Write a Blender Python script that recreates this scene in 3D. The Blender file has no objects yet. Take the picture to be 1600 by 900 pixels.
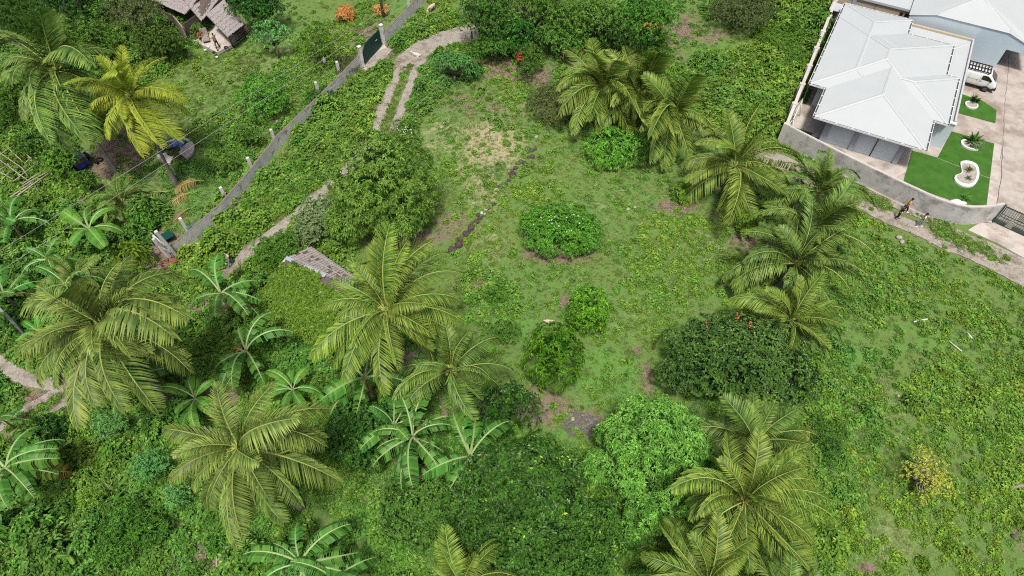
import bpy, bmesh, math, random
import numpy as np
from mathutils import Vector, Matrix, Euler

# ------------------------------------------------------------------ camera, world, sun, exposure
scene = bpy.context.scene
COL = scene.collection
H = 44.0; F = 1600 * 24 / 36; PITCH = math.radians(53)
cd = bpy.data.cameras.new('camera'); cam = bpy.data.objects.new('camera', cd); COL.objects.link(cam)
cam.location = (0, 0, H); cam.rotation_euler = (math.radians(37), 0, 0)
cd.lens = 24; cd.sensor_width = 36; cd.clip_end = 3000; scene.camera = cam
SUN_EL, SUN_AZ = 68, 180          # elevation, azimuth of the sun (degrees, from +Y clockwise)
world = bpy.data.worlds.new('World'); scene.world = world; world.use_nodes = True
wn = world.node_tree.nodes; bg = wn['Background']
sky = wn.new('ShaderNodeTexSky'); sky.sky_type = 'NISHITA'; sky.sun_disc = False
sky.sun_elevation = math.radians(SUN_EL); sky.sun_rotation = math.radians(SUN_AZ)
sky.air_density = 1.0; sky.dust_density = 6.0; sky.ozone_density = 0.6
world.node_tree.links.new(sky.outputs[0], bg.inputs[0]); bg.inputs[1].default_value = 0.08
sl = bpy.data.lights.new('sun', 'SUN'); so = bpy.data.objects.new('sun', sl); COL.objects.link(so)
sl.energy = 3.1; sl.angle = math.radians(7); sl.color = (1.0, 0.965, 0.9)
_e, _a = math.radians(SUN_EL), math.radians(SUN_AZ)
so.rotation_euler = Vector((-math.sin(_a) * math.cos(_e), -math.cos(_a) * math.cos(_e), -math.sin(_e))).to_track_quat('-Z', 'Y').to_euler()
vs = scene.view_settings; vs.view_transform = 'Standard'; vs.look = 'None'; vs.gamma = 1; vs.use_curve_mapping = False
vs.exposure = 0.22
scene.cycles.use_denoising = False; scene.cycles.filter_width = 1.1; scene.cycles.use_adaptive_sampling = False
scene.cycles.max_bounces = 5; scene.cycles.diffuse_bounces = 1; scene.cycles.transmission_bounces = 3

rng = np.random.default_rng(7); R = random.Random(7)

# ------------------------------------------------------------------ layout survey: where a sight line meets height z
def at(px, py, z=0.0):
    r = (px - 800) / F; u = (450 - py) / F
    y = u * math.sin(PITCH) + math.cos(PITCH); zz = u * math.cos(PITCH) - math.sin(PITCH)
    t = (H - z) / -zz
    return Vector((r * t, y * t, z))
def mpp(px, py, z=0.0):                       # metres per picture pixel there
    u = (450 - py) / F; zz = u * math.cos(PITCH) - math.sin(PITCH)
    return (H - z) / -zz / F

# ------------------------------------------------------------------ noise in numpy
_lat = np.random.default_rng(11).random((256, 256))
def vnoise(x, y):
    x = np.asarray(x, float); y = np.asarray(y, float)
    xi = np.floor(x).astype(int); yi = np.floor(y).astype(int); fx = x - xi; fy = y - yi
    fx = fx * fx * (3 - 2 * fx); fy = fy * fy * (3 - 2 * fy)
    a = _lat[xi % 256, yi % 256]; b = _lat[(xi + 1) % 256, yi % 256]; c = _lat[xi % 256, (yi + 1) % 256]; d = _lat[(xi + 1) % 256, (yi + 1) % 256]
    return (a * (1 - fx) + b * fx) * (1 - fy) + (c * (1 - fx) + d * fx) * fy
def fbm(x, y, o=4):
    s = 0; a = .5; t = 0
    for i in range(o):
        s = s + a * vnoise(x * 2 ** i + 17.3 * i, y * 2 ** i - 9.1 * i); t += a; a *= .5
    return s / t

# ------------------------------------------------------------------ object bookkeeping
def tag(o, label=None, cat=None, group=None, kind=None):
    if label: o['label'] = label
    if cat: o['category'] = cat
    if group: o['group'] = group
    if kind: o['kind'] = kind
    return o
def thing(name, label, cat, loc=(0, 0, 0), rz=0.0, group=None, scale=1.0):
    o = bpy.data.objects.new(name, None); COL.objects.link(o); o.location = loc; o.rotation_euler = (0, 0, rz)
    o.scale = (scale,) * 3; o.empty_display_size = .3
    return tag(o, label, cat, group)
def link(name, me, parent=None, loc=(0, 0, 0), rot=(0, 0, 0), scale=1.0):
    o = bpy.data.objects.new(name, me); COL.objects.link(o); o.parent = parent
    o.location = loc; o.rotation_euler = rot; o.scale = (scale,) * 3 if isinstance(scale, (int, float)) else scale
    return o

# ------------------------------------------------------------------ mesh makers
def npmesh(name, V, Fc, mats, attrs=None, mi=None, smooth=False):
    V = np.asarray(V, np.float32); Fc = np.asarray(Fc, np.int32); k = Fc.shape[1]; n = len(Fc)
    me = bpy.data.meshes.new(name); me.vertices.add(len(V)); me.vertices.foreach_set('co', V.ravel())
    me.loops.add(n * k); me.loops.foreach_set('vertex_index', Fc.ravel())
    me.polygons.add(n); me.polygons.foreach_set('loop_start', np.arange(n, dtype=np.int32) * k)
    try: me.polygons.foreach_set('loop_total', np.full(n, k, np.int32))
    except Exception: pass
    for m in (mats if isinstance(mats, (list, tuple)) else [mats]): me.materials.append(m)
    if mi is not None: me.polygons.foreach_set('material_index', np.asarray(mi, np.int32))
    me.update(calc_edges=True)
    for an, av in (attrs or {}).items():
        a = me.attributes.new(an, 'FLOAT', 'POINT'); a.data.foreach_set('value', np.asarray(av, np.float32))
    me.polygons.foreach_set('use_smooth', np.full(n, bool(smooth)))
    return me

class MB:
    """collects boxes, prisms and tubes into one mesh"""
    def __init__(s): s.v = []; s.f = []; s.m = []; s.sm = []
    def add(s, vs, fs, m=0, smooth=False):
        b = len(s.v); s.v += [tuple(v) for v in vs]
        for f in fs: s.f.append([b + i for i in f]); s.m.append(m); s.sm.append(smooth)
    def box(s, c, d, rz=0.0, m=0, rx=0.0, ry=0.0):
        M = Euler((rx, ry, rz)).to_matrix(); c = Vector(c)
        vs = [c + M @ Vector((x * d[0] / 2, y * d[1] / 2, z * d[2] / 2)) for z in (-1, 1) for y in (-1, 1) for x in (-1, 1)]
        s.add(vs, [(0, 2, 3, 1), (4, 5, 7, 6), (0, 1, 5, 4), (2, 6, 7, 3), (0, 4, 6, 2), (1, 3, 7, 5)], m)
    def beam(s, a, b, w, h=None, m=0):
        a = Vector(a); b = Vector(b); h = h or w; d = b - a; q = d.to_track_quat('X', 'Z').to_matrix(); c = (a + b) / 2
        vs = [c + q @ Vector((x * d.length / 2, y * w / 2, z * h / 2)) for z in (-1, 1) for y in (-1, 1) for x in (-1, 1)]
        s.add(vs, [(0, 2, 3, 1), (4, 5, 7, 6), (0, 1, 5, 4), (2, 6, 7, 3), (0, 4, 6, 2), (1, 3, 7, 5)], m)
    def prism(s, pts, z0, z1, m=0):
        n = len(pts); z0 = z0 if hasattr(z0, '__len__') else [z0] * n; z1 = z1 if hasattr(z1, '__len__') else [z1] * n
        ar = sum(pts[i][0] * pts[(i + 1) % n][1] - pts[(i + 1) % n][0] * pts[i][1] for i in range(n))
        if ar < 0: pts = pts[::-1]; z0 = z0[::-1]; z1 = z1[::-1]
        vs = [(p[0], p[1], z) for p, z in zip(pts, z0)] + [(p[0], p[1], z) for p, z in zip(pts, z1)]
        s.add(vs, [list(range(n))[::-1], list(range(n, 2 * n))] + [(i, (i + 1) % n, n + (i + 1) % n, n + i) for i in range(n)], m)
    def tube(s, pts, rad, n=6, m=0, caps=True):
        pts = [Vector(p) for p in pts]; k = len(pts); rad = rad if hasattr(rad, '__len__') else [rad] * k
        up = Vector((0, 0, 1)); vs = []
        for i, p in enumerate(pts):
            d = (pts[min(i + 1, k - 1)] - pts[max(i - 1, 0)]).normalized()
            a = d.cross(up)
            if a.length < .1: a = d.cross(Vector((0, 1, 0)))
            a.normalize(); b = d.cross(a)
            for j in range(n):
                t = 2 * math.pi * j / n; vs.append(p + (a * math.cos(t) + b * math.sin(t)) * rad[i])
        fs = [(i * n + j, i * n + (j + 1) % n, (i + 1) * n + (j + 1) % n, (i + 1) * n + j) for i in range(k - 1) for j in range(n)]
        if caps: fs += [list(range(n))[::-1], [(k - 1) * n + j for j in range(n)]]
        s.add(vs, fs, m, True)
    def ell(s, c, r, nu=10, nv=6, m=0, jit=0.0, rz=0.0, rnd=None):
        c = Vector(c); r = (r,) * 3 if isinstance(r, (int, float)) else r; M = Euler((0, 0, rz)).to_matrix(); vs = []
        rnd = rnd or R
        for i in range(nv + 1):
            ph = math.pi * i / nv
            for j in range(nu):
                t = 2 * math.pi * j / nu; k = 1 + (rnd.uniform(-jit, jit) if 0 < i < nv else 0)
                vs.append(c + M @ Vector((r[0] * math.sin(ph) * math.cos(t) * k, r[1] * math.sin(ph) * math.sin(t) * k, r[2] * math.cos(ph) * k)))
        s.add(vs, [(i * nu + j, (i + 1) * nu + j, (i + 1) * nu + (j + 1) % nu, i * nu + (j + 1) % nu) for i in range(nv) for j in range(nu)], m, True)
    def lathe(s, prof, c=(0, 0, 0), n=24, m=0, sx=1, sy=1, rz=0.0):
        c = Vector(c); vs = []; cz, sz = math.cos(rz), math.sin(rz)
        for r, z in prof:
            for j in range(n):
                t = 2 * math.pi * j / n; x = r * math.cos(t) * sx; y = r * math.sin(t) * sy
                vs.append(c + Vector((x * cz - y * sz, x * sz + y * cz, z)))
        s.add(vs, [(i * n + j, i * n + (j + 1) % n, (i + 1) * n + (j + 1) % n, (i + 1) * n + j) for i in range(len(prof) - 1) for j in range(n)], m, True)
    def mesh(s, name, mats):
        me = bpy.data.meshes.new(name); me.from_pydata(s.v, [], s.f)
        for m in (mats if isinstance(mats, (list, tuple)) else [mats]): me.materials.append(m)
        me.polygons.foreach_set('material_index', s.m); me.polygons.foreach_set('use_smooth', s.sm); me.update(); return me
    def build(s, name, mats, parent=None, **k): return link(name, s.mesh(name, mats), parent, **k)

# ------------------------------------------------------------------ materials
def _nt(name):
    m = bpy.data.materials.new(name); m.use_nodes = True; nt = m.node_tree
    return m, nt, nt.nodes, nt.links.new, nt.nodes['Principled BSDF']
def mat(name, c1, c2=None, scale=3.0, rough=.8, bump=.0, spec=.3, stain=None, stain_scale=.5, stain_amt=.5, metal=0.0, detail=6, stretch=None, bscale=None):
    m, nt, N, L, P = _nt(name); P.inputs['Roughness'].default_value = rough; P.inputs['Specular IOR Level'].default_value = spec
    P.inputs['Metallic'].default_value = metal
    c2 = c2 or tuple(x * .8 for x in c1)
    g = N.new('ShaderNodeNewGeometry'); src = g.outputs['Position']
    if stretch:
        mp = N.new('ShaderNodeMapping'); mp.inputs['Scale'].default_value = stretch; L(src, mp.inputs[0]); src = mp.outputs[0]
    n = N.new('ShaderNodeTexNoise'); n.inputs['Scale'].default_value = scale; n.inputs['Detail'].default_value = detail; L(src, n.inputs['Vector'])
    cr = N.new('ShaderNodeValToRGB'); cr.color_ramp.elements[0].position = .3; cr.color_ramp.elements[1].position = .7
    cr.color_ramp.elements[0].color = (*c2, 1); cr.color_ramp.elements[1].color = (*c1, 1); L(n.outputs[0], cr.inputs[0]); out = cr.outputs[0]
    if stain:
        n2 = N.new('ShaderNodeTexNoise'); n2.inputs['Scale'].default_value = stain_scale; n2.inputs['Detail'].default_value = 8; n2.inputs['Roughness'].default_value = .7; L(src, n2.inputs['Vector'])
        r2 = N.new('ShaderNodeValToRGB'); r2.color_ramp.elements[0].position = .62 - stain_amt * .25; r2.color_ramp.elements[1].position = .75 - stain_amt * .2; L(n2.outputs[0], r2.inputs[0])
        mx = N.new('ShaderNodeMix'); mx.data_type = 'RGBA'; mx.inputs[7].default_value = (*stain, 1); L(r2.outputs[0], mx.inputs[0]); L(out, mx.inputs[6]); out = mx.outputs[2]
    L(out, P.inputs['Base Color'])
    if bump:
        b = N.new('ShaderNodeBump'); b.inputs['Strength'].default_value = bump; b.inputs['Distance'].default_value = .05
        nb = N.new('ShaderNodeTexNoise'); nb.inputs['Scale'].default_value = bscale or scale * 4; nb.inputs['Detail'].default_value = 8; L(src, nb.inputs['Vector'])
        L(nb.outputs[0], b.inputs['Height']); L(b.outputs[0], P.inputs['Normal'])
    return m
def leafmat(name, c0, c1, c2=None, rough=.5, spec=.35, trans=.3, objvar=.25, patch=.0):
    """leaf colour by the leaf's own attribute v (0..1), plus a per-plant shift"""
    m, nt, N, L, P = _nt(name); P.inputs['Roughness'].default_value = rough; P.inputs['Specular IOR Level'].default_value = spec
    a = N.new('ShaderNodeAttribute'); a.attribute_name = 'v'
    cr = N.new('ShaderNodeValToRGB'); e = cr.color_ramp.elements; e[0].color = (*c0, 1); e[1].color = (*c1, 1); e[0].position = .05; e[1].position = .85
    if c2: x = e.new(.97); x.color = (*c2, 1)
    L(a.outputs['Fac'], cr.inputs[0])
    oi = N.new('ShaderNodeObjectInfo'); hs = N.new('ShaderNodeHueSaturation')
    mr = N.new('ShaderNodeMapRange'); mr.inputs[3].default_value = 1 - objvar; mr.inputs[4].default_value = 1 + objvar; L(oi.outputs['Random'], mr.inputs[0]); L(mr.outputs[0], hs.inputs['Value'])
    mh = N.new('ShaderNodeMapRange'); mh.inputs[3].default_value = .5 - objvar * .06; mh.inputs[4].default_value = .5 + objvar * .06
    ml = N.new('ShaderNodeMath'); ml.operation = 'FRACT'; mm = N.new('ShaderNodeMath'); mm.operation = 'MULTIPLY'; mm.inputs[1].default_value = 7.77
    L(oi.outputs['Random'], mm.inputs[0]); L(mm.outputs[0], ml.inputs[0]); L(ml.outputs[0], mh.inputs[0]); L(mh.outputs[0], hs.inputs['Hue'])
    L(cr.outputs[0], hs.inputs['Color']); col = hs.outputs[0]
    if patch:
        at_ = N.new('ShaderNodeAttribute'); at_.attribute_type = 'INSTANCER'; at_.attribute_name = 'tint'
        mx = N.new('ShaderNodeMix'); mx.data_type = 'RGBA'; mx.blend_type = 'MULTIPLY'; mx.inputs[0].default_value = 1
        r2 = N.new('ShaderNodeValToRGB'); r2.color_ramp.elements[0].color = (.68, .84, .9, 1); r2.color_ramp.elements[1].color = (1.28, 1.1, .85, 1)
        L(at_.outputs['Fac'], r2.inputs[0]); L(col, mx.inputs[6]); L(r2.outputs[0], mx.inputs[7]); col = mx.outputs[2]
    L(col, P.inputs['Base Color'])
    tr = N.new('ShaderNodeBsdfTranslucent'); L(col, tr.inputs[0]); ms = N.new('ShaderNodeMixShader'); ms.inputs[0].default_value = trans
    L(P.outputs[0], ms.inputs[1]); L(tr.outputs[0], ms.inputs[2]); L(ms.outputs[0], N['Material Output'].inputs[0])
    return m

M = {}
M['bark'] = mat('bark', (.22, .18, .14), (.12, .10, .08), 6, .9, .6)
M['palm_bark'] = mat('palm_bark', (.27, .24, .22), (.16, .14, .13), 5, .9, .5, stretch=(1, 1, 5))
M['pale_bark'] = mat('pale_bark', (.36, .32, .27), (.22, .19, .16), 6, .9, .4)
M['stem'] = mat('banana_stem', (.22, .20, .09), (.12, .09, .04), 4, .6, .2)
M['concrete'] = mat('concrete', (.56, .51, .47), (.46, .41, .37), 1.2, .9, .25, stain=(.30, .25, .21), stain_scale=.35, stain_amt=.45)
M['driveway'] = mat('driveway_concrete', (.50, .45, .41), (.40, .35, .31), 1.5, .9, .3, stain=(.27, .215, .175), stain_scale=.30, stain_amt=.62)
M['wall_old'] = mat('old_wall_render', (.74, .73, .71), (.58, .57, .55), 1.5, .92, .4, stain=(.16, .15, .13), stain_scale=1.3, stain_amt=.35)
M['wall_cap'] = mat('wall_cap_brown', (.27, .21, .18), (.17, .14, .12), 3, .9)
M['wall_new'] = mat('new_wall_render', (.60, .59, .58), (.48, .47, .46), 1.0, .9, .4, stain=(.27, .26, .25), stain_scale=.8, stain_amt=.5)
M['cap_new'] = mat('pale_coping', (.60, .57, .53), (.50, .47, .43), 2, .9)
M['roof'] = mat('white_roof_paint', (.51, .54, .55), (.485, .52, .53), .6, .45, spec=.4)
M['ridge'] = mat('white_ridge_metal', (.525, .555, .565), (.51, .54, .55), 1, .4, spec=.45)
M['gutter_dark'] = mat('gutter_channel', (.10, .10, .11), (.06, .06, .07), 3, .7)
M['white'] = mat('white_paint', (.78, .78, .77), (.72, .72, .71), 2, .5)
M['blue_wall'] = mat('pale_blue_wall', (.58, .68, .74), (.55, .65, .71), .8, .85)
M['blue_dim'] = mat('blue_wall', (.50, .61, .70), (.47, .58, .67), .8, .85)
M['pilaster'] = mat('grey_blue_pilaster', (.36, .39, .45), (.33, .36, .42), 1, .85)
M['beige_wall'] = mat('beige_wall', (.50, .42, .31), (.46, .39, .285), .7, .85)
M['turf'] = mat('artificial_turf', (.072, .18, .032), (.048, .132, .022), 1.1, .95, .5, spec=.05, bscale=90)
M['black'] = mat('black_plastic', (.02, .02, .022), (.015, .015, .017), 5, .5)
M['glass'] = mat('dark_glass', (.015, .018, .02), (.012, .014, .016), 2, .08, spec=.8)
M['rubber'] = mat('tyre_rubber', (.022, .022, .022), (.015, .015, .015), 8, .85)
M['van_paint'] = mat('white_van_paint', (.80, .80, .80), (.77, .77, .775), 1, .22, spec=.5)
M['green_metal'] = mat('dark_green_metal', (.008, .065, .05), (.006, .05, .038), 2, .5, stain=(.02, .045, .035), stain_scale=2, stain_amt=.4)
M['gate_green'] = mat('gate_green', (.02, .07, .055), (.015, .055, .04), 3, .5)
M['gate_cream'] = mat('gate_cream', (.55, .53, .42), (.46, .44, .35), 3, .6)
M['thatch'] = mat('grey_thatch', (.42, .385, .37), (.24, .21, .20), 9, .95, 1.0, bscale=22)
M['bamboo'] = mat('weathered_bamboo', (.46, .40, .33), (.30, .25, .20), 4, .8)
M['bamboo_dark'] = mat('dark_bamboo', (.16, .125, .105), (.08, .065, .06), 6, .9)
M['rust'] = mat('rusty_red_metal', (.26, .085, .05), (.16, .07, .045), 5, .8)
M['tarp'] = mat('blue_tarp', (.10, .20, .55), (.07, .13, .42), 3, .5)
M['blue_paint'] = mat('blue_vehicle_paint', (.02, .03, .28), (.015, .02, .2), 2, .35)
M['grey_roof'] = mat('grey_vinyl_roof', (.13, .14, .16), (.10, .11, .125), 2, .7)
M['rock_dark'] = mat('dark_stone', (.13, .085, .08), (.05, .04, .04), 5, .85, .6)
M['rock_pale'] = mat('pale_stone', (.46, .43, .37), (.32, .29, .25), 5, .9, .5)
M['plastic_white'] = mat('white_plastic', (.75, .76, .78), (.68, .69, .71), 3, .5)
M['skin'] = mat('skin', (.36, .20, .13), (.32, .17, .11), 4, .6)
M['hair'] = mat('black_hair', (.015, .012, .01), None, 4, .6)
M['cloth_orange'] = mat('orange_cloth', (.85, .36, .01), (.76, .31, .01), 6, .9)
M['cloth_black'] = mat('black_cloth', (.02, .018, .022), (.014, .013, .016), 6, .9)
M['cloth_white'] = mat('white_cloth', (.74, .74, .74), (.66, .66, .67), 6, .9)
M['cloth_denim'] = mat('denim_cloth', (.20, .27, .40), (.15, .20, .32), 8, .9)
M['cloth_cream'] = mat('cream_cloth', (.66, .58, .40), (.60, .52, .36), 6, .9)
M['cloth_red'] = mat('red_cloth', (.42, .10, .05), (.34, .08, .04), 6, .9)
M['cloth_rust'] = mat('rusty_young_leaves', (.45, .17, .07), (.36, .13, .05), 6, .9)
M['fur_white'] = mat('white_goat_hair', (.66, .62, .56), (.54, .49, .43), 6, .95, .3)
M['fur_cream'] = mat('cream_goat_hair', (.62, .52, .40), (.50, .41, .31), 6, .95, .3)
M['dirt'] = mat('brown_soil', (.20, .14, .11), (.11, .08, .065), 3, .95, .8)
M['litter'] = mat('dry_litter', (.33, .24, .19), (.15, .10, .085), 12, .95, .8)
M['gravel'] = mat('track_gravel', (.46, .42, .36), (.29, .26, .22), 7, .95, 1.0, stain=(.20, .16, .13), stain_scale=.9, stain_amt=.55, bscale=30)
M['wire'] = mat('bare_wire', (.40, .40, .38), (.34, .34, .33), 2, .4)
M['flower_red'] = mat('red_petals', (.65, .05, .05), (.5, .03, .04), 5, .7)
M['flower_white'] = mat('white_petals', (.7, .72, .62), None, 5, .7)
M['steel'] = mat('grey_steel', (.34, .35, .37), (.28, .29, .31), 3, .5)
# leaves
LM = {}
LM['mango'] = leafmat('mango_leaves', (.04, .15, .02), (.44, .80, .14), (.58, .84, .24), trans=.18)
LM['mango_light'] = leafmat('light_mango_leaves', (.04, .13, .02), (.37, .76, .13), (.54, .84, .22), trans=.15)
LM['dark'] = leafmat('dark_leaves', (.010, .038, .008), (.085, .25, .030), (.50, .70, .12), rough=.4, spec=.35, trans=.12)
LM['rambutan'] = leafmat('dark_russet_leaves', (.014, .05, .012), (.17, .33, .06), (.52, .46, .12), rough=.42, spec=.35, trans=.12)
LM['mid'] = leafmat('mid_green_leaves', (.035, .10, .016), (.17, .37, .05), (.33, .54, .10), trans=.2)
LM['bright'] = leafmat('bright_green_leaves', (.03, .11, .012), (.23, .50, .06), (.36, .62, .11), trans=.2)
LM['lemon'] = leafmat('yellow_green_leaves', (.04, .11, .012), (.32, .50, .05), (.55, .66, .10), trans=.2)
LM['coffee'] = leafmat('two_tone_leaves', (.025, .13, .012), (.20, .50, .035), (.62, .78, .10), rough=.4, spec=.35, trans=.18)
LM['olive'] = leafmat('olive_leaves', (0.081, 0.115, 0.0405), (0.23, 0.304, 0.0945), (0.338, 0.405, 0.135), trans=.25)
LM['pale'] = leafmat('pale_leaves', (0.125, 0.213, 0.075), (0.325, 0.475, 0.213), (0.5, 0.625, 0.35), trans=.3)
LM['blue'] = leafmat('feathery_green_leaves', (.09, .30, .07), (.26, .60, .17), (.38, .70, .26), trans=.2)
LM['yellow'] = leafmat('yellow_leaves', (.34, .36, .05), (.64, .64, .12), (.76, .76, .22), trans=.3)
LM['orange'] = leafmat('orange_leaves', (.60, .27, .07), (.80, .48, .18), (.85, .60, .28), trans=.3)
LM['bamboo'] = leafmat('feathery_leaves', (0.075, 0.195, 0.045), (0.195, 0.435, 0.09), (0.3, 0.54, 0.135), trans=.35)
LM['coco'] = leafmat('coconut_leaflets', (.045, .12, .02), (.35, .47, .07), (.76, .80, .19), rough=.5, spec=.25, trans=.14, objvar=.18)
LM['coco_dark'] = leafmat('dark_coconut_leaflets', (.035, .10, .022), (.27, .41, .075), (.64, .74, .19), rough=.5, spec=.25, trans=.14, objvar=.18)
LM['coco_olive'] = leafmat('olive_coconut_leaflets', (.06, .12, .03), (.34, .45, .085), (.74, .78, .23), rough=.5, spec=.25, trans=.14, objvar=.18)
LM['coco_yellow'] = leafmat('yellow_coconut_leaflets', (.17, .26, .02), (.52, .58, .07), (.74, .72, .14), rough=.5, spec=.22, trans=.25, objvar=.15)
LM['coco_dry'] = leafmat('dry_coconut_leaflets', (0.24, 0.16, 0.06), (0.42, 0.3, 0.1), None, trans=.25)
LM['banana'] = leafmat('banana_leaf', (.03, .13, .02), (.13, .33, .05), (.30, .52, .11), rough=.5, spec=.25, trans=.22, objvar=.22)
LM['banana_bright'] = leafmat('young_banana_leaf', (0.092, 0.276, 0.0345), (0.172, 0.425, 0.0575), (0.287, 0.529, 0.115), rough=.5, spec=.28, trans=.35)
LM['banana_dry'] = leafmat('dry_banana_leaf', (0.3, 0.14, 0.03), (0.52, 0.25, 0.05), None, trans=.2)
LM['rachis'] = mat('frond_rib', (.44, .47, .12), (.30, .36, .08), 2, .6)
LM['midrib'] = mat('banana_midrib', (.34, .46, .19), (.28, .40, .15), 2, .5)
LM['weed'] = leafmat('weed_leaves', (.055, .16, .02), (.23, .43, .065), (.42, .60, .13), trans=.18, patch=1, objvar=.2)
LM['weed_dark'] = leafmat('creeper_leaves', (.065, .17, .03), (.22, .44, .085), (.36, .57, .14), trans=.22, patch=1, objvar=.2)
LM['vine'] = leafmat('vine_leaves', (.045, .14, .015), (.25, .47, .05), (.48, .66, .10), trans=.2)
LM['grass'] = leafmat('grass_blades', (0.1, 0.17, 0.035), (0.22, 0.34, 0.075), (0.38, 0.42, 0.15), trans=.35, patch=1, objvar=.2)
# ------------------------------------------------------------------ people
def skin_mesh(name, chains, m, sub=2, mirror=False):
    """chains: lists of (xyz, radius); chains that start on an existing point share it"""
    vs, rr, es, ix = [], [], [], {}
    def vid(p, r):
        k = tuple(round(x, 4) for x in p)
        if k not in ix: ix[k] = len(vs); vs.append(p); rr.append(r)
        return ix[k]
    for ch in chains:
        for (p, r), (q, s) in zip(ch[:-1], ch[1:]): es.append((vid(p, r), vid(q, s)))
    bm = bmesh.new(); sl_ = bm.verts.layers.skin.verify(); bv = [bm.verts.new(v) for v in vs]
    for i, j in es:
        if i != j and bm.edges.get((bv[i], bv[j])) is None: bm.edges.new((bv[i], bv[j]))
    for i, r in enumerate(rr):
        d = bv[i][sl_]; d.radius = r if hasattr(r, '__len__') else (r, r); d.use_root = (i == 0)
    me = bpy.data.meshes.new(name); bm.to_mesh(me); bm.free(); ob = bpy.data.objects.new(name, me); COL.objects.link(ob)
    ob.modifiers.new('skin', 'SKIN'); ob.modifiers.new('sub', 'SUBSURF').levels = sub
    dg = bpy.context.evaluated_depsgraph_get(); out = bpy.data.meshes.new_from_object(ob.evaluated_get(dg)); out.name = name
    bpy.data.objects.remove(ob); out.materials.clear(); out.materials.append(m); out.polygons.foreach_set('use_smooth', [True] * len(out.polygons)); return out
# ------------------------------------------------------------------ leaves
def unit(a): return a / np.maximum(np.linalg.norm(a, axis=-1, keepdims=True), 1e-9)
def leaf_cloud(P, N, L, W, nper, rg, tilt=(35, 95), v0=None, fold=.18, droop=.25, jl=.35):
    """a rosette of nper pointed leaves at each point P round axis N; returns verts, tris, attribute v"""
    n = len(P); P = np.repeat(P, nper, 0); N = np.repeat(unit(N), nper, 0); k = n * nper
    up = np.where(np.abs(N[:, 2:3]) > .9, np.array([[1., 0, 0]]), np.array([[0, 0, 1.]]))
    A = unit(np.cross(N, up)); B = np.cross(N, A)
    ph = rg.random(k) * 2 * np.pi; ti = np.radians(rg.uniform(*tilt, k))
    rad = A * np.cos(ph)[:, None] + B * np.sin(ph)[:, None]
    D = N * np.cos(ti)[:, None] + rad * np.sin(ti)[:, None]
    S = unit(np.cross(D, N)); Nl = np.cross(S, D)
    l = (L * (1 + rg.uniform(-jl, jl, k)))[:, None]; w = (W * (1 + rg.uniform(-jl, jl, k)))[:, None]
    base = P + D * l * .06; mid = P + D * l * .5
    tip = P + D * l * .98 - Nl * l * .05; tip[:, 2] -= (l * droop)[:, 0]
    a = mid + S * w * .5 + Nl * w * fold; b = mid - S * w * .5 + Nl * w * fold
    V = np.stack([base, a, tip, b], 1).reshape(-1, 3); i = np.arange(k) * 4
    T = np.concatenate([np.stack([i, i + 2, i + 1], 1), np.stack([i, i + 3, i + 2], 1)])
    if v0 is None: v0 = rg.random(n)
    vv = np.clip(np.repeat(v0, nper) * .6 + rg.random(k) * .45 - .03, 0, 1)
    return V, T, np.repeat(vv, 4)

def crown_mesh(name, m, lobes, n, L, W, nper, seed, tilt=(35, 95), droop=.25, sub=.34, nsub=26, inner=.25, loose=(1.5, -.05), low=-.35):
    """lobes: (x,y,z,rx,ry,rz). Smaller clumps sit on each lobe, leaves sit on the clumps; some fill the inside"""
    rg = np.random.default_rng(seed); Ps = []; Ns = []; Vs = []
    tot = sum(l[3] * l[4] for l in lobes)
    for lb in lobes:
        c = np.array(lb[:3]); r = np.array(lb[3:6]); share = lb[3] * lb[4] / tot; ns = max(8, int(2.3 / sub ** 2)); nn = int(n * share)
        # clump centres spread over the upper part
        i = np.arange(ns) + .5; cz = 1 - (1 - low) * i / ns; t = np.pi * (1 + 5 ** .5) * i + rg.random() * 6
        d = np.stack([np.sqrt(1 - cz ** 2) * np.cos(t), np.sqrt(1 - cz ** 2) * np.sin(t), cz], 1) + rg.normal(0, .10, (ns, 3)); d = unit(d)
        cc = c + d * r * rg.uniform(1 - sub * loose[0], 1 - sub * loose[1], (ns, 1)); cr = sub * rg.uniform(.8, 1.25, ns); ct = rg.random(ns)
        k = rg.integers(0, ns, nn); q = rg.normal(size=(nn, 3)); q = unit(q); q[:, 2] = np.where(q[:, 2] < -.25, -q[:, 2], q[:, 2])
        flip = (np.sum(q * d[k], 1) < -.1); q[flip] = -q[flip]
        p = cc[k] + q * cr[k][:, None] * r * rg.uniform(.82, 1.06, (nn, 1))
        Ps.append(p); Ns.append(unit(q * .8 + d[k] * .35 + np.array([0, 0, .25]))); Vs.append(np.clip(ct[k] * .45 + rg.random(nn) * .55, 0, 1))
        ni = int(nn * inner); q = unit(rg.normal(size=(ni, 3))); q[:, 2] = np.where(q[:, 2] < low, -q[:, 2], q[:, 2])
        Ps.append(c + q * r * rg.uniform(.35, .72, (ni, 1))); Ns.append(q); Vs.append(rg.random(ni) * .1 - .05)  # inside leaves take the darkest colour: shade in the crown's gaps painted in
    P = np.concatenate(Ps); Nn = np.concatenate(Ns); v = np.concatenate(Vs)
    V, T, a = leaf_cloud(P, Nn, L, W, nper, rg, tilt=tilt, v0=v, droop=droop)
    return npmesh(name, V, T, m, {'v': a})

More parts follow.
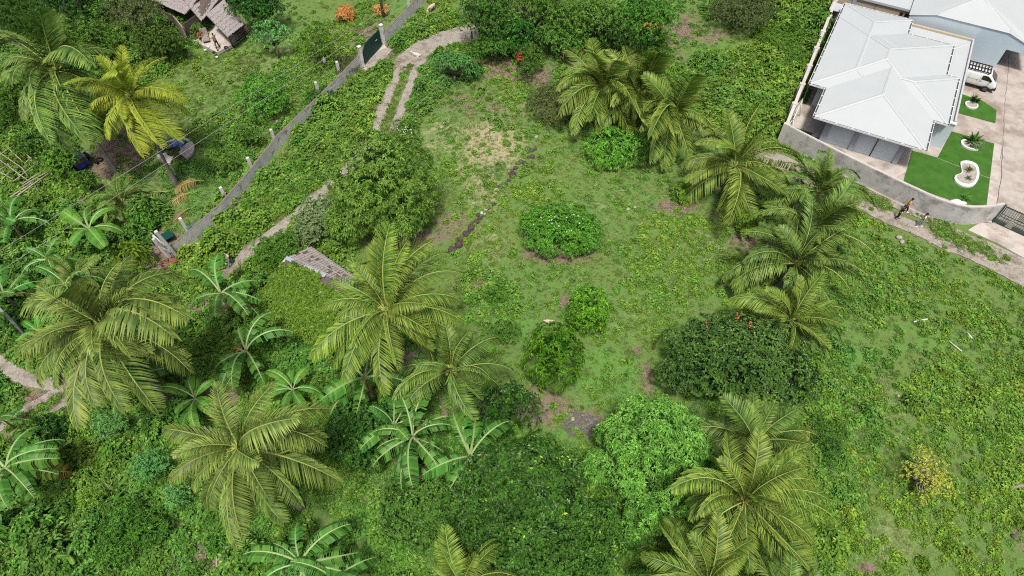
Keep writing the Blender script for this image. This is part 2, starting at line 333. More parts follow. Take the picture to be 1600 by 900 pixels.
def limbs(lobes, h0=0.0, r0=.18, lean=(0, 0), seed=0, n=None, m=0):
    """tapered trunk from the ground with limbs into the crown's lobes"""
    rg = random.Random(seed); b = MB(); cx = sum(l[0] for l in lobes) / len(lobes); cy = sum(l[1] for l in lobes) / len(lobes)
    zl = min(l[2] - l[5] * .75 for l in lobes); fork = Vector((cx * .4, cy * .4, max(.25, zl)))
    b.tube([(lean[0], lean[1], -.25), (lean[0] * .7 + rg.uniform(-.05, .05), lean[1] * .7, fork.z * .5), tuple(fork)], [r0 * 1.25, r0, r0 * .85], 8)
    for l in lobes:
        for k in range(n or 4):
            t = rg.uniform(0, 6.28); q = rg.uniform(.3, .75)
            e = Vector((l[0] + math.cos(t) * l[3] * q, l[1] + math.sin(t) * l[4] * q, l[2] + l[5] * rg.uniform(-.1, .55)))
            mid = fork.lerp(e, .5) + Vector((rg.uniform(-.2, .2), rg.uniform(-.2, .2), rg.uniform(-.1, .25)))
            b.tube([tuple(fork), tuple(mid), tuple(e)], [r0 * .55, r0 * .33, r0 * .1], 5)
    return b

def tree(name, label, cat, px, py, zc, lobes, leaf, n, L, W, nper, seed, bark='bark', r0=.16, group=None, lean=(0, 0), rg_kw=None, limbn=None):
    """crown centre seen at (px,py) with its centre zc up; lobes relative to the trunk, z absolute"""
    p = at(px, py, zc); t = thing(name, label, cat, (p.x, p.y, gh(p.x, p.y)), 0, group)
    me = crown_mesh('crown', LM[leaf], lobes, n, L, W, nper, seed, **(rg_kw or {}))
    link('crown', me, t)
    limbs(lobes, 0, r0, lean, seed, limbn).build('trunk', M[bark], t)
    return t

# ground height, flattened under the compound
def gh(x, y):
    return float(0.10 * (math.sin(x * .31 + 1.3) * math.cos(y * .27) + .6 * math.sin(x * .11 - y * .17))) * (0 if x > 20 and y > 30 else 1) * min(1, max(0, (24 - x) / 8))
def gh_np(x, y):
    k = np.clip((24 - x) / 8, 0, 1)
    return 0.10 * (np.sin(x * .31 + 1.3) * np.cos(y * .27) + .6 * np.sin(x * .11 - y * .17)) * k * np.where((x > 20) & (y > 30), 0, 1)

# ------------------------------------------------------------------ coconut fronds
def frond_mesh(m, L=4.6, e0=50, e1=-55, seed=0, hang=.5, sweep=0.0, nl=62, lw=.056, rach='rachis', llen=1.0, miss=0.0):
    """starts at the origin and runs along +x; e0/e1 first and last elevation; hang: how far the leaflets fall; sweep: both rows blown to one side"""
    rg = np.random.default_rng(seed); S = 13; s = np.linspace(0, 1, S); el = np.radians(e0 + (e1 - e0) * s ** 1.25)
    yaw = np.radians(sweep * 22) * s ** 1.5
    step = L / (S - 1); pts = [np.zeros(3)]
    for i in range(S - 1):
        a = (el[i] + el[i + 1]) / 2; y = (yaw[i] + yaw[i + 1]) / 2
        pts.append(pts[-1] + step * np.array([math.cos(a) * math.cos(y), math.cos(a) * math.sin(y), math.sin(a)]))
    pts = np.array(pts); b = MB(); b.tube([tuple(p) for p in pts], list(.032 * (1 - s) ** .8 + .008), 4, caps=False)
    V = [np.array(b.v)]; Q = np.array(b.f); Tt = [np.concatenate([Q[:, [0, 1, 2]], Q[:, [0, 2, 3]]])]; mi = [np.ones(len(Q) * 2, int)]; vv = [np.zeros(len(b.v))]; off = len(b.v)
    for side in (-1, 1):
        u = np.linspace(.13, .985, nl) + rg.normal(0, .004, nl); keep = rg.random(nl) >= miss; u = u[keep]; k = len(u)
        ix = np.clip(u * (S - 1), 0, S - 1.001); i0 = ix.astype(int); fr = (ix - i0)[:, None]
        p = pts[i0] * (1 - fr) + pts[i0 + 1] * fr; d = unit(pts[i0 + 1] - pts[i0])
        lat = unit(np.cross(np.array([[0, 0, 1.]]), d)) * side; nrm = unit(np.cross(d, lat) * side)
        ln = llen * (1.02 * np.sin(np.pi * np.clip(u * .86 + .13, 0, 1)) ** .6 + .08) * rg.uniform(.86, 1.08, k)
        fw = .55 + .55 * u; dirn = unit(lat * (1.0) + d * fw[:, None] + nrm * .22 + rg.normal(0, .06, (k, 3)) + np.array([[0, .55 * sweep, 0]]))
        hg = hang * rg.uniform(.75, 1.25, k)
        p1 = p + dirn * (ln * .45)[:, None] - np.array([[0, 0, 1]]) * (ln * .10 * hg)[:, None]
        d2 = unit(dirn * (1 - .35 * hg[:, None]) + np.array([[0, .35 * sweep, 0]]) - np.array([[0, 0, 1.]]) * (hg * .95)[:, None])
        p2 = p1 + d2 * (ln * .55)[:, None]
        wv = unit(np.cross(dirn, nrm)) * (lw * .5) + nrm * .012
        a = p - wv * .6; c = p + wv * .6; e = p1 - wv; f = p1 + wv
        vs = np.stack([a, c, e, f, p2], 1).reshape(-1, 3); i = np.arange(k) * 5 + off
        Tt.append(np.concatenate([np.stack([i, i + 1, i + 3], 1), np.stack([i, i + 3, i + 2], 1), np.stack([i + 2, i + 3, i + 4], 1)])); mi.append(np.zeros(3 * k, int))
        x = rg.random(k) * .55; vq = np.stack([x * .5, x * .5, x + .12, x + .12, x + .42], 1).ravel(); vv.append(np.clip(vq, 0, 1)); V.append(vs); off += 5 * k  # dark base, bright tip: shade and highlights of the crown painted into the leaflets
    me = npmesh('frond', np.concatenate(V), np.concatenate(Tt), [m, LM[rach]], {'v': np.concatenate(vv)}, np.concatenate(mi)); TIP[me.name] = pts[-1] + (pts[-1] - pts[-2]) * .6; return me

FR = {}; TIP = {}
def fronds(leaf):
    if leaf not in FR:
        m = LM[leaf]; FR[leaf] = {}
        spec = dict(up=[(4.0, 84, 40, .25, .12), (4.3, 78, 12, .40, .4), (3.8, 80, 20, .3, .25)], mid=[(4.7, 60, -50, .7, .8), (4.5, 50, -62, .85, 1.2), (4.9, 44, -50, .6, .5), (4.4, 66, -30, .5, 1.0)],
                    out=[(4.7, 22, -60, .85, .8), (4.5, 8, -68, 1.0, .5), (4.8, 28, -52, .75, 1.1), (4.3, 2, -60, .9, .9)], low=[(4.2, -20, -80, 1.0, .4), (4.4, -8, -76, 1.1, .7)])
        for ci, (c, L_) in enumerate(spec.items()):
            for sg in (1, -1):
                FR[leaf][c, sg] = []
                for k, (ln, e0, e1, hg, sw) in enumerate(L_):
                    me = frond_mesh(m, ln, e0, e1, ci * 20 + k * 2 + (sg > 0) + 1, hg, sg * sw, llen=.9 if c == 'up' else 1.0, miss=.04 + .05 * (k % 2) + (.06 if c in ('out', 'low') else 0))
                    FR[leaf][c, sg].append(me)
            FR[leaf][c] = FR[leaf][c, 1]
    return FR[leaf]
WIND = math.radians(-28)
def pick(leaf, c, az, rg): return rg.choice(fronds(leaf)[c, 1 if math.sin(WIND - az) > 0 else -1])
REACH = dict(up=2.3, mid=3.6, out=3.75, low=2.3)

def palm(label, px, py, zc, rpx, leaf, seed, nfr=22, tips=(), base=None, group='coconut palms', mix=(3, 9, 8, 3), nuts=True, trunk_r=.15, tdx=0, dry=0, name='coconut_palm', az_bias=None, cat='palm'):
    """crown heart seen at (px,py) zc up; rpx crown radius in picture pixels; base: pixel of the trunk's foot"""
    rg = random.Random(seed); c = at(px, py, zc); sc = rpx * (1.2 if zc < 4.5 else 1.0) * mpp(px, py, zc) / 3.75
    if base: b0 = at(*base); bx, by = b0.x, b0.y
    else: bx, by = c.x + rg.uniform(-.6, .6), c.y + rg.uniform(-.5, .8)
    g = gh(bx, by); t = thing(name, label, cat, (bx, by, g), 0, group)
    top = Vector((c.x - bx, c.y - by, zc - g)); b = MB(); n = 14; pts = []; rr = []
    for i in range(n + 1):
        s = i / n; q = Vector((top.x * (s ** .75), top.y * (s ** .75), top.z * s)); pts.append(q); rr.append(trunk_r * (1.75 - 1.2 * min(1, s * 4) + 0 if s < .25 else .55 + .25 * (1 - s)) * (1 + .06 * (i % 2)) * 1.25)
    pts[0].z = -.25; b.tube(pts, rr, 9); b.build('trunk', M['palm_bark'], t)
    nfr += 10; mix = (mix[0] + 3, mix[1] + 4, mix[2] + 2, mix[3] + (1 if zc > 4.5 else 0))
    fs = fronds(leaf); k = 0; cls = []
    for nm, cnt in zip(('up', 'mid', 'out', 'low'), mix):
        cls += [nm] * cnt
    cls = cls[:nfr] if len(cls) > nfr else cls + ['out'] * (nfr - len(cls))
    used = []
    for tx, ty, nm in tips:
        e = at(tx, ty, zc); az = math.atan2(e.y - c.y, e.x - c.x); me = pick(leaf, nm, az, rg); tp = TIP[me.name]; tl_ = math.hypot(tp[0], tp[1]); ty_ = math.atan2(tp[1], tp[0]); s = sc
        for _ in range(8):
            e = at(tx, ty, zc + s * tp[2]); s = .5 * s + .5 * math.hypot(e.x - c.x, e.y - c.y) / tl_
        s = max(.5 * sc, min(1.45 * sc, s)); az = math.atan2(e.y - c.y, e.x - c.x) - ty_; used.append(az)
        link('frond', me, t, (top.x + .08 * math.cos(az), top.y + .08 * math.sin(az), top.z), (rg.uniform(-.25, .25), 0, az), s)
        if nm in cls: cls.remove(nm)
    a = rg.uniform(0, 6.28)
    for nm in cls:
        a += 2.39996 + rg.uniform(-.7, .7)
        az = a
        if az_bias is not None and nm in ('mid', 'out', 'up') and rg.random() < .5: az = az_bias + rg.uniform(-1.5, 1.5)
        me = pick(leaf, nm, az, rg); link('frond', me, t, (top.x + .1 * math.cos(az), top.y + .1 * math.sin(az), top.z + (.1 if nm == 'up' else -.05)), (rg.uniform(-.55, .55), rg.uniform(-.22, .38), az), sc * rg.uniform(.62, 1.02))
    for i in range(dry):
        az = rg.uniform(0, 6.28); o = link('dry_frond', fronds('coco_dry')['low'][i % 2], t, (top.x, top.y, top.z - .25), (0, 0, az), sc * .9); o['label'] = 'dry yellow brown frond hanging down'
    if nuts:
        nb = MB()
        for i in range(9):
            az = rg.uniform(0, 6.28); nb.ell((top.x + .33 * math.cos(az), top.y + .33 * math.sin(az), top.z - .35 - rg.random() * .3), (.13, .13, .16), 7, 5)
        for i in range(8):
            az = i * .785; nb.tube([(top.x, top.y, top.z - .1), (top.x + .35 * math.cos(az), top.y + .35 * math.sin(az), top.z + .35)], [.09, .03], 5)
        nb.build('nut_cluster', LM['rachis'], t)
    return t

# ------------------------------------------------------------------ bananas
def banana_leaf(m, L=2.3, W=.58, e0=65, e1=-30, seed=0, torn=.25):
    rg = np.random.default_rng(seed); S = 17; s = np.linspace(0, 1, S); el = np.radians(e0 + (e1 - e0) * s ** 1.1); pet = .16
    step = L / (S - 1); pts = [np.zeros(3)]
    for i in range(S - 1):
        a = (el[i] + el[i + 1]) / 2; pts.append(pts[-1] + step * np.array([math.cos(a), 0, math.sin(a)]))
    pts = np.array(pts); b = MB(); b.tube([tuple(p + np.array([0, 0, .012])) for p in pts], list(.04 * (1 - s) ** .8 + .012), 4, caps=False)
    V = [np.array(b.v)]; Q = np.array(b.f); Fs = [Q]; mi = [np.ones(len(Q), int)]; vv = [np.zeros(len(b.v))]; off = len(b.v); nb = 20
    for side in (-1, 1):
        cuts = np.linspace(pet, 1, nb + 1)
        for j in range(nb):
            u0, u1 = cuts[j], cuts[j + 1]; gap = (u1 - u0) * (torn * rg.uniform(.2, 1.1) if rg.random() < .55 else 0.0)
            ua = u0 + gap * .5; ub = u1 - gap * .5; dr = rg.uniform(.10, .30) + (.3 * torn * rg.random() if gap else 0); fwd = .10
            r = []
            for u, ed in ((ua, 0), (ub, 0)):
                w = W * .5 * (np.sin(np.pi * np.clip((u - pet) / (1 - pet) * .90 + .07, 0, 1))) ** .45
                def P(x): 
                    q = np.clip(x, 0, 1) * (S - 1); i = min(int(q), S - 2); return pts[i] * (1 - q + i) + pts[i + 1] * (q - i)
                p = P(u); z = np.array([0, side, 0]); r.append((p, P(u + fwd * .5) * .5 + p * .5 + z * w * .55 + np.array([0, 0, w * .18]), P(u + fwd) * .5 + p * .5 + z * w - np.array([0, 0, w * dr])))
            (a0, a1, a2), (b0, b1, b2) = r
            a2 = a2 * 1.0; vs = np.array([a0, a1, a2, b0, b1, b2]); V.append(vs)
            q = [[0, 3, 4, 1], [1, 4, 5, 2]] if side > 0 else [[0, 1, 4, 3], [1, 2, 5, 4]]
            Fs.append(np.array(q) + off); mi.append(np.zeros(2, int)); x = rg.uniform(.15, .6); vv.append(np.clip(np.array([x + .3, x, x, x + .3, x + .02, x + .02]), 0, 1)); off += 6
    return npmesh('leaf', np.concatenate(V), np.concatenate(Fs), [m, LM['midrib']], {'v': np.concatenate(vv)}, np.concatenate(mi))
BL = {}
def bleaves(k):
    if k not in BL:
        m = LM[k]; t = .2 if k == 'banana_bright' else .75
        BL[k] = [banana_leaf(m, 2.2, .70, 72, -10, 1, t), banana_leaf(m, 2.4, .74, 55, -45, 2, t * 1.3), banana_leaf(m, 2.3, .70, 35, -65, 3, t * 1.6), banana_leaf(m, 1.9, .58, 80, 30, 4, t * .4), banana_leaf(m, 2.4, .66, 15, -75, 5, t * 2)]
    return BL[k]
def banana(label, px, py, zc, rpx, seed, kind='banana', nl=9, dry=1, group='banana plants', tips=()):
    rg = random.Random(seed); c = at(px, py, zc); sc = rpx * mpp(px, py, zc) / 1.75; g = gh(c.x, c.y)
    t = thing('banana_plant', label, 'banana plant', (c.x, c.y, g), 0, group); z = zc - g
    b = MB(); b.tube([(0, 0, -.15), (.03, 0, z * .5), (0, 0, z + .15)], [.15 * sc, .12 * sc, .05 * sc], 8); b.build('stem', M['stem'], t)
    L_ = bleaves(kind); a = rg.uniform(0, 6.28)
    azs = [math.atan2((at(x, y, zc) - c).y, (at(x, y, zc) - c).x) for x, y in tips]
    for i in range(nl):
        a += 2.39996 + rg.uniform(-.3, .3); az = azs[i] if i < len(azs) else a; me = L_[(3, 0, 1, 1, 2, 0, 1, 2, 4, 2, 4)[i % 11]] if i >= len(azs) else L_[(1, 2)[i % 2]]
        s = sc * rg.uniform(.85, 1.15)
        if i < len(azs): s = max(.5, min(1.6, (at(*tips[i], zc - .2) - c).length / 1.85))
        link('leaf', me, t, (0, 0, z - .02 * i), (rg.uniform(-.35, .35), rg.uniform(-.1, .1), az), s)
    for i in range(dry):
        az = rg.uniform(0, 6.28); o = link('dry_leaf', bleaves('banana_dry')[4], t, (0, 0, z - .2), (rg.uniform(-.5, .5), .25, az), sc * .9); o['label'] = 'withered orange brown leaf'
    return t
# ------------------------------------------------------------------ plan of the place (metres)
def W2(pts): return np.array([at(*p)[:2] for p in pts])
def inpoly(x, y, poly):
    c = np.zeros(x.shape, bool); n = len(poly)
    for i in range(n):
        x0, y0 = poly[i]; x1, y1 = poly[(i + 1) % n]
        k = ((y0 > y) != (y1 > y)) & (x < (x1 - x0) * (y - y0) / (y1 - y0 + 1e-12) + x0); c ^= k
    return c
def pdist(x, y, line):
    d = np.full(x.shape, 1e9)
    for (x0, y0), (x1, y1) in zip(line[:-1], line[1:]):
        dx, dy = x1 - x0, y1 - y0; t = np.clip(((x - x0) * dx + (y - y0) * dy) / (dx * dx + dy * dy), 0, 1)
        d = np.minimum(d, np.hypot(x - x0 - t * dx, y - y0 - t * dy))
    return d
COMP = W2([(1217, 222), (1300, 268), (1360, 298), (1400, 318), (1450, 340), (1493, 350), (1520, 351), (1548, 347), (1700, 410), (1760, -200), (1352, -140), (1304, 0)])
APRON = W2([(1512, 360), (1530, 349), (1552, 349), (1620, 375), (1680, 400), (1680, 470), (1600, 404), (1560, 382)])
TRACKS = [  # name, pixels, half width
    ([(352, 425), (372, 405), (400, 385), (450, 347), (510, 297), (556, 250), (586, 206)], .60),
    ([(583, 212), (599, 168), (622, 115), (650, 82)], .52), ([(613, 210), (632, 160), (650, 110), (668, 84)], .40),
    ([(636, 100), (650, 84), (668, 70), (700, 58), (745, 52), (800, 46)], 1.5),
    ([(-60, 535), (0, 568), (40, 594), (95, 602)], .5), ([(-60, 715), (0, 667), (60, 628), (98, 606)], .38), ([(20, 680), (62, 648), (118, 618)], .38),
    ([(1180, 240), (1216, 255), (1262, 280), (1335, 311), (1375, 335), (1425, 355), (1475, 380), (1525, 400), (1600, 437), (1680, 480)], .75),
    ([(1210, 243), (1275, 268), (1360, 305), (1445, 340), (1500, 366), (1530, 380)], .42), ([(1515, 378), (1560, 396), (1620, 425), (1690, 462)], .8),
    ([(575, 108), (600, 84), (606, 76)], .62),
]
TR = [(W2(p), w) for p, w in TRACKS]
FOOT = [(W2([(155, 695), (190, 750), (235, 800), (310, 840), (345, 880), (370, 915)]), .20), (W2([(1078, 110), (1092, 135), (1108, 160), (1122, 180)]), .17), (W2([(1040, 60), (1062, 85), (1078, 110)]), .15)]
def road_d(x, y):
    d = np.full(x.shape, 1e9)
    for l, w in TR: d = np.minimum(d, pdist(x, y, l) - w)
    return d

BL_DIRT = [(190, 560, 70, 50, .9), (385, 740, 60, 40, .75), (620, 560, 60, 40, .8), (1180, 730, 50, 50, .8), (1240, 450, 40, 60, .7), (1150, 300, 40, 20, .6), (640, 730, 60, 40, .9), (640, 372, 75, 20, .8), (705, 350, 34, 26, .7), (872, 398, 72, 17, .85), (1056, 324, 36, 15, .9), (1175, 378, 55, 18, .8), (845, 636, 60, 36, .85), (912, 656, 36, 17, 1), (1010, 592, 14, 40, .8),
    (993, 548, 13, 9, .8), (757, 168, 60, 28, .55), (790, 105, 60, 22, .95), (840, 118, 40, 20, .8), (1055, 42, 50, 26, .85), (1110, 56, 40, 14, .7), (235, 392, 70, 38, 1), (118, 322, 30, 16, 1), (190, 240, 60, 50, .9),
    (225, 275, 50, 30, .5), (320, 625, 80, 50, 1), (330, 480, 50, 25, 1), (322, 888, 42, 22, 1), (62, 810, 34, 42, .9), (60, 620, 45, 12, .9), (572, 62, 42, 32, .8), (715, 160, 40, 22, .6), (748, 450, 32, 26, .7),
    (1357, 886, 18, 9, 1), (1340, 640, 16, 8, 1), (1385, 610, 12, 60, .5), (960, 660, 30, 30, .4), (880, 470, 26, 12, .7), (1580, 700, 22, 30, .6), (1590, 840, 18, 50, .6), (600, 780, 50, 40, .6), (620, 850, 60, 30, .7),
    (780, 860, 60, 30, .6), (960, 110, 60, 30, .9), (390, 100, 40, 20, .5), (430, 190, 70, 40, .5), (130, 860, 20, 12, 1), (40, 300, 30, 18, .4), (700, 300, 20, 30, .4), (730, 380, 40, 34, .35), (1000, 300, 60, 20, .35), (940, 270, 50, 14, .4), (700, 640, 60, 40, .8), (470, 760, 40, 30, .4), (560, 600, 60, 60, .5), (420, 620, 60, 50, .5), (1130, 340, 40, 16, .5), (1160, 400, 40, 22, .35), (1015, 440, 40, 20, .35), (1200, 400, 60, 40, .5)]
BL_DRY = [(770, 225, 60, 48, 1), (745, 260, 50, 40, .8), (755, 300, 40, 40, .7), (735, 350, 40, 40, .5), (640, 250, 40, 60, .2), (690, 215, 50, 40, .6), (760, 390, 50, 60, .5), (800, 170, 70, 40, .5), (920, 330, 60, 50, .4), (1120, 400, 60, 60, .5),
    (980, 500, 60, 40, .4), (1340, 480, 50, 40, .4), (310, 130, 80, 60, .4), (300, 190, 60, 50, .5), (430, 90, 90, 50, .5), (520, 60, 60, 50, .5), (1380, 640, 50, 60, .5), (1400, 850, 90, 60, .5), (1300, 850, 60, 50, .4), (1340, 720, 60, 60, .4), (1530, 500, 60, 50, .4), (880, 260, 60, 50, .35), (740, 440, 50, 50, .5), (1240, 180, 30, 60, .3), (1110, 190, 60, 50, .5), (830, 620, 60, 60, .4), (1160, 440, 40, 60, .4), (660, 110, 60, 30, .3), (680, 30, 30, 30, .3)]
BL_LUSH = [(955, 585, 75, 62, 1), (890, 440, 60, 30, .6), (800, 500, 50, 40, .8), (700, 240, 40, 40, .6), (870, 690, 50, 40, .8), (980, 310, 70, 40, .5), (1340, 560, 60, 40, .7), (1440, 520, 50, 40, .6), (940, 480, 60, 60, .5), (1240, 140, 60, 60, .4), (620, 120, 40, 60, .5)]
def blobs(x, y, lst):
    out = np.zeros(x.shape)
    for px, py, rx, ry, s in lst:
        c = at(px, py); k = mpp(px, py); e = math.sin(math.atan2(H, math.hypot(c.y, 0.01))) if True else 1
        r = ((x - c.x) / (rx * k)) ** 2 + ((y - c.y) / (ry * k / e)) ** 2
        out = np.maximum(out, s * np.clip(1.35 - r ** .5 * .85, 0, 1))
    return out

# ------------------------------------------------------------------ ground sheet
def geo(a, b, n): return np.sign(a) * np.geomspace(abs(a), abs(b), n)
gx = np.concatenate([geo(-900, -78, 12)[:-1], np.arange(-78, 78.1, .36), geo(78, 900, 12)[1:]])
gy = np.concatenate([-geo(60, 6, 5)[:-1], np.arange(-6, 98, .36), geo(98, 1500, 14)[1:]])
X, Y = np.meshgrid(gx, gy, indexing='ij'); Z = gh_np(X, Y)
nx, ny = X.shape; I = np.arange(nx * ny).reshape(nx, ny)
Q = np.stack([I[:-1, :-1], I[1:, :-1], I[1:, 1:], I[:-1, 1:]], -1).reshape(-1, 4)
a_dirt = blobs(X, Y, BL_DIRT); a_dry = blobs(X, Y, BL_DRY); rd = road_d(X, Y); a_dirt = np.maximum(a_dirt, .8 * np.clip(1 - rd / .45, 0, 1))
for l, w in FOOT: a_dirt = np.maximum(a_dirt, 1.2 * np.clip(1.3 - (pdist(X, Y, l) / w) * .5, 0, 1))
gm, nt, N, L, Pn = _nt('ground')
Pn.inputs['Roughness'].default_value = .95; Pn.inputs['Specular IOR Level'].default_value = .1
def nz(scale, det=8, rough=.6):
    n = N.new('ShaderNodeTexNoise'); n.inputs['Scale'].default_value = scale; n.inputs['Detail'].default_value = det; n.inputs['Roughness'].default_value = rough
    L(geo_.outputs['Position'], n.inputs['Vector']); return n.outputs[0]
def ramp(src, p0, p1, c0=(0, 0, 0), c1=(1, 1, 1)):
    r = N.new('ShaderNodeValToRGB'); r.color_ramp.elements[0].position = p0; r.color_ramp.elements[1].position = p1; r.color_ramp.elements[0].color = (*c0, 1); r.color_ramp.elements[1].color = (*c1, 1); L(src, r.inputs[0]); return r.outputs[0]
def mix(f, a, b, mode='MIX'):
    m = N.new('ShaderNodeMix'); m.data_type = 'RGBA'; m.blend_type = mode
    if hasattr(f, 'links'): L(f, m.inputs[0])
    else: m.inputs[0].default_value = f
    for s, i in ((a, 6), (b, 7)):
        if hasattr(s, 'links'): L(s, m.inputs[i])
        else: m.inputs[i].default_value = (*s, 1)
    return m.outputs[2]
def mth(op, a, b):
    m = N.new('ShaderNodeMath'); m.operation = op
    for s, i in ((a, 0), (b, 1)):
        if hasattr(s, 'links'): L(s, m.inputs[i])
        else: m.inputs[i].default_value = s
    return m.outputs[0]
def attr(nm):
    a = N.new('ShaderNodeAttribute'); a.attribute_name = nm; return a.outputs['Fac']
geo_ = N.new('ShaderNodeNewGeometry')
fine = nz(9, 8, .75); medn = nz(1.1, 8, .65); big = nz(.22, 6, .6)
grass = mix(ramp(fine, .32, .68), (.075, .115, .03), (.215, .28, .09)); grass = mix(ramp(medn, .35, .7), grass, mix(ramp(fine, .3, .7), (.09, .175, .035), (.20, .335, .08)))
grass = mix(mth('MULTIPLY', ramp(big, .4, .65), .35), grass, (.10, .27, .06))
lushf = ramp(mth('ADD', attr('lush'), mth('MULTIPLY', mth('SUBTRACT', medn, .5), 1.6)), .35, 1.0)
grass = mix(lushf, grass, mix(ramp(fine, .3, .7), (.095, .22, .04), (.16, .33, .075)))
dryc = mix(ramp(fine, .35, .65), (.26, .23, .12), (.52, .46, .29)); dirtc = mix(ramp(fine, .3, .7), (.15, .115, .085), (.38, .30, .235)); dirtc = mix(ramp(medn, .4, .62), dirtc, (.20, .15, .115))
fd = ramp(mth('ADD', attr('dry'), mth('MULTIPLY', mth('SUBTRACT', mth('ADD', mth('MULTIPLY', medn, .6), mth('MULTIPLY', fine, .4)), .5), 2.6)), .45, 1.0)
ft = ramp(mth('ADD', attr('dirt'), mth('MULTIPLY', mth('SUBTRACT', mth('ADD', mth('MULTIPLY', medn, .55), mth('MULTIPLY', fine, .45)), .5), 2.2)), .48, .72)
fs = ramp(nz(2.3, 10, .8), .62, .70)
col = mix(fd, grass, dryc); col = mix(mth('MULTIPLY', fs, .45), col, (.30, .24, .16)); col = mix(ft, col, dirtc)
fleck = ramp(nz(14, 3, .5), .72, .75); col = mix(mth('MULTIPLY', fleck, .5), col, (.5, .46, .38))
L(col, Pn.inputs['Base Color'])
bp = N.new('ShaderNodeBump'); bp.inputs['Strength'].default_value = .9; bp.inputs['Distance'].default_value = .12; L(mth('ADD', mth('MULTIPLY', nz(6, 8, .8), .7), medn), bp.inputs['Height']); L(bp.outputs[0], Pn.inputs['Normal'])
gmesh = npmesh('ground', np.stack([X, Y, Z], -1).reshape(-1, 3), Q, gm, {'dirt': a_dirt.ravel(), 'dry': a_dry.ravel(), 'lush': blobs(X, Y, BL_LUSH).ravel()}, smooth=True)
tag(link('ground', gmesh), kind='structure')

# ------------------------------------------------------------------ tracks: ragged strips just above the ground
def strip(name, line, w, m, dz=.012, label=None, rag=.22, pad=0):
    P = [np.array(line[0])]
    for a, b in zip(line[:-1], line[1:]):
        n = max(1, int(np.hypot(*(b - a)) / .25)); P += [a + (b - a) * (i + 1) / n for i in range(n)]
    P = np.array(P)
    for _ in range(12): P[1:-1] = (P[:-2] + 2 * P[1:-1] + P[2:]) / 4
    T = np.gradient(P, axis=0); T /= np.linalg.norm(T, axis=1)[:, None]; Nn = np.stack([-T[:, 1], T[:, 0]], 1); s = np.arange(len(P))
    K = 7; rows = []
    for j in range(K):
        t = j / (K - 1) * 2 - 1; ww = w * (1 + rag * (fbm(s * .35 + (50 if t > 0 else 0), s * 0 + w * 9, 3) - .5) * 2)
        q = P + Nn * (t * ww)[:, None]; rows.append(np.column_stack([q, gh_np(q[:, 0], q[:, 1]) + dz + .01 * (1 - t * t)]))
    V = np.array(rows); ks, n = V.shape[:2]; I = np.arange(ks * n).reshape(ks, n)
    Qd = np.stack([I[:-1, :-1], I[:-1, 1:], I[1:, 1:], I[1:, :-1]], -1).reshape(-1, 4)[:, ::-1]
    return tag(link(name, npmesh(name, V.reshape(-1, 3), Qd, m)), kind='structure')
for i, (l, w) in enumerate(TR): strip('dirt_track', l, w, M['gravel'], .03 + .004 * i)
for i, (l, w) in enumerate(FOOT): strip('footpath', l, w * .8, M['dirt'], .02 + .004 * i, rag=.6)

# ------------------------------------------------------------------ scatter (things nobody could count): one object each, copies made by geometry nodes
def scatter(name, src_me, P, scl, tint, tiltmax=.15):
    n = len(P); me = bpy.data.meshes.new(name); me.vertices.add(n); me.vertices.foreach_set('co', np.asarray(P, np.float32).ravel())
    rot = np.stack([rng.uniform(-tiltmax, tiltmax, n), rng.uniform(-tiltmax, tiltmax, n), rng.uniform(0, 6.283, n)], 1)
    for an, tp, av in (('rot', 'FLOAT_VECTOR', rot), ('scl', 'FLOAT', scl), ('tint', 'FLOAT', tint)):
        a = me.attributes.new(an, tp, 'POINT'); a.data.foreach_set('vector' if tp == 'FLOAT_VECTOR' else 'value', np.asarray(av, np.float32).ravel())
    src = bpy.data.objects.new(name + '_piece', src_me)
    o = link(name, me); g = bpy.data.node_groups.new(name, 'GeometryNodeTree')
    g.interface.new_socket('Geometry', in_out='INPUT', socket_type='NodeSocketGeometry'); g.interface.new_socket('Geometry', in_out='OUTPUT', socket_type='NodeSocketGeometry')
    q = g.nodes; l = g.links.new; gi = q.new('NodeGroupInput'); go = q.new('NodeGroupOutput'); ip = q.new('GeometryNodeInstanceOnPoints'); oi = q.new('GeometryNodeObjectInfo'); oi.inputs['Object'].default_value = src
    def na(nm, t):
        x = q.new('GeometryNodeInputNamedAttribute'); x.data_type = t; x.inputs['Name'].default_value = nm; return x.outputs['Attribute']
    er = q.new('FunctionNodeEulerToRotation'); l(na('rot', 'FLOAT_VECTOR'), er.inputs[0])
    l(gi.outputs[0], ip.inputs['Points']); l(oi.outputs['Geometry'], ip.inputs['Instance']); l(na('scl', 'FLOAT'), ip.inputs['Scale']); l(er.outputs[0], ip.inputs['Rotation']); l(ip.outputs[0], go.inputs[0])
    o.modifiers.new('scatter', 'NODES').node_group = g
    return tag(o, kind='stuff')
def tuft_mesh(seed, n, r, h, w, m, lean=.5):
    rg = np.random.default_rng(seed); k = n; t = rg.random(k) * 6.283; rr = r * rg.random(k) ** .5; p = np.stack([rr * np.cos(t), rr * np.sin(t), np.zeros(k)], 1)
    t2 = rg.random(k) * 6.283; hh = h * rg.uniform(.5, 1.1, k); d = np.stack([np.cos(t2) * lean * hh, np.sin(t2) * lean * hh, hh], 1); s = np.stack([-np.sin(t2), np.cos(t2), t2 * 0], 1) * w
    V = np.stack([p - s * .5, p + s * .5, p + d * .6 + s * .5, p + d * .6 - s * .5, p + d * 1.0 + d * [1, 1, -.15] * .6], 1).reshape(-1, 3); i = np.arange(k) * 5
    T = np.concatenate([np.stack([i, i + 1, i + 2], 1), np.stack([i, i + 2, i + 3], 1), np.stack([i + 3, i + 2, i + 4], 1)]); v = np.repeat(rg.random(k), 5)
    return npmesh('tuft', V, T, m, {'v': v})
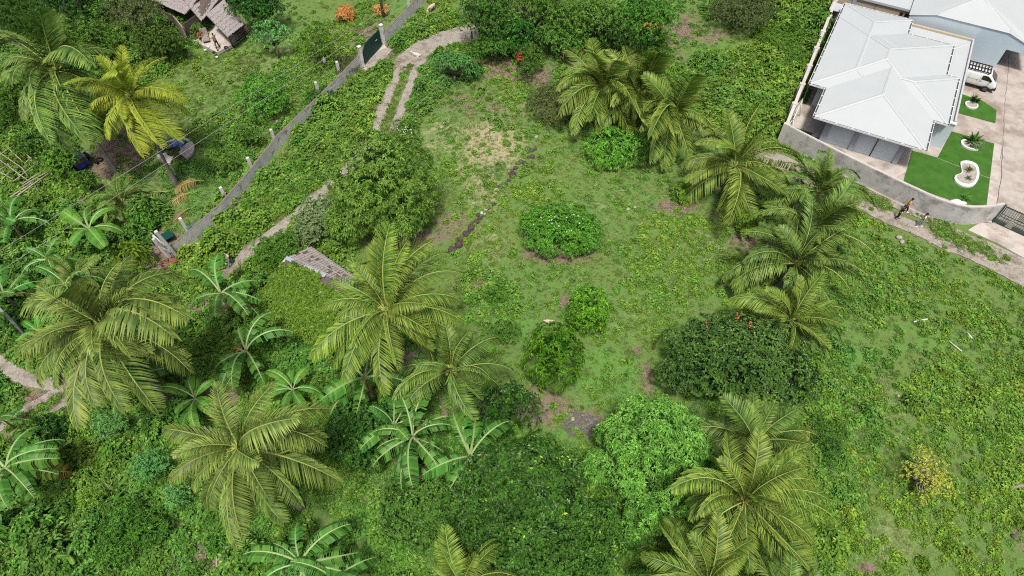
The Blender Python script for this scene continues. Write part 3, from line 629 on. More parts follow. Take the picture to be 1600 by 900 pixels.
def weed_mesh(seed, npt, r, h, L_, W_, nper, m, tilt=(40, 95)):
    rg = np.random.default_rng(seed); t = rg.random(npt) * 6.283; q = rg.random(npt) ** .6; z = h * (1 - q ** 2) * rg.uniform(.55, 1.05, npt) + .03
    p = np.stack([r * q * np.cos(t), r * q * np.sin(t), z], 1); n = np.stack([q * np.cos(t) * .6, q * np.sin(t) * .6, np.ones(npt)], 1) + rg.normal(0, .2, (npt, 3))
    V, T, v = leaf_cloud(p, n, L_, W_, nper, rg, tilt=tilt, v0=rg.random(npt)); return npmesh('weed', V, T, m, {'v': v})
LWALL = W2([(278, 402), (352, 338), (400, 282), (440, 230), (500, 172), (532, 140), (566, 104), (601, 70), (640, 30), (664, 2), (700, -42)])
SP = dict(shrub=weed_mesh(7, 260, 1.0, 1.5, .22, .11, 5, LM['weed']), grass=tuft_mesh(1, 22, .22, .16, .022, LM['grass'], .9), tall=tuft_mesh(2, 34, .30, .55, .03, LM['grass'], .8),
          weed=weed_mesh(3, 30, .38, .34, .19, .10, 5, LM['weed']), bush=weed_mesh(4, 64, .62, .72, .21, .11, 5, LM['weed']),
          vine=weed_mesh(5, 40, .50, .14, .11, .075, 3, LM['weed_dark'], (55, 100)), star=weed_mesh(6, 9, .22, .20, .30, .055, 6, LM['weed']))
# zone: outline, plants per m2 for each kind, patchiness (0 = even, 1 = separate patches), size, tint
ZN = [
 ([(-150, -150), (1330, -150), (1215, 225), (1420, 330), (1700, 480), (1700, 980), (-150, 980)], dict(weed=.55, vine=.35, grass=2.5, star=.08), .62, .85, .5),
 ([(400, 400), (560, 420), (700, 500), (720, 640), (480, 700), (400, 560)], dict(weed=2.5, vine=1.5, bush=.4), .25, .95, .4),
 ([(1180, 400), (1300, 330), (1320, 560), (1300, 960), (1100, 960), (1060, 650)], dict(weed=1.5, vine=1.5, grass=2), .4, .9, .35),
 ([(275, 395), (520, 130), (575, 110), (600, 85), (640, 40), (690, -20), (720, 60), (640, 100), (590, 210), (505, 295), (360, 410), (300, 440)], dict(weed=3.0, bush=1.3, vine=1.5, tall=1.0, star=.3, shrub=.03), .15, 1.0, .62),
 ([(610, 215), (650, 110), (700, 70), (760, 70), (745, 110), (690, 150), (650, 195), (640, 215)], dict(weed=3.5, bush=.8, vine=2, star=.2), .15, .9, .45),
 ([(480, 290), (520, 280), (560, 340), (540, 400), (480, 400), (440, 440), (350, 430), (400, 390)], dict(weed=3, bush=1.6, vine=2, tall=.6), .1, 1.0, .45),
 ([(1040, 120), (1110, 90), (1180, 70), (1200, -40), (1335, -60), (1300, 5), (1216, 222), (1180, 240), (1110, 190)], dict(weed=3.2, bush=1.7, vine=1.2, star=.3, shrub=.12), .32, 1.15, .60),
 ([(1100, 100), (1060, 140), (1120, 190), (1160, 215), (1215, 240), (1190, 130)], dict(weed=1.8, vine=1.5, grass=4), .35, .85, .6),
 ([(860, 110), (1080, 110), (1110, 180), (1060, 200), (900, 200)], dict(weed=2.5, vine=2.5, bush=.4), .25, .9, .35),
 ([(1290, 310), (1345, 325), (1420, 360), (1520, 405), (1660, 480), (1700, 960), (1220, 960), (1290, 700), (1260, 560)], dict(weed=3.0, bush=.12, vine=1.4, grass=3, star=.3), .72, .80, .82),
 ([(1420, 580), (1560, 560), (1680, 620), (1680, 960), (1540, 960), (1470, 820), (1420, 700)], dict(weed=3.2, bush=.2, vine=.8), .55, .86, .9),
 ([(1290, 330), (1420, 370), (1480, 440), (1380, 520), (1290, 470)], dict(weed=2.4, bush=.25, vine=1.2), .55, .95, .5),
 ([(1230, 560), (1330, 540), (1380, 680), (1340, 820), (1250, 900), (1230, 700)], dict(weed=2.5, bush=.5, vine=1.5, grass=2), .45, .95, .35),
 ([(-120, 420), (230, 430), (420, 430), (520, 560), (560, 700), (480, 800), (620, 960), (-140, 960)], dict(weed=3.0, bush=1.0, vine=2.6, tall=.25, star=.3, shrub=.16), .30, 1.05, .28),
 ([(-140, 215), (30, 220), (150, 300), (240, 340), (230, 430), (60, 470), (-140, 450)], dict(weed=3.2, bush=1.0, vine=2.8, star=.3, shrub=.16), .15, 1.0, .45),
 ([(480, 700), (640, 640), (900, 700), (1120, 800), (1130, 960), (560, 960)], dict(weed=2, bush=.5, vine=2.0, shrub=.10), .3, .95, .3),
 ([(160, 200), (330, 250), (400, 300), (300, 380), (200, 350)], dict(weed=1.3, vine=1.2, grass=3, tall=.4), .5, .8, .45),
 ([(300, 200), (410, 120), (540, 20), (640, -40), (520, 130), (350, 310)], dict(weed=2.0, bush=.4, vine=1.2, grass=3), .4, .85, .45),
 ([(230, 100), (300, 85), (420, 60), (400, 130), (300, 230), (240, 180)], dict(grass=7, weed=.4), .4, .9, .55),
 ([(-160, -150), (320, -150), (330, 60), (240, 120), (160, 210), (-160, 220)], dict(weed=2, bush=.6, vine=1.5, shrub=.2), .2, 1.0, .3),
 ([(700, -80), (1200, -80), (1100, 60), (1020, 100), (760, 100)], dict(weed=1.2, vine=1.2), .4, .9, .25),
 ([(650, 190), (760, 90), (1040, 120), (1100, 250), (1180, 340), (1200, 430), (1060, 480), (1030, 640), (900, 700), (760, 640), (700, 520), (720, 400), (640, 230)], dict(weed=1.35, vine=.55, grass=5, star=.10), .68, .75, .60),
 ([(960, 400), (1060, 300), (1180, 400), (1180, 470), (1040, 500), (960, 480)], dict(weed=2.2, vine=.8, star=.3), .6, .8, .62),
 ([(740, 400), (800, 440), (810, 500), (760, 500), (720, 450)], dict(weed=3, bush=.5), .4, .9, .5),
 ([(800, 260), (860, 260), (850, 350), (800, 340)], dict(weed=2.2, star=.3), .55, .8, .6),
]
pts = {k: [] for k in SP}
for zi, (poly, den, patch, size, tint) in enumerate(ZN):
    W = W2(poly); x0, y0 = W.min(0); x1, y1 = W.max(0); A = (x1 - x0) * (y1 - y0)
    for sp, dn in den.items():
        n = int(A * dn); x = rng.uniform(x0, x1, n); y = rng.uniform(y0, y1, n)
        nn = fbm(x * .42 + .35 * y + zi, y * .30 + 3 * (sp == 'vine'), 4); n2 = fbm(x * 1.7, y * 1.7 + 40, 2)
        f = nn * .7 + n2 * .3; lim = .5 * patch + .14
        k = inpoly(x, y, W) & ~inpoly(x, y, COMP) & ~inpoly(x, y, APRON) & (road_d(x, y) > (.05 if sp == 'grass' else .42 if sp == 'bush' else .9 if sp == 'shrub' else .24) + .15 * rng.random(n)) & (pdist(x, y, LWALL) > (.15 if sp == 'grass' else .9 if sp == 'shrub' else .55)) & ((f > lim + rng.normal(0, .03, n)) if sp != 'grass' else (f > .12))
        for l, w in FOOT: k &= pdist(x, y, l) > w
        for q in ((1411, 332), (1400, 342), (1434, 354), (361, 414), (857, 507), (675, 16)):
            w_ = at(*q); k &= np.hypot(x - w_.x, y - w_.y) > 1.1
        if sp not in ('grass',): k &= blobs(x, y, BL_DIRT) < rng.uniform(.35, 1.15, n)
        x, y, f = x[k], y[k], f[k]; s = size * rng.uniform(.6, 1.25, len(x)) * (.75 + .6 * np.clip((f - lim) * 3, 0, 1))
        t = np.clip(tint + (fbm(x * .15, y * .15 + 9, 3) - .5) * 1.2 + rng.normal(0, .08, len(x)), 0, 1)
        pts[sp].append(np.column_stack([x, y, gh_np(x, y), s, t]))
NM = dict(shrub='tall_undergrowth', grass='short_grass', tall='tall_grass', weed='leafy_weeds', bush='dense_undergrowth', vine='creeping_weeds', star='broad_leaved_weeds')
for sp, a in pts.items():
    a = np.concatenate(a); scatter(NM[sp], SP[sp], a[:, :3], a[:, 3], a[:, 4]); print(sp, len(a))
# grass between the wheel ruts and along the wall foot
x, y = [], []
for line, hw, n in ((W2([(600, 205), (616, 160), (636, 105)]), .28, 90), (W2([(1250, 268), (1350, 308), (1435, 348), (1500, 378), (1560, 402)]), .5, 500), (W2([(1230, 228), (1300, 276), (1400, 328), (1490, 362)]), .45, 420), (W2([(20, 668), (95, 620)]), .25, 90)):
    t = rng.random(n) * (len(line) - 1); i = t.astype(int); p = line[i] + (line[np.minimum(i + 1, len(line) - 1)] - line[i]) * (t - i)[:, None]; x += list(p[:, 0] + rng.normal(0, hw, n)); y += list(p[:, 1] + rng.normal(0, hw, n))
x = np.array(x); y = np.array(y); k = ~inpoly(x, y, COMP)
for q in ((1411, 332), (1400, 342), (1434, 354)):
    w_ = at(*q); k &= np.hypot(x - w_.x, y - w_.y) > 1.15
x, y = x[k], y[k]
scatter('rut_grass', SP['grass'], np.column_stack([x, y, gh_np(x, y) + .03]), rng.uniform(.7, 1.3, len(x)), rng.uniform(.3, .8, len(x)))
k = rng.random(len(x)) < .22; scatter('verge_weeds', SP['weed'], np.column_stack([x, y, gh_np(x, y) + .03])[k], rng.uniform(.35, .75, k.sum()), rng.uniform(.2, .6, k.sum()))
# loose stones on the tracks, dead leaves under the trees
def pebble(m):
    b = MB(); b.ell((0, 0, .3), (1, .8, .6), 6, 4, 0, .15); return b.mesh('pebble', m)
Sx, Sy = [], []
for l, w in TR:
    n = int(np.sum(np.hypot(*np.diff(l, axis=0).T)) * w * 26); t = rng.random(n) * (len(l) - 1); i = t.astype(int); p = l[i] + (l[i + 1] - l[i]) * (t - i)[:, None]; Sx += list(p[:, 0] + rng.normal(0, w * .75, n)); Sy += list(p[:, 1] + rng.normal(0, w * .75, n))
Sx = np.array(Sx); Sy = np.array(Sy); k = ~inpoly(Sx, Sy, COMP) & ~inpoly(Sx, Sy, APRON); Sx, Sy = Sx[k], Sy[k]
scatter('track_gravel', pebble(M['rock_pale']), np.column_stack([Sx, Sy, gh_np(Sx, Sy) + .05]), rng.lognormal(-3.35, .45, len(Sx)), rng.random(len(Sx)), .5)
n = 60000; x = rng.uniform(-60, 50, n); y = rng.uniform(10, 78, n); k = (rng.random(n) < blobs(x, y, BL_DIRT) ** 1.5 * .8 + .012) & ~inpoly(x, y, COMP) & (road_d(x, y) > 0); x, y = x[k], y[k]
dm = leafmat('dead_leaves', (.16, .09, .06), (.42, .30, .22), (.60, .50, .40), trans=.1)
lr = np.random.default_rng(5); V, T, v = leaf_cloud(lr.uniform(-.35, .35, (7, 3)) * [1, 1, .03] + [0, 0, .04], np.tile([0, 0, 1.], (7, 1)), .17, .07, 1, lr, tilt=(75, 92))
scatter('fallen_leaves', npmesh('dead_leaf', V, T, dm, {'v': v}), np.column_stack([x, y, gh_np(x, y) + .015]), rng.uniform(.6, 1.3, len(x)), rng.random(len(x)))

b = MB(); c = at(905, 662); ar_ = random.Random(4); pts_ = []
for i in range(22):
    a = i / 22 * 6.283; q = ar_.uniform(.75, 1.1); pts_.append((c.x + 1.75 * q * math.cos(a), c.y + 1.0 * q * math.sin(a)))
b.add([(x, y, gh(x, y) + .03) for x, y in pts_] + [(c.x, c.y, gh(c.x, c.y) + .07)], [(i, (i + 1) % 22, 22) for i in range(22)])
tag(b.build('ash_ground', mat('ash', (.20, .185, .17), (.07, .065, .06), 9, .95, .8, stain=(.36, .33, .30), stain_scale=3, stain_amt=.3)), kind='structure')
# ------------------------------------------------------------------ the walled compound and its house (u, v: the house's own axes)
OX, OY = 28.013, 50.694; HA = math.radians(61.8); UX, UY = math.cos(HA), math.sin(HA); VX, VY = UY, -UX
def Lf(u, v, z=0.0): return Vector((OX + u * UX + v * VX, OY + u * UY + v * VY, z))
RU = HA                                      # rotation that turns +x onto u
def lbox(b, u0, u1, v0, v1, z0, z1, m=0): b.prism([Lf(u0, v0)[:2], Lf(u1, v0)[:2], Lf(u1, v1)[:2], Lf(u0, v1)[:2]], z0, z1, m)
def lpoly(b, pts, z0, z1, m=0): b.prism([Lf(*p)[:2] for p in pts], z0, z1, m)
def lbeam(b, p, q, w, h=None, m=0): b.beam(Lf(*p), Lf(*q), w, h, m)

b = MB(); b.prism([tuple(p) for p in COMP], -.2, .10); tag(b.build('compound_floor', M['driveway']), kind='structure')
b = MB(); b.prism([tuple(p) for p in APRON], -.2, .07); tag(b.build('driveway_apron', M['concrete']), kind='structure')
b = MB(); b.prism([tuple(at(*p)[:2]) for p in [(568, 108), (578, 112), (608, 80), (600, 70), (590, 76)]], -.1, .06); tag(b.build('gate_path', M['concrete']), kind='structure')
b = MB(); lpoly(b, [(-2.2, 1.9), (-.9, -1.6), (.85, -1.6), (.85, 8.3), (3.2, 8.6), (3.6, 11.4), (-.5, 8.9), (-2.9, 7.6)], .08, .125); lpoly(b, [(.9, -1.7), (5.6, -1.2), (5.6, 1.5), (.9, 1.5)], .08, .13)
lpoly(b, [(8.45, 16.15), (8.35, 16.75), (-.4, 17.1), (-3.0, 16.95), (-2.9, 16.3), (-.55, 16.35)], .08, .128); tag(b.build('paved_walk', M['concrete']), kind='structure')
def turf(name, pts, z=.15):
    b = MB(); lpoly(b, pts, .08, z); return tag(b.build(name, M['turf']), kind='structure')
def lp(px, py): 
    q = at(px, py) - Vector((OX, OY, 0)); return (q.x * UX + q.y * UY, q.x * VX + q.y * VY)
turf('turf_lawn', [lp(*p) for p in [(1424, 237), (1464, 248), (1486, 207), (1552, 226), (1540, 321), (1524, 322), (1500, 320), (1450, 302), (1411, 284)]])
turf('turf_lawn', [lp(*p) for p in [(1488, 148), (1503, 149), (1537, 161), (1556, 174), (1554, 194), (1492, 177)]])
turf('turf_strip', [(-.7, -1.9), (5.7, -1.95), (5.7, -1.15), (18.8, -1.1), (18.8, -2.5), (-.7, -1.9)][:5] + [(5.0, -2.05)])
turf('turf_strip', [(-.85, -1.95), (1.6, -1.95), (1.6, .45), (-1.5, .45)], .152)

def hip(u0, u1, v0, v1, z0, s, th=.10):
    w = min(u1 - u0, v1 - v0) / 2; 
    if u1 - u0 > v1 - v0: r = [(u0 + w, (v0 + v1) / 2), (u1 - w, (v0 + v1) / 2)]
    else: r = [((u0 + u1) / 2, v0 + w), ((u0 + u1) / 2, v1 - w)]
    e = [(u0, v0), (u1, v0), (u1, v1), (u0, v1)]
    vs = [Lf(*p, z0 - th) for p in e] + [Lf(*p, z0) for p in e] + [Lf(*p, z0 + w * s) for p in r]
    fs = [(0, 1, 2, 3), (0, 1, 5, 4), (1, 2, 6, 5), (2, 3, 7, 6), (3, 0, 4, 7)]
    fs += [(4, 5, 9, 8), (5, 6, 9), (6, 7, 8, 9), (7, 4, 8)] if u1 - u0 > v1 - v0 else [(4, 5, 8), (5, 6, 9, 8), (6, 7, 9), (7, 4, 8, 9)]
    lines = ([(e[0], r[0]), (e[1], r[1]), (e[2], r[1]), (e[3], r[0]), (r[0], r[1])] if u1 - u0 > v1 - v0 else [(e[0], r[0]), (e[1], r[0]), (e[2], r[1]), (e[3], r[1]), (r[0], r[1])])
    return vs, fs, lines
RS = .20; RZ = 3.12
RECTS = [(0, 18, 0, 9.75), (4.8, 18, -1.55, 9.85), (4.8, 20.8, -1.56, 5.35), (4.65, 12.4, 1.5, 11.0)]
def rz(u, v, rc): 
    u0, u1, v0, v1 = rc; return RZ + RS * min(u - u0, u1 - u, v - v0, v1 - v)
house = thing('house', 'single storey house with a broad white hipped metal roof and pale blue walls', 'house', Lf(9, 4, .1), 0)
hl = -house.location
def HB(b, name, mats): return link(name, b.mesh(name, mats), house, loc=hl)
b = MB(); O = [(.9, 1.35), (5.7, 1.35), (5.7, -.7), (20.0, -.7), (20.0, 4.5), (17.2, 4.5), (17.2, 9.0), (11.6, 9.0), (11.6, 9.9), (5.3, 9.9), (5.3, 8.3), (.9, 8.3)]
lpoly(b, O, .1, 3.08, 0); HB(b, 'wall', M['blue_wall'])
for v0, v1 in ((1.2, 1.75), (3.95, 4.35), (7.95, 8.35)):
    b = MB(); lbox(b, .72, .95, v0, v1, .1, 3.03); HB(b, 'pilaster', M['pilaster'])
b = MB(); lbox(b, 5.15, 5.4, 8.3, 11.7, .1, 2.95); HB(b, 'porch_wall', M['blue_wall'])
b = MB(); lbox(b, 5.05, 5.38, 11.05, 11.75, 2.951, 3.05); HB(b, 'wall_cap', M['white'])
b = MB(); b.tube([Lf(.72, 5.95, 3.0), Lf(.82, 5.95, 2.8), Lf(.84, 5.95, .12)], .045, 6); b.tube([Lf(.7, 5.75, 2.98), Lf(.7, 6.1, 2.98)], .05, 6); HB(b, 'downpipe', M['black'])
for v in (2.75, 3.2, 6.5):
    b = MB(); lbox(b, .82, .93, v, v + .3, 2.45, 2.68); HB(b, 'vent', M['black'])
for v in (1.6, 8.1):
    b = MB(); b.ell(Lf(.62, v, 2.85), .11, 8, 6); b.beam(Lf(.62, v, 2.85), Lf(.8, v, 2.95), .04); HB(b, 'camera_lamp', M['white'])
rb = MB()
for i, rc in enumerate(RECTS):
    vs, fs, ln = hip(*rc, RZ + .004 * i, RS); rb.add(vs, fs)
roof = HB(rb, 'roof', M['roof'])
def cap(b, p, q, w=.32):
    p = Vector(p); q = Vector(q); d = (q - p).normalized(); n = d.cross(Vector((0, 0, 1))).normalized() * w / 2; up = Vector((0, 0, .05)); dn = Vector((0, 0, -.01))
    b.add([p - n + dn, p + up, p + n + dn, q - n + dn, q + up, q + n + dn], [(0, 1, 4, 3), (1, 2, 5, 4), (0, 2, 1), (3, 4, 5), (0, 3, 5, 2)])
for i, rc in enumerate(RECTS):
    for (a, c) in hip(*rc, RZ, RS)[2]:
        K = 40; run = None; runs = []
        for k in range(K + 1):
            u = a[0] + (c[0] - a[0]) * k / K; v = a[1] + (c[1] - a[1]) * k / K; z = rz(u, v, rc)
            vis = all(rz(u, v, o2) < z + .02 or not (o2[0] <= u <= o2[1] and o2[2] <= v <= o2[3]) for j, o2 in enumerate(RECTS) if j != i)
            if vis:
                if run is None: run = [k, k]
                run[1] = k
            if (not vis or k == K) and run: runs.append(run) if run[1] > run[0] else None; run = None
        for k0, k1 in runs:
            P = [Lf(a[0] + (c[0] - a[0]) * k / K, a[1] + (c[1] - a[1]) * k / K, rz(a[0] + (c[0] - a[0]) * k / K, a[1] + (c[1] - a[1]) * k / K, rc) + .012 + .003 * i) for k in (k0, k1)]
            b = MB(); cap(b, *P); o = link('ridge_cap', b.mesh('ridge_cap', M['ridge']), roof)
EO = [(0, 0), (4.8, 0), (4.8, -1.56), (20.8, -1.56), (20.8, 5.35), (18, 5.35), (18, 9.85), (12.4, 9.85), (12.4, 11), (4.65, 11), (4.65, 9.75), (0, 9.75)]
for i in range(12):                          # open gutters with a dark channel and white straps
    p = EO[i]; q = EO[(i + 1) % 12]; d = Vector((q[0] - p[0], q[1] - p[1])).normalized(); n = Vector((d.y, -d.x)); Ln = math.hypot(q[0] - p[0], q[1] - p[1])
    P = lambda t, o, z: (p[0] + d.x * t + n.x * o, p[1] + d.y * t + n.y * o, z)
    b = MB(); lbeam(b, P(.0, .07, 3.055), P(Ln, .07, 3.055), .12, .03); g_ = HB(b, 'gutter', M['gutter_dark'])
    b = MB(); lbeam(b, P(-.05, .155, 3.06), P(Ln + .05, .155, 3.06), .035, .15)
    t = .5
    while t < Ln - .2: lbeam(b, P(t, -.02, 3.105), P(t, .16, 3.105), .10, .03); t += 1.45
    link('gutter_rim', b.mesh('gutter_rim', M['white']), g_)
carp = thing('carport', 'flat white carport roof with a raised rim along the right side of the house', 'carport', Lf(13, 10, .1)); cl = -carp.location
def CB(b, name, m): return link(name, b.mesh(name, m), carp, loc=cl)
b = MB(); lbox(b, 5.9, 20.45, 5.3, 11.55, 2.45, 2.66); CB(b, 'roof', M['roof'])
b = MB(); lbox(b, 5.75, 20.6, 11.552, 11.70, 2.40, 2.92); CB(b, 'rim', M['ridge'])
b = MB(); lbox(b, 20.452, 20.72, 5.3, 11.549, 2.40, 2.88); CB(b, 'rim', M['beige_wall'])
b = MB(); cap(b, Lf(17.95, 9.95, 2.70), Lf(20.4, 11.5, 2.67), .30); CB(b, 'ridge_cap', M['ridge'])
for u in (20.3, 13.4):
    b = MB(); lbox(b, u - .1, u + .1, 11.2, 11.4, .1, 2.44); CB(b, 'post', M['white'])

# neighbour
nb = thing('house', 'blue walled house with a pale sheet roof at the top right edge beyond the carport', 'house', Lf(26, 11, .1)); nl_ = -nb.location
def NB(b, name, m): return link(name, b.mesh(name, m), nb, loc=nl_)
def lwallface(b, u, th, poly):               # wall slab at u with outline (v, z)
    n = len(poly); vs = [Lf(u, v, z) for v, z in poly] + [Lf(u + th, v, z) for v, z in poly]
    b.add(vs, [list(range(n)), list(range(n, 2 * n))[::-1]] + [(i, (i + 1) % n, n + (i + 1) % n, n + i) for i in range(n)])
b = MB(); lwallface(b, 21.35, .2, [(5, .1), (11.8, .1), (11.8, 4.0), (7.4, 4.0), (5, 3.35)]); NB(b, 'wall', M['blue_wall'])
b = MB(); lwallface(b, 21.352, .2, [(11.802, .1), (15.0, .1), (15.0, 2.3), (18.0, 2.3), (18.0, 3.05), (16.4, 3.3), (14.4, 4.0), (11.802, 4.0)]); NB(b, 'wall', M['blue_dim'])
b = MB(); P = [Lf(21.25, 4.9, 3.38), Lf(21.25, 7.4, 4.04), Lf(21.25, 14.4, 4.04), Lf(21.25, 16.4, 3.34), Lf(21.25, 18.1, 3.0), Lf(25.2, 11, 5.1), Lf(38, 11, 5.1), Lf(38, 4.9, 3.4), Lf(38, 16.0, 3.4)]
b.add(P, [(1, 2, 5), (2, 3, 5), (3, 4, 8, 6, 5), (0, 1, 5), (0, 5, 6, 7)]); rf2 = NB(b, 'roof', M['roof'])
for a, c in ((P[1] + Vector((.3, .3, 0)), P[5]), (P[2] + Vector((.2, .4, 0)), P[5]), (P[5], P[6])):
    b = MB(); cap(b, a + Vector((0, 0, .02)), c + Vector((0, 0, .02))); link('ridge_cap', b.mesh('ridge_cap', M['ridge']), rf2)
nb2 = thing('house', 'beige walled annex with air conditioners behind the white roof', 'house', Lf(25, 1, .1)); nl_ = -nb2.location
def N2(b, name, m, par=None): return link(name, b.mesh(name, m), par or nb2, loc=nl_ if par is None else (0, 0, 0))
b = MB(); lbox(b, 22.9, 23.1, -2.5, 5.9, .1, 2.9); lbox(b, 21.6, 22.9, 5.6, 5.75, .1, 2.9); N2(b, 'wall', M['beige_wall'])
b = MB(); lbox(b, 22.75, 30, -2.6, 6.0, 2.9, 3.15); N2(b, 'roof', M['roof'])
b = MB(); lbox(b, 22.85, 22.9, 1.45, 1.5, .1, 2.9); N2(b, 'drain_pipe', M['bark'])
b = MB(); lbox(b, 22.82, 22.9, -1.0, -.6, .1, 2.9); N2(b, 'pilaster', M['pilaster'])
for v in (4.1, 4.6):
    b = MB(); lbox(b, 22.8, 22.9, v, v + .32, 2.3, 2.6); N2(b, 'vent', M['black'])
b = MB(); lbox(b, 21.9, 22.3, 4.5, 5.3, .5, 1.15); ac = N2(b, 'air_conditioner', M['white']); b = MB(); b.tube([Lf(21.86, 4.85, .82), Lf(21.9, 4.85, .82)], .26, 14); N2(b, 'fan_grille', M['steel'], ac).location = (0, 0, 0)

# compound wall: straight plastered runs that bend round to the gate
wp = [lp(*p) for p in [(1217, 222), (1300, 266), (1360, 296), (1400, 316), (1450, 339), (1475, 347), (1493, 350.5), (1512, 351), (1530, 349.5), (1549, 346)]]
cw = thing('boundary_wall', 'tall grey rendered wall curving round the compound beside the dirt lane', 'wall', Lf(-2, 6, 0)); cwl = -cw.location
def offs(pts, d):
    out = []
    for i, p in enumerate(pts):
        a = pts[max(i - 1, 0)]; c = pts[min(i + 1, len(pts) - 1)]; dx, dy = c[0] - a[0], c[1] - a[1]; l = math.hypot(dx, dy); out.append((p[0] - dy / l * d, p[1] + dx / l * d))
    return out
wi = offs(wp, -.2) if False else offs(wp, .2)
if (wi[2][0] < wp[2][0]): wi = offs(wp, -.2)
def ribbon(b, A, B, z0, z1):
    n = len(A); vs = [Lf(*p, z0) for p in A] + [Lf(*p, z0) for p in B] + [Lf(*p, z1) for p in A] + [Lf(*p, z1) for p in B]; f = []
    for i in range(n - 1): f += [(i, i + 1, 2 * n + i + 1, 2 * n + i), (n + i, 3 * n + i, 3 * n + i + 1, n + i + 1), (2 * n + i, 2 * n + i + 1, 3 * n + i + 1, 3 * n + i), (i, n + i, n + i + 1, i + 1)]
    f += [(0, 2 * n, 3 * n, n), (n - 1, 2 * n - 1, 4 * n - 1, 3 * n - 1)]; b.add(vs, f)
b = MB(); ribbon(b, wp, wi, -.2, 2.08); link('wall', b.mesh('wall', M['wall_new']), cw, loc=cwl)
b = MB(); ribbon(b, offs(wp, -.03 if wi[2][0] > wp[2][0] else .03), wi, 2.082, 2.14); link('coping', b.mesh('coping', M['cap_new']), cw, loc=cwl)
b = MB(); ribbon(b, [(-1.0, -2.1), (40, -3.3)], [(-1.0, -1.9), (40, -3.1)], -.2, 2.08); link('wall', b.mesh('wall', M['wall_new']), cw, loc=cwl)
b = MB(); ribbon(b, [(-1.05, -2.15), (40, -3.35)], [(-1.0, -1.85), (40, -3.05)], 2.082, 2.14); link('coping', b.mesh('coping', M['cap_new']), cw, loc=cwl)
for k in range(10):
    u = -1 + 3.4 * k; b = MB(); lbox(b, u - .17, u + .17, -2.32 - .029 * u, -1.78 - .029 * u, -.1, 2.2); link('pier', b.mesh('pier', M['cap_new']), cw, loc=cwl)

# gate: dark green bars and cream lattice
ga = at(1552, 348); gd = (at(1604, 372) - at(1552, 348)).normalized(); gt = thing('gate', 'green barred double gate with cream lattice strips at the compound entrance', 'gate', ga, math.atan2(gd.y, gd.x))
gw = 5.2; leafw = gw / 2
for k in range(2):
    x0 = k * (leafw + .06); b = MB()
    for z in (.12, 2.0): b.box((x0 + leafw / 2, 0, z), (leafw, .07, .07))
    for x in (x0 + .035, x0 + leafw - .035): b.box((x, 0, 1.06), (.07, .07, 1.95))
    for z in (.93, 1.2): b.box((x0 + leafw / 2, 0, z), (leafw, .05, .05))
    fr = b.build('gate_frame', M['gate_green'], gt)
    for z in list(np.arange(.26, .9, .115)) + list(np.arange(1.32, 1.95, .115)):
        b = MB(); b.box((x0 + leafw / 2, .004, z), (leafw - .1, .03, .035)); b.build('bar', M['gate_green'], fr)
    b = MB(); b.box((x0 + leafw / 2, .0, 1.065), (leafw - .14, .03, .21)); b.build('cream_panel', M['gate_cream'], fr)
    for xx, z in ((x0 + leafw * .42, .52), (x0 + leafw * .58, 1.62)):
        b = MB(); b.box((xx, -.02, z), (.5, .04, .70)); b.build('cream_panel', M['gate_cream'], fr)
    b = MB()
    for i in range(10): b.box((x0 + .15 + i * (leafw - .3) / 9, -.03, 1.065), (.02, .02, .2))
    for xx, z in ((x0 + leafw * .42, .52), (x0 + leafw * .58, 1.62)):
        for i in range(5): b.box((xx - .2 + i * .1, -.05, z), (.02, .02, .68))
    b.build('lattice', M['gate_green'], fr)
b = MB()
for i in range(2): b.box((i * (gw + .2) - .1, .0, 1.05), (.12, .12, 2.2))
b.build('gate_post', M['gate_green'], gt)

# planters
def planter(label, px, py, pts, plants, red=None):
    c = at(px, py); t = thing('planter', label, 'planter', (c.x, c.y, .15), 0, 'white rimmed planters on the turf')
    n = len(pts); cx = sum(p[0] for p in pts) / n; cy = sum(p[1] for p in pts) / n
    inn = [((p[0] - cx) * .8 + cx, (p[1] - cy) * .8 + cy) for p in pts]
    b = MB(); vs = [(p[0], p[1], 0) for p in pts] + [(p[0], p[1], .16) for p in pts] + [(p[0], p[1], .16) for p in inn] + [(p[0], p[1], 0) for p in inn]
    b.add(vs, [(r * n + i, r * n + (i + 1) % n, ((r + 1) % 4) * n + (i + 1) % n, ((r + 1) % 4) * n + i) for r in range(4) for i in range(n)]); b.build('rim', M['white'], t)
    b = MB(); b.prism(inn, .0, .10); b.build('pebble_bed', M['rock_pale'], t)
    return t
def smooth(pts, n=30):
    q = []; m = len(pts)
    for i in range(n):
        s = i / n * m; k = int(s); f = s - k; P = [Vector(pts[(k + j - 1) % m]) for j in range(4)]
        q.append(tuple(.5 * ((2 * P[1]) + (-P[0] + P[2]) * f + (2 * P[0] - 5 * P[1] + 4 * P[2] - P[3]) * f * f + (-P[0] + 3 * P[1] - 3 * P[2] + P[3]) * f ** 3)))
    return q
circ = lambda a, c: [(a * math.cos(i * math.pi / 12), c * math.sin(i * math.pi / 12)) for i in range(24)]
def spiky(px, py, z, r, h, leaf, label, seed, n=30, name='garden_plant', cat='plant'):
    rg = random.Random(seed); c = at(px, py); t = thing(name, label, cat, (c.x, c.y, z)); b = MB()
    lr = np.random.default_rng(seed); V, T, v = leaf_cloud(np.tile([0, 0, .05], (n, 1)) + lr.normal(0, .03, (n, 3)), np.tile([0, 0, 1.], (n, 1)), r * 1.3, r * .22, 1, lr, tilt=(15, 80), droop=.1)
    link('leaves', npmesh('leaves', V, T, LM[leaf], {'v': v}), t); b.tube([(0, 0, -.05), (0, 0, .12)], .05, 6); b.build('stem', M['bark'], t); return t
planter('small round white rimmed planter on the upper turf strip', 1516, 167, circ(.62, .60), 0)
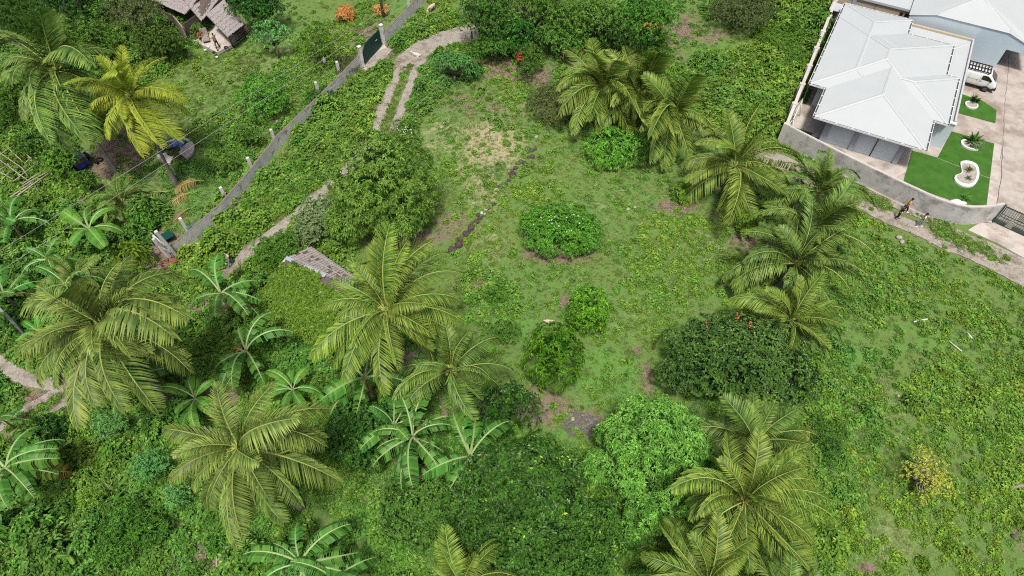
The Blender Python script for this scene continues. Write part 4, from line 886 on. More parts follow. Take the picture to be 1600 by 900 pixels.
planter('oval white rimmed planter holding a palm and white flowers', 1516, 229, [(p[0] * math.cos(-.3) - p[1] * math.sin(-.3), p[0] * math.sin(-.3) + p[1] * math.cos(-.3)) for p in circ(.98, .76)], 0)
kid = [at(*p) - at(1509, 275) for p in [(1499, 256), (1512, 255), (1525, 262), (1527, 280), (1518, 294), (1502, 294), (1490, 286), (1490, 278), (1500, 273), (1499, 264)]]
planter('kidney shaped white rimmed planter with two small plants', 1509, 275, smooth([(k.x, k.y) for k in kid]), 0)
spiky(1520, 162, .24, .55, .5, 'dark', 'small dark palm in the round planter', 3, 40)
spiky(1516, 226, .24, .75, .5, 'dark', 'dark leafy palm in the oval planter', 4, 50)
spiky(1511, 270, .24, .40, .4, 'olive', 'upper small plant in the kidney shaped planter', 5, 24)
spiky(1509, 282, .24, .30, .4, 'dark', 'lower small dark plant in the kidney shaped planter', 6, 20)
spiky(1505, 312, .15, .5, .4, 'mid', 'spindly green plant on the turf beside the curved wall', 7, 14)
b = MB()
for i in range(9): b.ell((R.uniform(-.5, .5), R.uniform(-.2, .2), .1), (.28, .2, .16), 8, 5, 0, .1)
o = b.build('white_boulders', M['white'], loc=at(1496, 317, .2)); tag(o, 'cluster of white painted stones at the foot of the curved wall', 'stones')
t = thing('flower_bush', 'white flowering bush in the oval planter', 'bush', at(1526, 231, .2)); lb = [(0, 0, .3, .5, .38, .3)]
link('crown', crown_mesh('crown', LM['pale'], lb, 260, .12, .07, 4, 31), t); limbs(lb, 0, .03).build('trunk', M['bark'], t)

# swing set on the small lawn
sw = thing('swing_set', 'white tubular swing set on the turf corner inside the wall', 'swing', Lf(.2, -1.3, .15), RU)
A = [((0, -.0, 0), (.0, .35, 1.9)), ((0, .9, 0), (0, .35, 1.9)), ((3.3, 0, 0), (3.3, .35, 1.9)), ((3.3, .9, 0), (3.3, .35, 1.9))]
for p, q in A: b = MB(); b.tube([p, q], .05, 6); b.build('leg', M['white'], sw)
b = MB(); b.tube([(-.1, .35, 1.9), (3.4, .35, 1.9)], .05, 6); b.build('crossbar', M['white'], sw)
for x in (.9, 1.9, 2.7):
    b = MB(); b.tube([(x - .2, .35, 1.9), (x - .2, .35, .5)], .012, 4); b.tube([(x + .2, .35, 1.9), (x + .2, .35, .5)], .012, 4); b.build('chain', M['steel'], sw)
    b = MB(); b.box((x, .35, .48), (.5, .22, .04)); b.build('seat', LM['midrib'], sw)
b = MB(); b.tube([Lf(5.6, -1.6, .1), Lf(5.6, -1.6, 2.2)], .05, 6); b.tube([Lf(5.6, -1.6, 2.1), Lf(5.4, -.9, 2.2)], .03, 5); hp = b.build('lamp_post', M['steel']); tag(hp, 'thin post with a red head beside the left compound wall', 'post')
b = MB(); b.ell(Lf(5.6, -1.6, 2.28), (.2, .2, .12), 8, 6); link('red_head', b.mesh('red_head', M['cloth_red']), hp)
b = MB(); 
for i in range(4): b.box((0, i * .5, .45), (.5, .42, .06)); b.box((-.2, i * .5, .7), (.06, .42, .5)); b.box((.15, i * .5, .22), (.05, .3, .4))
bn = b.build('plastic_chairs', M['black'], loc=Lf(.1, .9, .13), rot=(0, 0, RU + .5)); tag(bn, 'dark chairs lined up by the corner of the pale blue wall', 'chairs')
t = thing('storage_shed', 'small white lean-to between the compound wall and the house roof', 'shed', Lf(20.7, -2.3, .1), RU)
b = MB(); b.box((.9, .0, 1.95), (1.9, 1.25, .08), ry=.06); b.build('roof', M['roof'], t)
b = MB(); b.box((1.7, 0, 1), (.08, 1.1, 1.8)); b.build('wall', M['pilaster'], t)
for y in (-.5, .5): b = MB(); b.box((.05, y, .95), (.07, .07, 1.85)); b.build('post', M['white'], t)
b = MB(); b.box((0, 0, .5), (.9, .6, .5)); b.ell((-.2, 0, .8), (.2, .2, .15), 8, 5); b.box((.3, 0, .15), (.1, .5, .3)); o = b.build('red_cart', M['cloth_red'], loc=Lf(19.6, -2.3, .12), rot=(0, 0, RU)); tag(o, 'small red cart by the white lean-to inside the compound', 'cart')

# ------------------------------------------------------------------ van
def superell(w, z0, z1, n=20, p=4.0, tuck=0.0):
    out = []
    for i in range(n):
        a = 2 * math.pi * i / n; c, s = math.cos(a), math.sin(a); x = w * math.copysign(abs(c) ** (2 / p), c); z = (z0 + z1) / 2 + (z1 - z0) / 2 * math.copysign(abs(s) ** (2 / p), s)
        k = (z - z0) / (z1 - z0); out.append((x * (1 - tuck * max(0, k - .45) / .55), z))
    return out
van = thing('van', 'white van with a black roof rack parked nose out under the carport', 'van', Lf(17.15, 11.1, .1), math.atan2(VY, VX))
st = [(0, .70, .55, 1.75), (.08, .78, .42, 1.86), (.5, .80, .36, 1.92), (2.6, .80, .36, 1.92), (3.0, .79, .36, 1.90), (3.2, .785, .36, 1.82), (3.45, .78, .36, 1.60), (3.75, .77, .38, 1.28), (3.9, .76, .40, 1.05), (4.02, .72, .44, .92), (4.08, .60, .52, .80)]
b = MB(); n = 24; vs = []
for x, w, z0, z1 in st: vs += [(x, yy, zz) for yy, zz in superell(w, z0, z1, n, 5, .10 if z1 > 1.4 else .04)]
fs = [(i * n + j, i * n + (j + 1) % n, (i + 1) * n + (j + 1) % n, (i + 1) * n + j) for i in range(len(st) - 1) for j in range(n)] + [list(range(n))[::-1], [(len(st) - 1) * n + j for j in range(n)]]
b.add(vs, fs, 0, True); b.build('body', M['van_paint'], van)
b = MB(); b.add([(3.16, -.60, 1.80), (3.16, .60, 1.80), (3.80, .66, 1.25), (3.80, -.66, 1.25)], [(0, 1, 2, 3)])
for i, v in enumerate(b.v): b.v[i] = (v[0] + .05, v[1], v[2] + .045)
b.add([(3.10, -.58, 1.80), (3.10, .58, 1.80), (3.72, .62, 1.22), (3.72, -.62, 1.22)], [(0, 3, 2, 1)]); b.build('windscreen', M['glass'], van)
for s in (-1, 1):
    b = MB(); P = [(2.45, 1.25), (2.45, 1.68), (2.95, 1.70), (3.30, 1.45), (3.42, 1.22)]; vs = [(x, s * (.80 - (.05 if z > 1.5 else 0.0)), z) for x, z in P] + [(x, s * .72, z) for x, z in P]
    m_ = 5; b.add(vs, [list(range(5)), list(range(5, 10))[::-1]] + [(i, (i + 1) % 5, 5 + (i + 1) % 5, 5 + i) for i in range(5)]); b.build('window', M['glass'], van)
    b = MB(); b.box((3.35, s * .90, 1.35), (.10, .16, .2)); b.build('wing_mirror', M['black'], van)
    b = MB(); b.box((2.5, s * .81, 1.08), (.16, .03, .04)); b.box((2.15, s * .81, 1.1), (.1, .03, .05)); b.build('door_handle', M['black'], van)
    b = MB(); b.box((2.35, s * .803, 1.0), (.015, .01, 1.2)); b.box((1.3, s * .803, 1.0), (.015, .01, 1.2)); b.box((1.2, s * .803, 1.12), (2.2, .01, .02)); b.build('door_seam', M['steel'], van)
    for x in (.75, 3.25):
        b = MB(); prof = [(0.0, -.09), (.17, -.10), (.20, -.11), (.31, -.11), (.33, -.07), (.33, .07), (.31, .11), (.17, .1), (0, .09)]
        b.lathe(prof, n=20); w = b.build('wheel', M['rubber'], van, loc=(x, s * .72, .33), rot=(math.pi / 2, 0, 0))
        b = MB(); b.lathe([(0, -.118), (.10, -.121), (.19, -.116)], n=12); b.lathe([(0, .118), (.10, .121), (.19, .116)], n=12); link('rim', b.mesh('rim', M['gutter_dark']), w)
    b = MB(); b.ell((3.98, s * .52, .82), (.07, .14, .10), 8, 6); b.build('headlight', M['glass'], van)
b = MB(); b.box((4.10, 0, .48), (.16, 1.5, .22)); b.box((4.0, .0, .38), (.3, 1.2, .12)); b.box((4.0, -.72, .5), (.3, .12, .2)); b.box((4.0, .72, .5), (.3, .12, .2)); b.build('bumper', M['black'], van)
b = MB()
for y in (-.66, .66, 0): b.box((1.65, y, 2.03), (2.7, .09 if y else .05, .08))
for i in range(10): b.box((.35 + i * .29, 0, 2.02), (.085, 1.35, .04))
for x in (.5, 1.6, 2.8):
    for y in (-.66, .66): b.box((x, y, 1.93), (.06, .06, .16))
b.build('roof_rack', M['black'], van)

def crack(pts, w, z, m='rock_dark'):
    b = MB(); rg_ = random.Random(len(pts)); P = [at(*p) for p in pts]; L_ = []
    for p, q in zip(P[:-1], P[1:]):
        for k in range(6): L_.append(p.lerp(q, k / 6) + Vector((rg_.uniform(-.05, .05), rg_.uniform(-.05, .05), 0)))
    L_.append(P[-1]); vs = []
    for i, p in enumerate(L_):
        d = (L_[min(i + 1, len(L_) - 1)] - L_[max(i - 1, 0)]).normalized(); n = Vector((-d.y, d.x, 0)) * w * rg_.uniform(.5, 1.3); vs += [(p.x - n.x, p.y - n.y, z), (p.x + n.x, p.y + n.y, z)]
    b.add(vs, [(2 * i, 2 * i + 2, 2 * i + 3, 2 * i + 1) for i in range(len(L_) - 1)]); tag(b.build('driveway_joint', M[m]), kind='structure')
crack([(1576, 80), (1575, 110), (1570, 150), (1568, 190), (1566, 228), (1562, 250)], .03, .106, 'palm_bark')
crack([(1566, 232), (1563, 280), (1556, 322)], .025, .134, 'palm_bark')
crack([(1464, 249), (1500, 263), (1551, 283)], .02, .156, 'concrete')
# ------------------------------------------------------------------ trees and bushes
def plant(name, label, cat, px, py, rx, ry, h, leaf, seed, z0=0.0, group=None, dens=1.0, L_=.20, W_=.075, nper=6, sub=.34, lobes=None, bark='bark', r0=None, tilt=(35, 95), inner=.3, droop=.25, limbn=None, nsub=None, loose=(1.5, -.05), low=-.35):
    """crown seen centred at (px,py), half-sizes rx, ry in picture pixels; h: crown height from z0 up"""
    zc = z0 + h / 2; p = at(px, py, zc); k = mpp(px, py, zc); th = math.atan2(H - zc, p.y); rxm = rx * k; rz = h / 2
    a = ry * k; rym = math.sqrt(max((a * a - (rz * math.cos(th)) ** 2), (.45 * rxm * math.sin(th)) ** 2)) / math.sin(th)
    if lobes is None: lb = [(0, 0, zc, rxm, rym, rz)]
    else: lb = [(x * rxm, y * rym, zc + z * rz, r * rxm, r * rym, r * rz * q) for x, y, z, r, q in lobes]
    n = int(dens * 95 * sum(l[3] * l[4] for l in lb) * (.22 / L_) ** 1.4) + 40
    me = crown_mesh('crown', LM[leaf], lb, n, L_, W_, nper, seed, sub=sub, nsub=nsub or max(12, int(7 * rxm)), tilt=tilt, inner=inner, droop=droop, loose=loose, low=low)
    t = thing(name, label, cat, (p.x, p.y, gh(p.x, p.y)), 0, group); link('crown', me, t)
    limbs(lb, 0, r0 or max(.03, .035 * h), (0, 0), seed, limbn or (5 if rxm > 2 else 3)).build('trunk', M[bark], t)
    return t
multi = lambda seed, n, r=.42, q=1.0: (lambda rr: [(math.cos(i * 2.4) * rr.uniform(.35, .62), math.sin(i * 2.4) * rr.uniform(.35, .62), rr.uniform(-.25, .25), r * rr.uniform(.85, 1.15), q) for i in range(n)] + [(0, 0, .15, .55, q)])(random.Random(seed))
A = plant
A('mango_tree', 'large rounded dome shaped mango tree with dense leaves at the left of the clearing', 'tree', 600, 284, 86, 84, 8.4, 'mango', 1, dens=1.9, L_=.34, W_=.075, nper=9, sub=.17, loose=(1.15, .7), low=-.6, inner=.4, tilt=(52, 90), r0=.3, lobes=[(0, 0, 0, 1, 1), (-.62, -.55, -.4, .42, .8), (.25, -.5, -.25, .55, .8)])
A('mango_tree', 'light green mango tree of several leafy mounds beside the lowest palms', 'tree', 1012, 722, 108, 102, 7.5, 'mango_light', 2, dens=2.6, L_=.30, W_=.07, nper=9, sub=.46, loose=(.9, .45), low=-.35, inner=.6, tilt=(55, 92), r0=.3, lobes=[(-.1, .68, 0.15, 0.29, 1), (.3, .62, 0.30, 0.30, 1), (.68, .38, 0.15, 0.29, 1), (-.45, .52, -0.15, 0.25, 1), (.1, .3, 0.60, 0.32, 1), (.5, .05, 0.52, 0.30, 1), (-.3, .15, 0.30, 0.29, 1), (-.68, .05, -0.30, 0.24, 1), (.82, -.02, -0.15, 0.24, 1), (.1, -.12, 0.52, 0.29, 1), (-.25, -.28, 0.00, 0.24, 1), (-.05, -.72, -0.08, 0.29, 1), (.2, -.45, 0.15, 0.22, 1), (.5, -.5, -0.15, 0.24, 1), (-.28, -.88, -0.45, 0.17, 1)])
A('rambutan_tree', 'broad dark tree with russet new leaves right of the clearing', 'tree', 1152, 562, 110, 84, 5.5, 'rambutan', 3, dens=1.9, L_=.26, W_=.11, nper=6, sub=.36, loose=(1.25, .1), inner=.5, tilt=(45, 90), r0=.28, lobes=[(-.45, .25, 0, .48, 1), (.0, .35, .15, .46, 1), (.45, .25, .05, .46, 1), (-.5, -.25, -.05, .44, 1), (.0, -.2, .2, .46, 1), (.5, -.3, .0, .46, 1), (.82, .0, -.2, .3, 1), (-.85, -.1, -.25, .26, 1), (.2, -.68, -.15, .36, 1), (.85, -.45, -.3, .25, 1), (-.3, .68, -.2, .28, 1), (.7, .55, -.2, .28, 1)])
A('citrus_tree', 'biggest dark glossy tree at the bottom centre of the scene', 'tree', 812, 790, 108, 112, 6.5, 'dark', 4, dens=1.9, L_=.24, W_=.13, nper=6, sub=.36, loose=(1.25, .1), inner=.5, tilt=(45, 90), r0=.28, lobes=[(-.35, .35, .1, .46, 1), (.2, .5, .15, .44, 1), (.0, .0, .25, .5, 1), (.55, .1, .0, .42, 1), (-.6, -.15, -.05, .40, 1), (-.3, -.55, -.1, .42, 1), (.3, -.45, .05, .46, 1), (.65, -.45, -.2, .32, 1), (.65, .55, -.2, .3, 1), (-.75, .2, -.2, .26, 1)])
A('citrus_tree', 'green glossy tree below the largest banana clump, left of the biggest dark tree', 'tree', 655, 800, 68, 60, 4.6, 'mid', 5, dens=1.9, L_=.23, W_=.12, nper=6, sub=.36, loose=(1.25, .1), inner=.5, tilt=(45, 90), lobes=multi(5, 5, .5))
A('citrus_tree', 'dark tree under the light green mango mounds at the bottom edge', 'tree', 920, 840, 62, 66, 4.5, 'dark', 6, dens=1.9, L_=.2, W_=.085, sub=.36, loose=(1.25, .1), inner=.5, tilt=(45, 90), lobes=multi(6, 4, .5))
A('citrus_tree', 'dark leafy tree cut by the bottom edge right of the lone lowest palm', 'tree', 862, 900, 62, 46, 4.2, 'mid', 7, dens=1.2, L_=.21, W_=.09)
A('citrus_tree', 'deep green round tree between the wind blown palm and the banana clump', 'tree', 568, 678, 66, 62, 4.4, 'dark', 8, dens=1.9, L_=.20, W_=.11, sub=.36, loose=(1.25, .1), inner=.5, tilt=(45, 90), lobes=multi(8, 5, .5))
A('star_apple_tree', 'leafy tree with a few bronze leaves right of the upright banana leaves', 'tree', 782, 645, 54, 48, 3.8, 'dark', 9, dens=1.2, L_=.30, W_=.10, nper=7, sub=.27)
A('coffee_tree', 'large leaved egg shaped tree standing on brown leaf litter in the clearing', 'tree', 866, 558, 47, 53, 4.6, 'coffee', 10, loose=(1.3, .3), dens=1.25, L_=.34, W_=.12, nper=6, sub=.2, tilt=(50, 100), droop=.4)
A('coffee_tree', 'smaller bright egg shaped tree just above the larger one in the clearing', 'tree', 920, 486, 31, 37, 3.6, 'coffee', 11, loose=(1.3, .3), dens=2.0, L_=.24, W_=.10, sub=.2, tilt=(50, 100))
A('frangipani_tree', 'low rounded green tree with tiny white blossoms in the middle of the clearing', 'tree', 877, 357, 61, 42, 2.6, 'bright', 12, loose=(1.3, .3), dens=1.7, L_=.23, W_=.07, nper=7, sub=.18, lobes=[(0, 0, 0, .98, 1), (-.4, .2, .1, .6, 1), (.45, -.3, -.1, .55, .9)])
A('citrus_bush', 'tiny yellow green bush in a ring of pale litter near the palm row', 'bush', 1067, 301, 14, 16, 1.5, 'lemon', 13, dens=2.2, L_=.19, W_=.08)
A('citrus_bush', 'yellow green bush left of the dwarf palm row, beneath the palm with spread fronds', 'bush', 1163, 343, 25, 27, 2.0, 'lemon', 14, dens=1.7, L_=.2, W_=.09, sub=.25, lobes=multi(14, 4, .5))
A('shrub', 'bright spreading shrub in front of the three clustered dwarf palms', 'shrub', 962, 229, 50, 30, 1.9, 'bright', 15, dens=1.6, L_=.26, W_=.09, sub=.24)
A('shrub', 'olive thorny shrub left of the three clustered dwarf palms', 'shrub', 862, 162, 44, 42, 2.2, 'olive', 16, dens=1.0, L_=.18, W_=.06, sub=.3, lobes=multi(16, 6, .42), inner=.15)
A('shrub', 'pale leaved shrub between the dome shaped mango and the vine covered shed', 'shrub', 492, 346, 34, 48, 3.4, 'pale', 17, dens=1.2, L_=.22, W_=.10, sub=.3, lobes=multi(17, 5, .45))
A('shrub', 'tangled lush shrub above the left corner of the vine covered shed', 'shrub', 428, 392, 36, 34, 2.8, 'bright', 18, dens=1.7, L_=.16, W_=.06, sub=.28, lobes=multi(18, 5, .5))
A('shrub', 'low leafy shrub under the palm between the banana plants and the clearing', 'shrub', 789, 518, 20, 18, 1.3, 'mid', 19, dens=1.6, L_=.2, W_=.07)
A('shrub', 'soft round weed shrub on the lawn below the dark stone row', 'shrub', 775, 459, 20, 16, .9, 'bright', 20, dens=1.9, L_=.14, W_=.05)
A('shrub', 'white flowering shrub at the lower end of the bamboo rail', 'shrub', 630, 205, 19, 17, 1.3, 'mid', 21, dens=1.4, L_=.15, W_=.06)
A('papaya_tree', 'feathery bright tree at the upper end of the bamboo rail by the track bend', 'tree', 708, 104, 38, 27, 4.0, 'blue', 22, dens=1.1, L_=.27, W_=.10, sub=.3, lobes=multi(22, 6, .42), inner=.1, droop=.5)
A('hibiscus_bush', 'red flowering bush beside the feathery tree at the track bend', 'bush', 738, 98, 18, 24, 2.2, 'mid', 23, dens=1.3, L_=.16, W_=.08)
A('hibiscus_bush', 'red flowering bush under the edge of the big top centre trees', 'bush', 822, 88, 24, 34, 2.6, 'mid', 24, dens=1.3, L_=.18, W_=.08, lobes=multi(24, 4, .5))
G = 'tall trees along the top edge'
A('acacia_tree', 'leftmost of the dense trees on the top edge, overhanging the track', 'tree', 762, 28, 46, 56, 8.0, 'mid', 25, dens=.95, L_=.24, W_=.10, sub=.3, group=G, lobes=multi(25, 6, .45), r0=.3)
A('acacia_tree', 'dense tree on the top edge between the track tree and the broad one', 'tree', 838, 20, 52, 52, 8.0, 'mid', 26, dens=.95, L_=.24, W_=.10, sub=.3, group=G, lobes=multi(26, 6, .45), r0=.3)
A('acacia_tree', 'broad dense tree with yellow tips on the top edge above the dwarf palms', 'tree', 912, 36, 62, 50, 7.0, 'mid', 27, dens=1.0, L_=.24, W_=.10, sub=.28, group=G, lobes=multi(27, 7, .45), r0=.3)
A('acacia_tree', 'bright leaved tree on the top edge with orange flower tips', 'tree', 1005, 26, 58, 52, 7.0, 'bright', 28, dens=.95, L_=.22, W_=.09, sub=.28, group=G, lobes=multi(28, 7, .45), r0=.28)
A('acacia_tree', 'thin crowned tree on the top edge right of the bare brown patch', 'tree', 1160, 12, 52, 42, 4.5, 'olive', 29, dens=.9, L_=.2, W_=.08, sub=.3, group=G, lobes=multi(29, 6, .45), inner=.15)
A('acacia_tree', 'shaded tree filling the gap between the two leftmost trees of the top edge', 'tree', 800, 52, 46, 36, 5.0, 'dark', 71, dens=1.1, L_=.24, W_=.10, sub=.3, group=G, lobes=multi(71, 6, .45))
A('acacia_tree', 'shaded lower tree under the broad yellow tipped tree of the top edge', 'tree', 880, 62, 50, 34, 4.6, 'mid', 72, dens=1.1, L_=.24, W_=.10, sub=.3, group=G, lobes=multi(72, 6, .45))
A('acacia_tree', 'shaded lower tree under the bright leaved tree of the top edge', 'tree', 958, 60, 48, 34, 4.6, 'dark', 73, dens=1.1, L_=.24, W_=.10, sub=.3, group=G, lobes=multi(73, 6, .45))
A('acacia_tree', 'low tree at the left foot of the top edge trees beside the track end', 'tree', 775, 70, 40, 30, 3.6, 'mid', 74, dens=1.1, L_=.22, W_=.09, sub=.3, group=G, lobes=multi(74, 5, .45))
A('shrub', 'lush green thicket against the white house compound wall', 'shrub', 1230, 60, 48, 50, 1.8, 'bright', 30, dens=1.3, L_=.2, W_=.08, sub=.3, lobes=multi(30, 8, .36))
G = 'broad trees crowding the top left corner'
A('bamboo_clump', 'feathery crowned tree filling the extreme top left corner', 'tree', 28, 28, 62, 56, 8.0, 'bamboo', 31, dens=1.1, L_=.34, W_=.06, sub=.3, group=G, lobes=multi(31, 6, .45), r0=.25, droop=.6)
A('broadleaf_tree', 'green tree behind the tall coconut palm at the top left', 'tree', 132, 62, 58, 48, 6.5, 'mid', 32, dens=1.0, L_=.25, W_=.09, sub=.28, group=G, lobes=multi(32, 6, .45), r0=.25)
A('broadleaf_tree', 'dusky olive tree left of the thatched hut', 'tree', 208, 24, 60, 50, 8.0, 'olive', 33, dens=.9, L_=.22, W_=.08, sub=.3, group=G, lobes=multi(33, 7, .42), r0=.25)
A('broadleaf_tree', 'bright green tree between the yellow palm and the thatched hut', 'tree', 245, 70, 44, 34, 5.0, 'mid', 34, dens=1.3, L_=.24, W_=.09, sub=.28, group=G, lobes=multi(34, 5, .48))
A('broadleaf_tree', 'dark tree right behind the tall coconut palm crown at the top left', 'tree', 110, 8, 50, 34, 7.0, 'dark', 35, dens=1.0, L_=.24, W_=.1, sub=.3, group=G, lobes=multi(35, 5, .45), r0=.25)
A('broadleaf_tree', 'light green tree at the left edge beside the tall coconut palm', 'tree', 22, 140, 36, 52, 4.5, 'bright', 36, dens=1.1, L_=.24, W_=.08, sub=.3, group=G, lobes=multi(36, 5, .45))
A('broadleaf_tree', 'dark round tree right of the thatched hut', 'tree', 402, 14, 44, 42, 6.0, 'dark', 37, dens=1.3, L_=.22, W_=.1, sub=.28, lobes=multi(37, 5, .48))
A('moringa_tree', 'pale feathery tree with visible dark stems below the dark round tree', 'tree', 425, 55, 42, 34, 5.5, 'blue', 38, dens=.75, L_=.24, W_=.09, sub=.3, lobes=multi(38, 6, .36), inner=.05, droop=.4, r0=.12)
A('moringa_tree', 'thin feathery tree between the pale feathery tree and the orange shrub', 'tree', 492, 66, 36, 42, 5.0, 'bright', 39, dens=.6, L_=.22, W_=.08, sub=.3, lobes=multi(39, 6, .36), inner=.05, droop=.4, r0=.1)
A('fruit_tree', 'spreading bright tree under the power lines left of the concrete wall', 'tree', 408, 150, 46, 42, 4.0, 'bright', 40, dens=.95, L_=.22, W_=.09, sub=.3, lobes=multi(40, 7, .38), inner=.1)
A('fruit_tree', 'small leafy tree against the concrete wall below the spreading one', 'tree', 385, 213, 26, 22, 2.8, 'mid', 41, dens=1.2, L_=.2, W_=.08, sub=.3, lobes=multi(41, 4, .45))
A('fruit_tree', 'bushy tree left of the concrete wall, beneath the power lines at mid height', 'tree', 345, 250, 34, 26, 2.2, 'mid', 42, dens=.8, L_=.2, W_=.08, sub=.3, lobes=multi(42, 5, .42), inner=.1)
A('shrub', 'lower shrub beside the gate post inside the concrete wall', 'shrub', 540, 100, 24, 20, 1.5, 'olive', 43, dens=1.1, L_=.17, W_=.07, lobes=multi(43, 4, .45))
A('shrub', 'dark green shrub behind the concrete wall beneath the thin feathery tree', 'shrub', 497, 150, 28, 24, 1.5, 'mid', 44, dens=1.0, L_=.17, W_=.07, lobes=multi(44, 5, .42))
A('croton_shrub', 'larger glowing orange leaved shrub at the top, right of the feathery trees', 'shrub', 540, 21, 14, 13, 1.6, 'orange', 45, dens=2.0, L_=.22, W_=.09)
A('croton_shrub', 'smaller orange leaved shrub at the foot of the utility pole', 'shrub', 594, 15, 11, 9, 1.2, 'orange', 46, dens=1.3, L_=.22, W_=.08)
A('acacia_tree', 'bright tree just left of the blue tricycle at the left edge', 'tree', 92, 252, 34, 34, 3.8, 'bright', 47, dens=1.1, L_=.24, W_=.09, sub=.3, lobes=multi(47, 5, .45))
A('acacia_tree', 'bright tree below the blue tricycle', 'tree', 134, 284, 28, 22, 3.4, 'bright', 48, dens=1.2, L_=.24, W_=.09, sub=.3, lobes=multi(48, 4, .45))
A('acacia_tree', 'leafy tree behind the pale pole trellis', 'tree', 45, 225, 32, 28, 3.5, 'mid', 49, dens=1.1, L_=.22, W_=.09, sub=.3, lobes=multi(49, 4, .45))
A('shrub', 'yellow green creeper shrub grown over the pale pole trellis', 'shrub', 24, 252, 20, 20, 1.3, 'lemon', 50, dens=1.1, L_=.16, W_=.07, inner=.05, lobes=multi(50, 4, .4))
A('shrub', 'bright shrub left of the tall concrete posts at the wall corner', 'shrub', 222, 350, 22, 22, 2.2, 'bright', 51, dens=1.3, L_=.2, W_=.08, lobes=multi(51, 4, .45))
A('papaya_tree', 'lime yellow papaya like tree above the biggest palm', 'tree', 208, 402, 32, 20, 2.6, 'lemon', 52, dens=.8, L_=.5, W_=.14, nper=5, sub=.3, inner=.05, droop=.5)
G = 'feathery blue green trees of the lower left'
A('leucaena_tree', 'soft blue green feathery tree left of the small bright bush, near the rutted lane', 'tree', 168, 664, 30, 27, 3.0, 'blue', 53, dens=1.6, L_=.17, W_=.05, sub=.26, group=G, lobes=multi(53, 5, .45))
A('leucaena_tree', 'soft blue green feathery tree at the upper side of the brown footpath', 'tree', 236, 728, 32, 30, 3.0, 'blue', 54, dens=1.5, L_=.17, W_=.05, sub=.26, group=G, lobes=multi(54, 5, .45))
A('leucaena_tree', 'small feathery tree under the frond tips of the lower left palm', 'tree', 276, 775, 26, 24, 2.6, 'blue', 55, dens=1.5, L_=.17, W_=.05, sub=.26, group=G, lobes=multi(55, 4, .45))
A('leucaena_tree', 'small feathery tree at the foot of the upright banana leaves', 'tree', 772, 708, 28, 18, 2.8, 'blue', 56, dens=1.5, L_=.17, W_=.05, sub=.26, group=G, lobes=multi(56, 4, .45))
A('leucaena_tree', 'small feathery tree at the bottom edge beside the lowest banana clump', 'tree', 462, 892, 34, 14, 2.4, 'blue', 57, dens=1.4, L_=.17, W_=.05, sub=.26, group=G, lobes=multi(57, 4, .45))
A('bush', 'light green mounded bush below the brown footpath', 'bush', 198, 826, 62, 52, 2.4, 'bright', 58, dens=1.6, L_=.15, W_=.065, sub=.26, lobes=multi(58, 8, .40))
A('bush', 'yellowish bush at the upper left side of the light green mound', 'bush', 142, 790, 26, 26, 1.8, 'lemon', 59, dens=1.4, L_=.16, W_=.06, sub=.3, lobes=multi(59, 4, .45))
A('bush', 'dark bush above the feathery tree where the rutted lane ends', 'bush', 90, 668, 34, 24, 2.0, 'dark', 60, dens=1.5, L_=.17, W_=.08, sub=.28, lobes=multi(60, 5, .45))
A('bush', 'green bush at the upper side of the bend of the rutted lane', 'bush', 60, 548, 34, 24, 1.6, 'mid', 61, dens=1.2, L_=.17, W_=.08, sub=.28, lobes=multi(61, 5, .45))
A('bush', 'green bush right of the footpath under the lower left palm', 'bush', 340, 842, 28, 26, 1.5, 'bright', 62, dens=1.3, L_=.16, W_=.07, sub=.28, lobes=multi(62, 5, .45))
A('cassia_tree', 'sparse yellow leaved tree with pale bare branches in the right field', 'tree', 1446, 742, 44, 46, 3.4, 'yellow', 63, dens=.8, L_=.13, W_=.07, nper=6, sub=.25, lobes=[(.05, .62, .1, .38, .8), (-.5, .1, 0, .36, .8), (.5, .15, 0, .38, .8), (.55, -.35, -.1, .40, .8), (-.1, -.05, .25, .3, .7), (-.25, -.65, -.3, .25, .6), (.1, -.4, 0, .3, .6)], bark='pale_bark', inner=.0, limbn=7, r0=.10)
A('shrub', 'green twiggy shrub between the lowest palms and the right field', 'shrub', 1290, 690, 30, 46, 1.5, 'mid', 64, dens=.8, L_=.15, W_=.06, sub=.3, lobes=multi(64, 7, .36))
A('shrub', 'small yellow flowering shrub among the palm fronds on the right', 'shrub', 1242, 696, 14, 14, 3.5, 'yellow', 65, dens=.9, L_=.15, W_=.07)
A('shrub', 'small blue green bush at the right ends of the dwarf palm fronds', 'shrub', 1312, 398, 12, 14, 1.6, 'blue', 66, dens=1.8, L_=.13, W_=.05)
A('shrub', 'weedy thicket at the foot of the shed wall', 'shrub', 545, 520, 26, 36, 1.5, 'bright', 67, dens=1.3, L_=.14, W_=.06, lobes=multi(67, 6, .4))
A('shrub', 'shaded thicket under the broad tree of the top edge', 'shrub', 800, 60, 34, 24, 2.0, 'dark', 68, dens=1.3, L_=.3, W_=.06, droop=.6)
A('shrub', 'shaded low thicket left of the dwarf palms beneath the broad top tree', 'shrub', 1020, 85, 34, 30, 1.2, 'mid', 69, dens=1.1, L_=.16, W_=.07, lobes=multi(69, 5, .45))
def blossoms(px, py, z, rx, ry, n, m, label, name='blossoms', s=.07):
    c = at(px, py, z); k = mpp(px, py, z); b = MB()
    for i in range(n):
        a = R.uniform(0, 6.28); q = R.random() ** .5; b.ell((c.x + math.cos(a) * q * rx * k, c.y + math.sin(a) * q * ry * k, z + R.uniform(-.15, .25)), (s * R.uniform(.7, 1.3),) * 3, 5, 3)
    o = b.build(name, m); return tag(o, label, 'flowers', kind='stuff')
blossoms(740, 99, 2.0, 12, 10, 10, M['flower_red'], 'scattered red flowers of the bush at the track bend', s=.07)
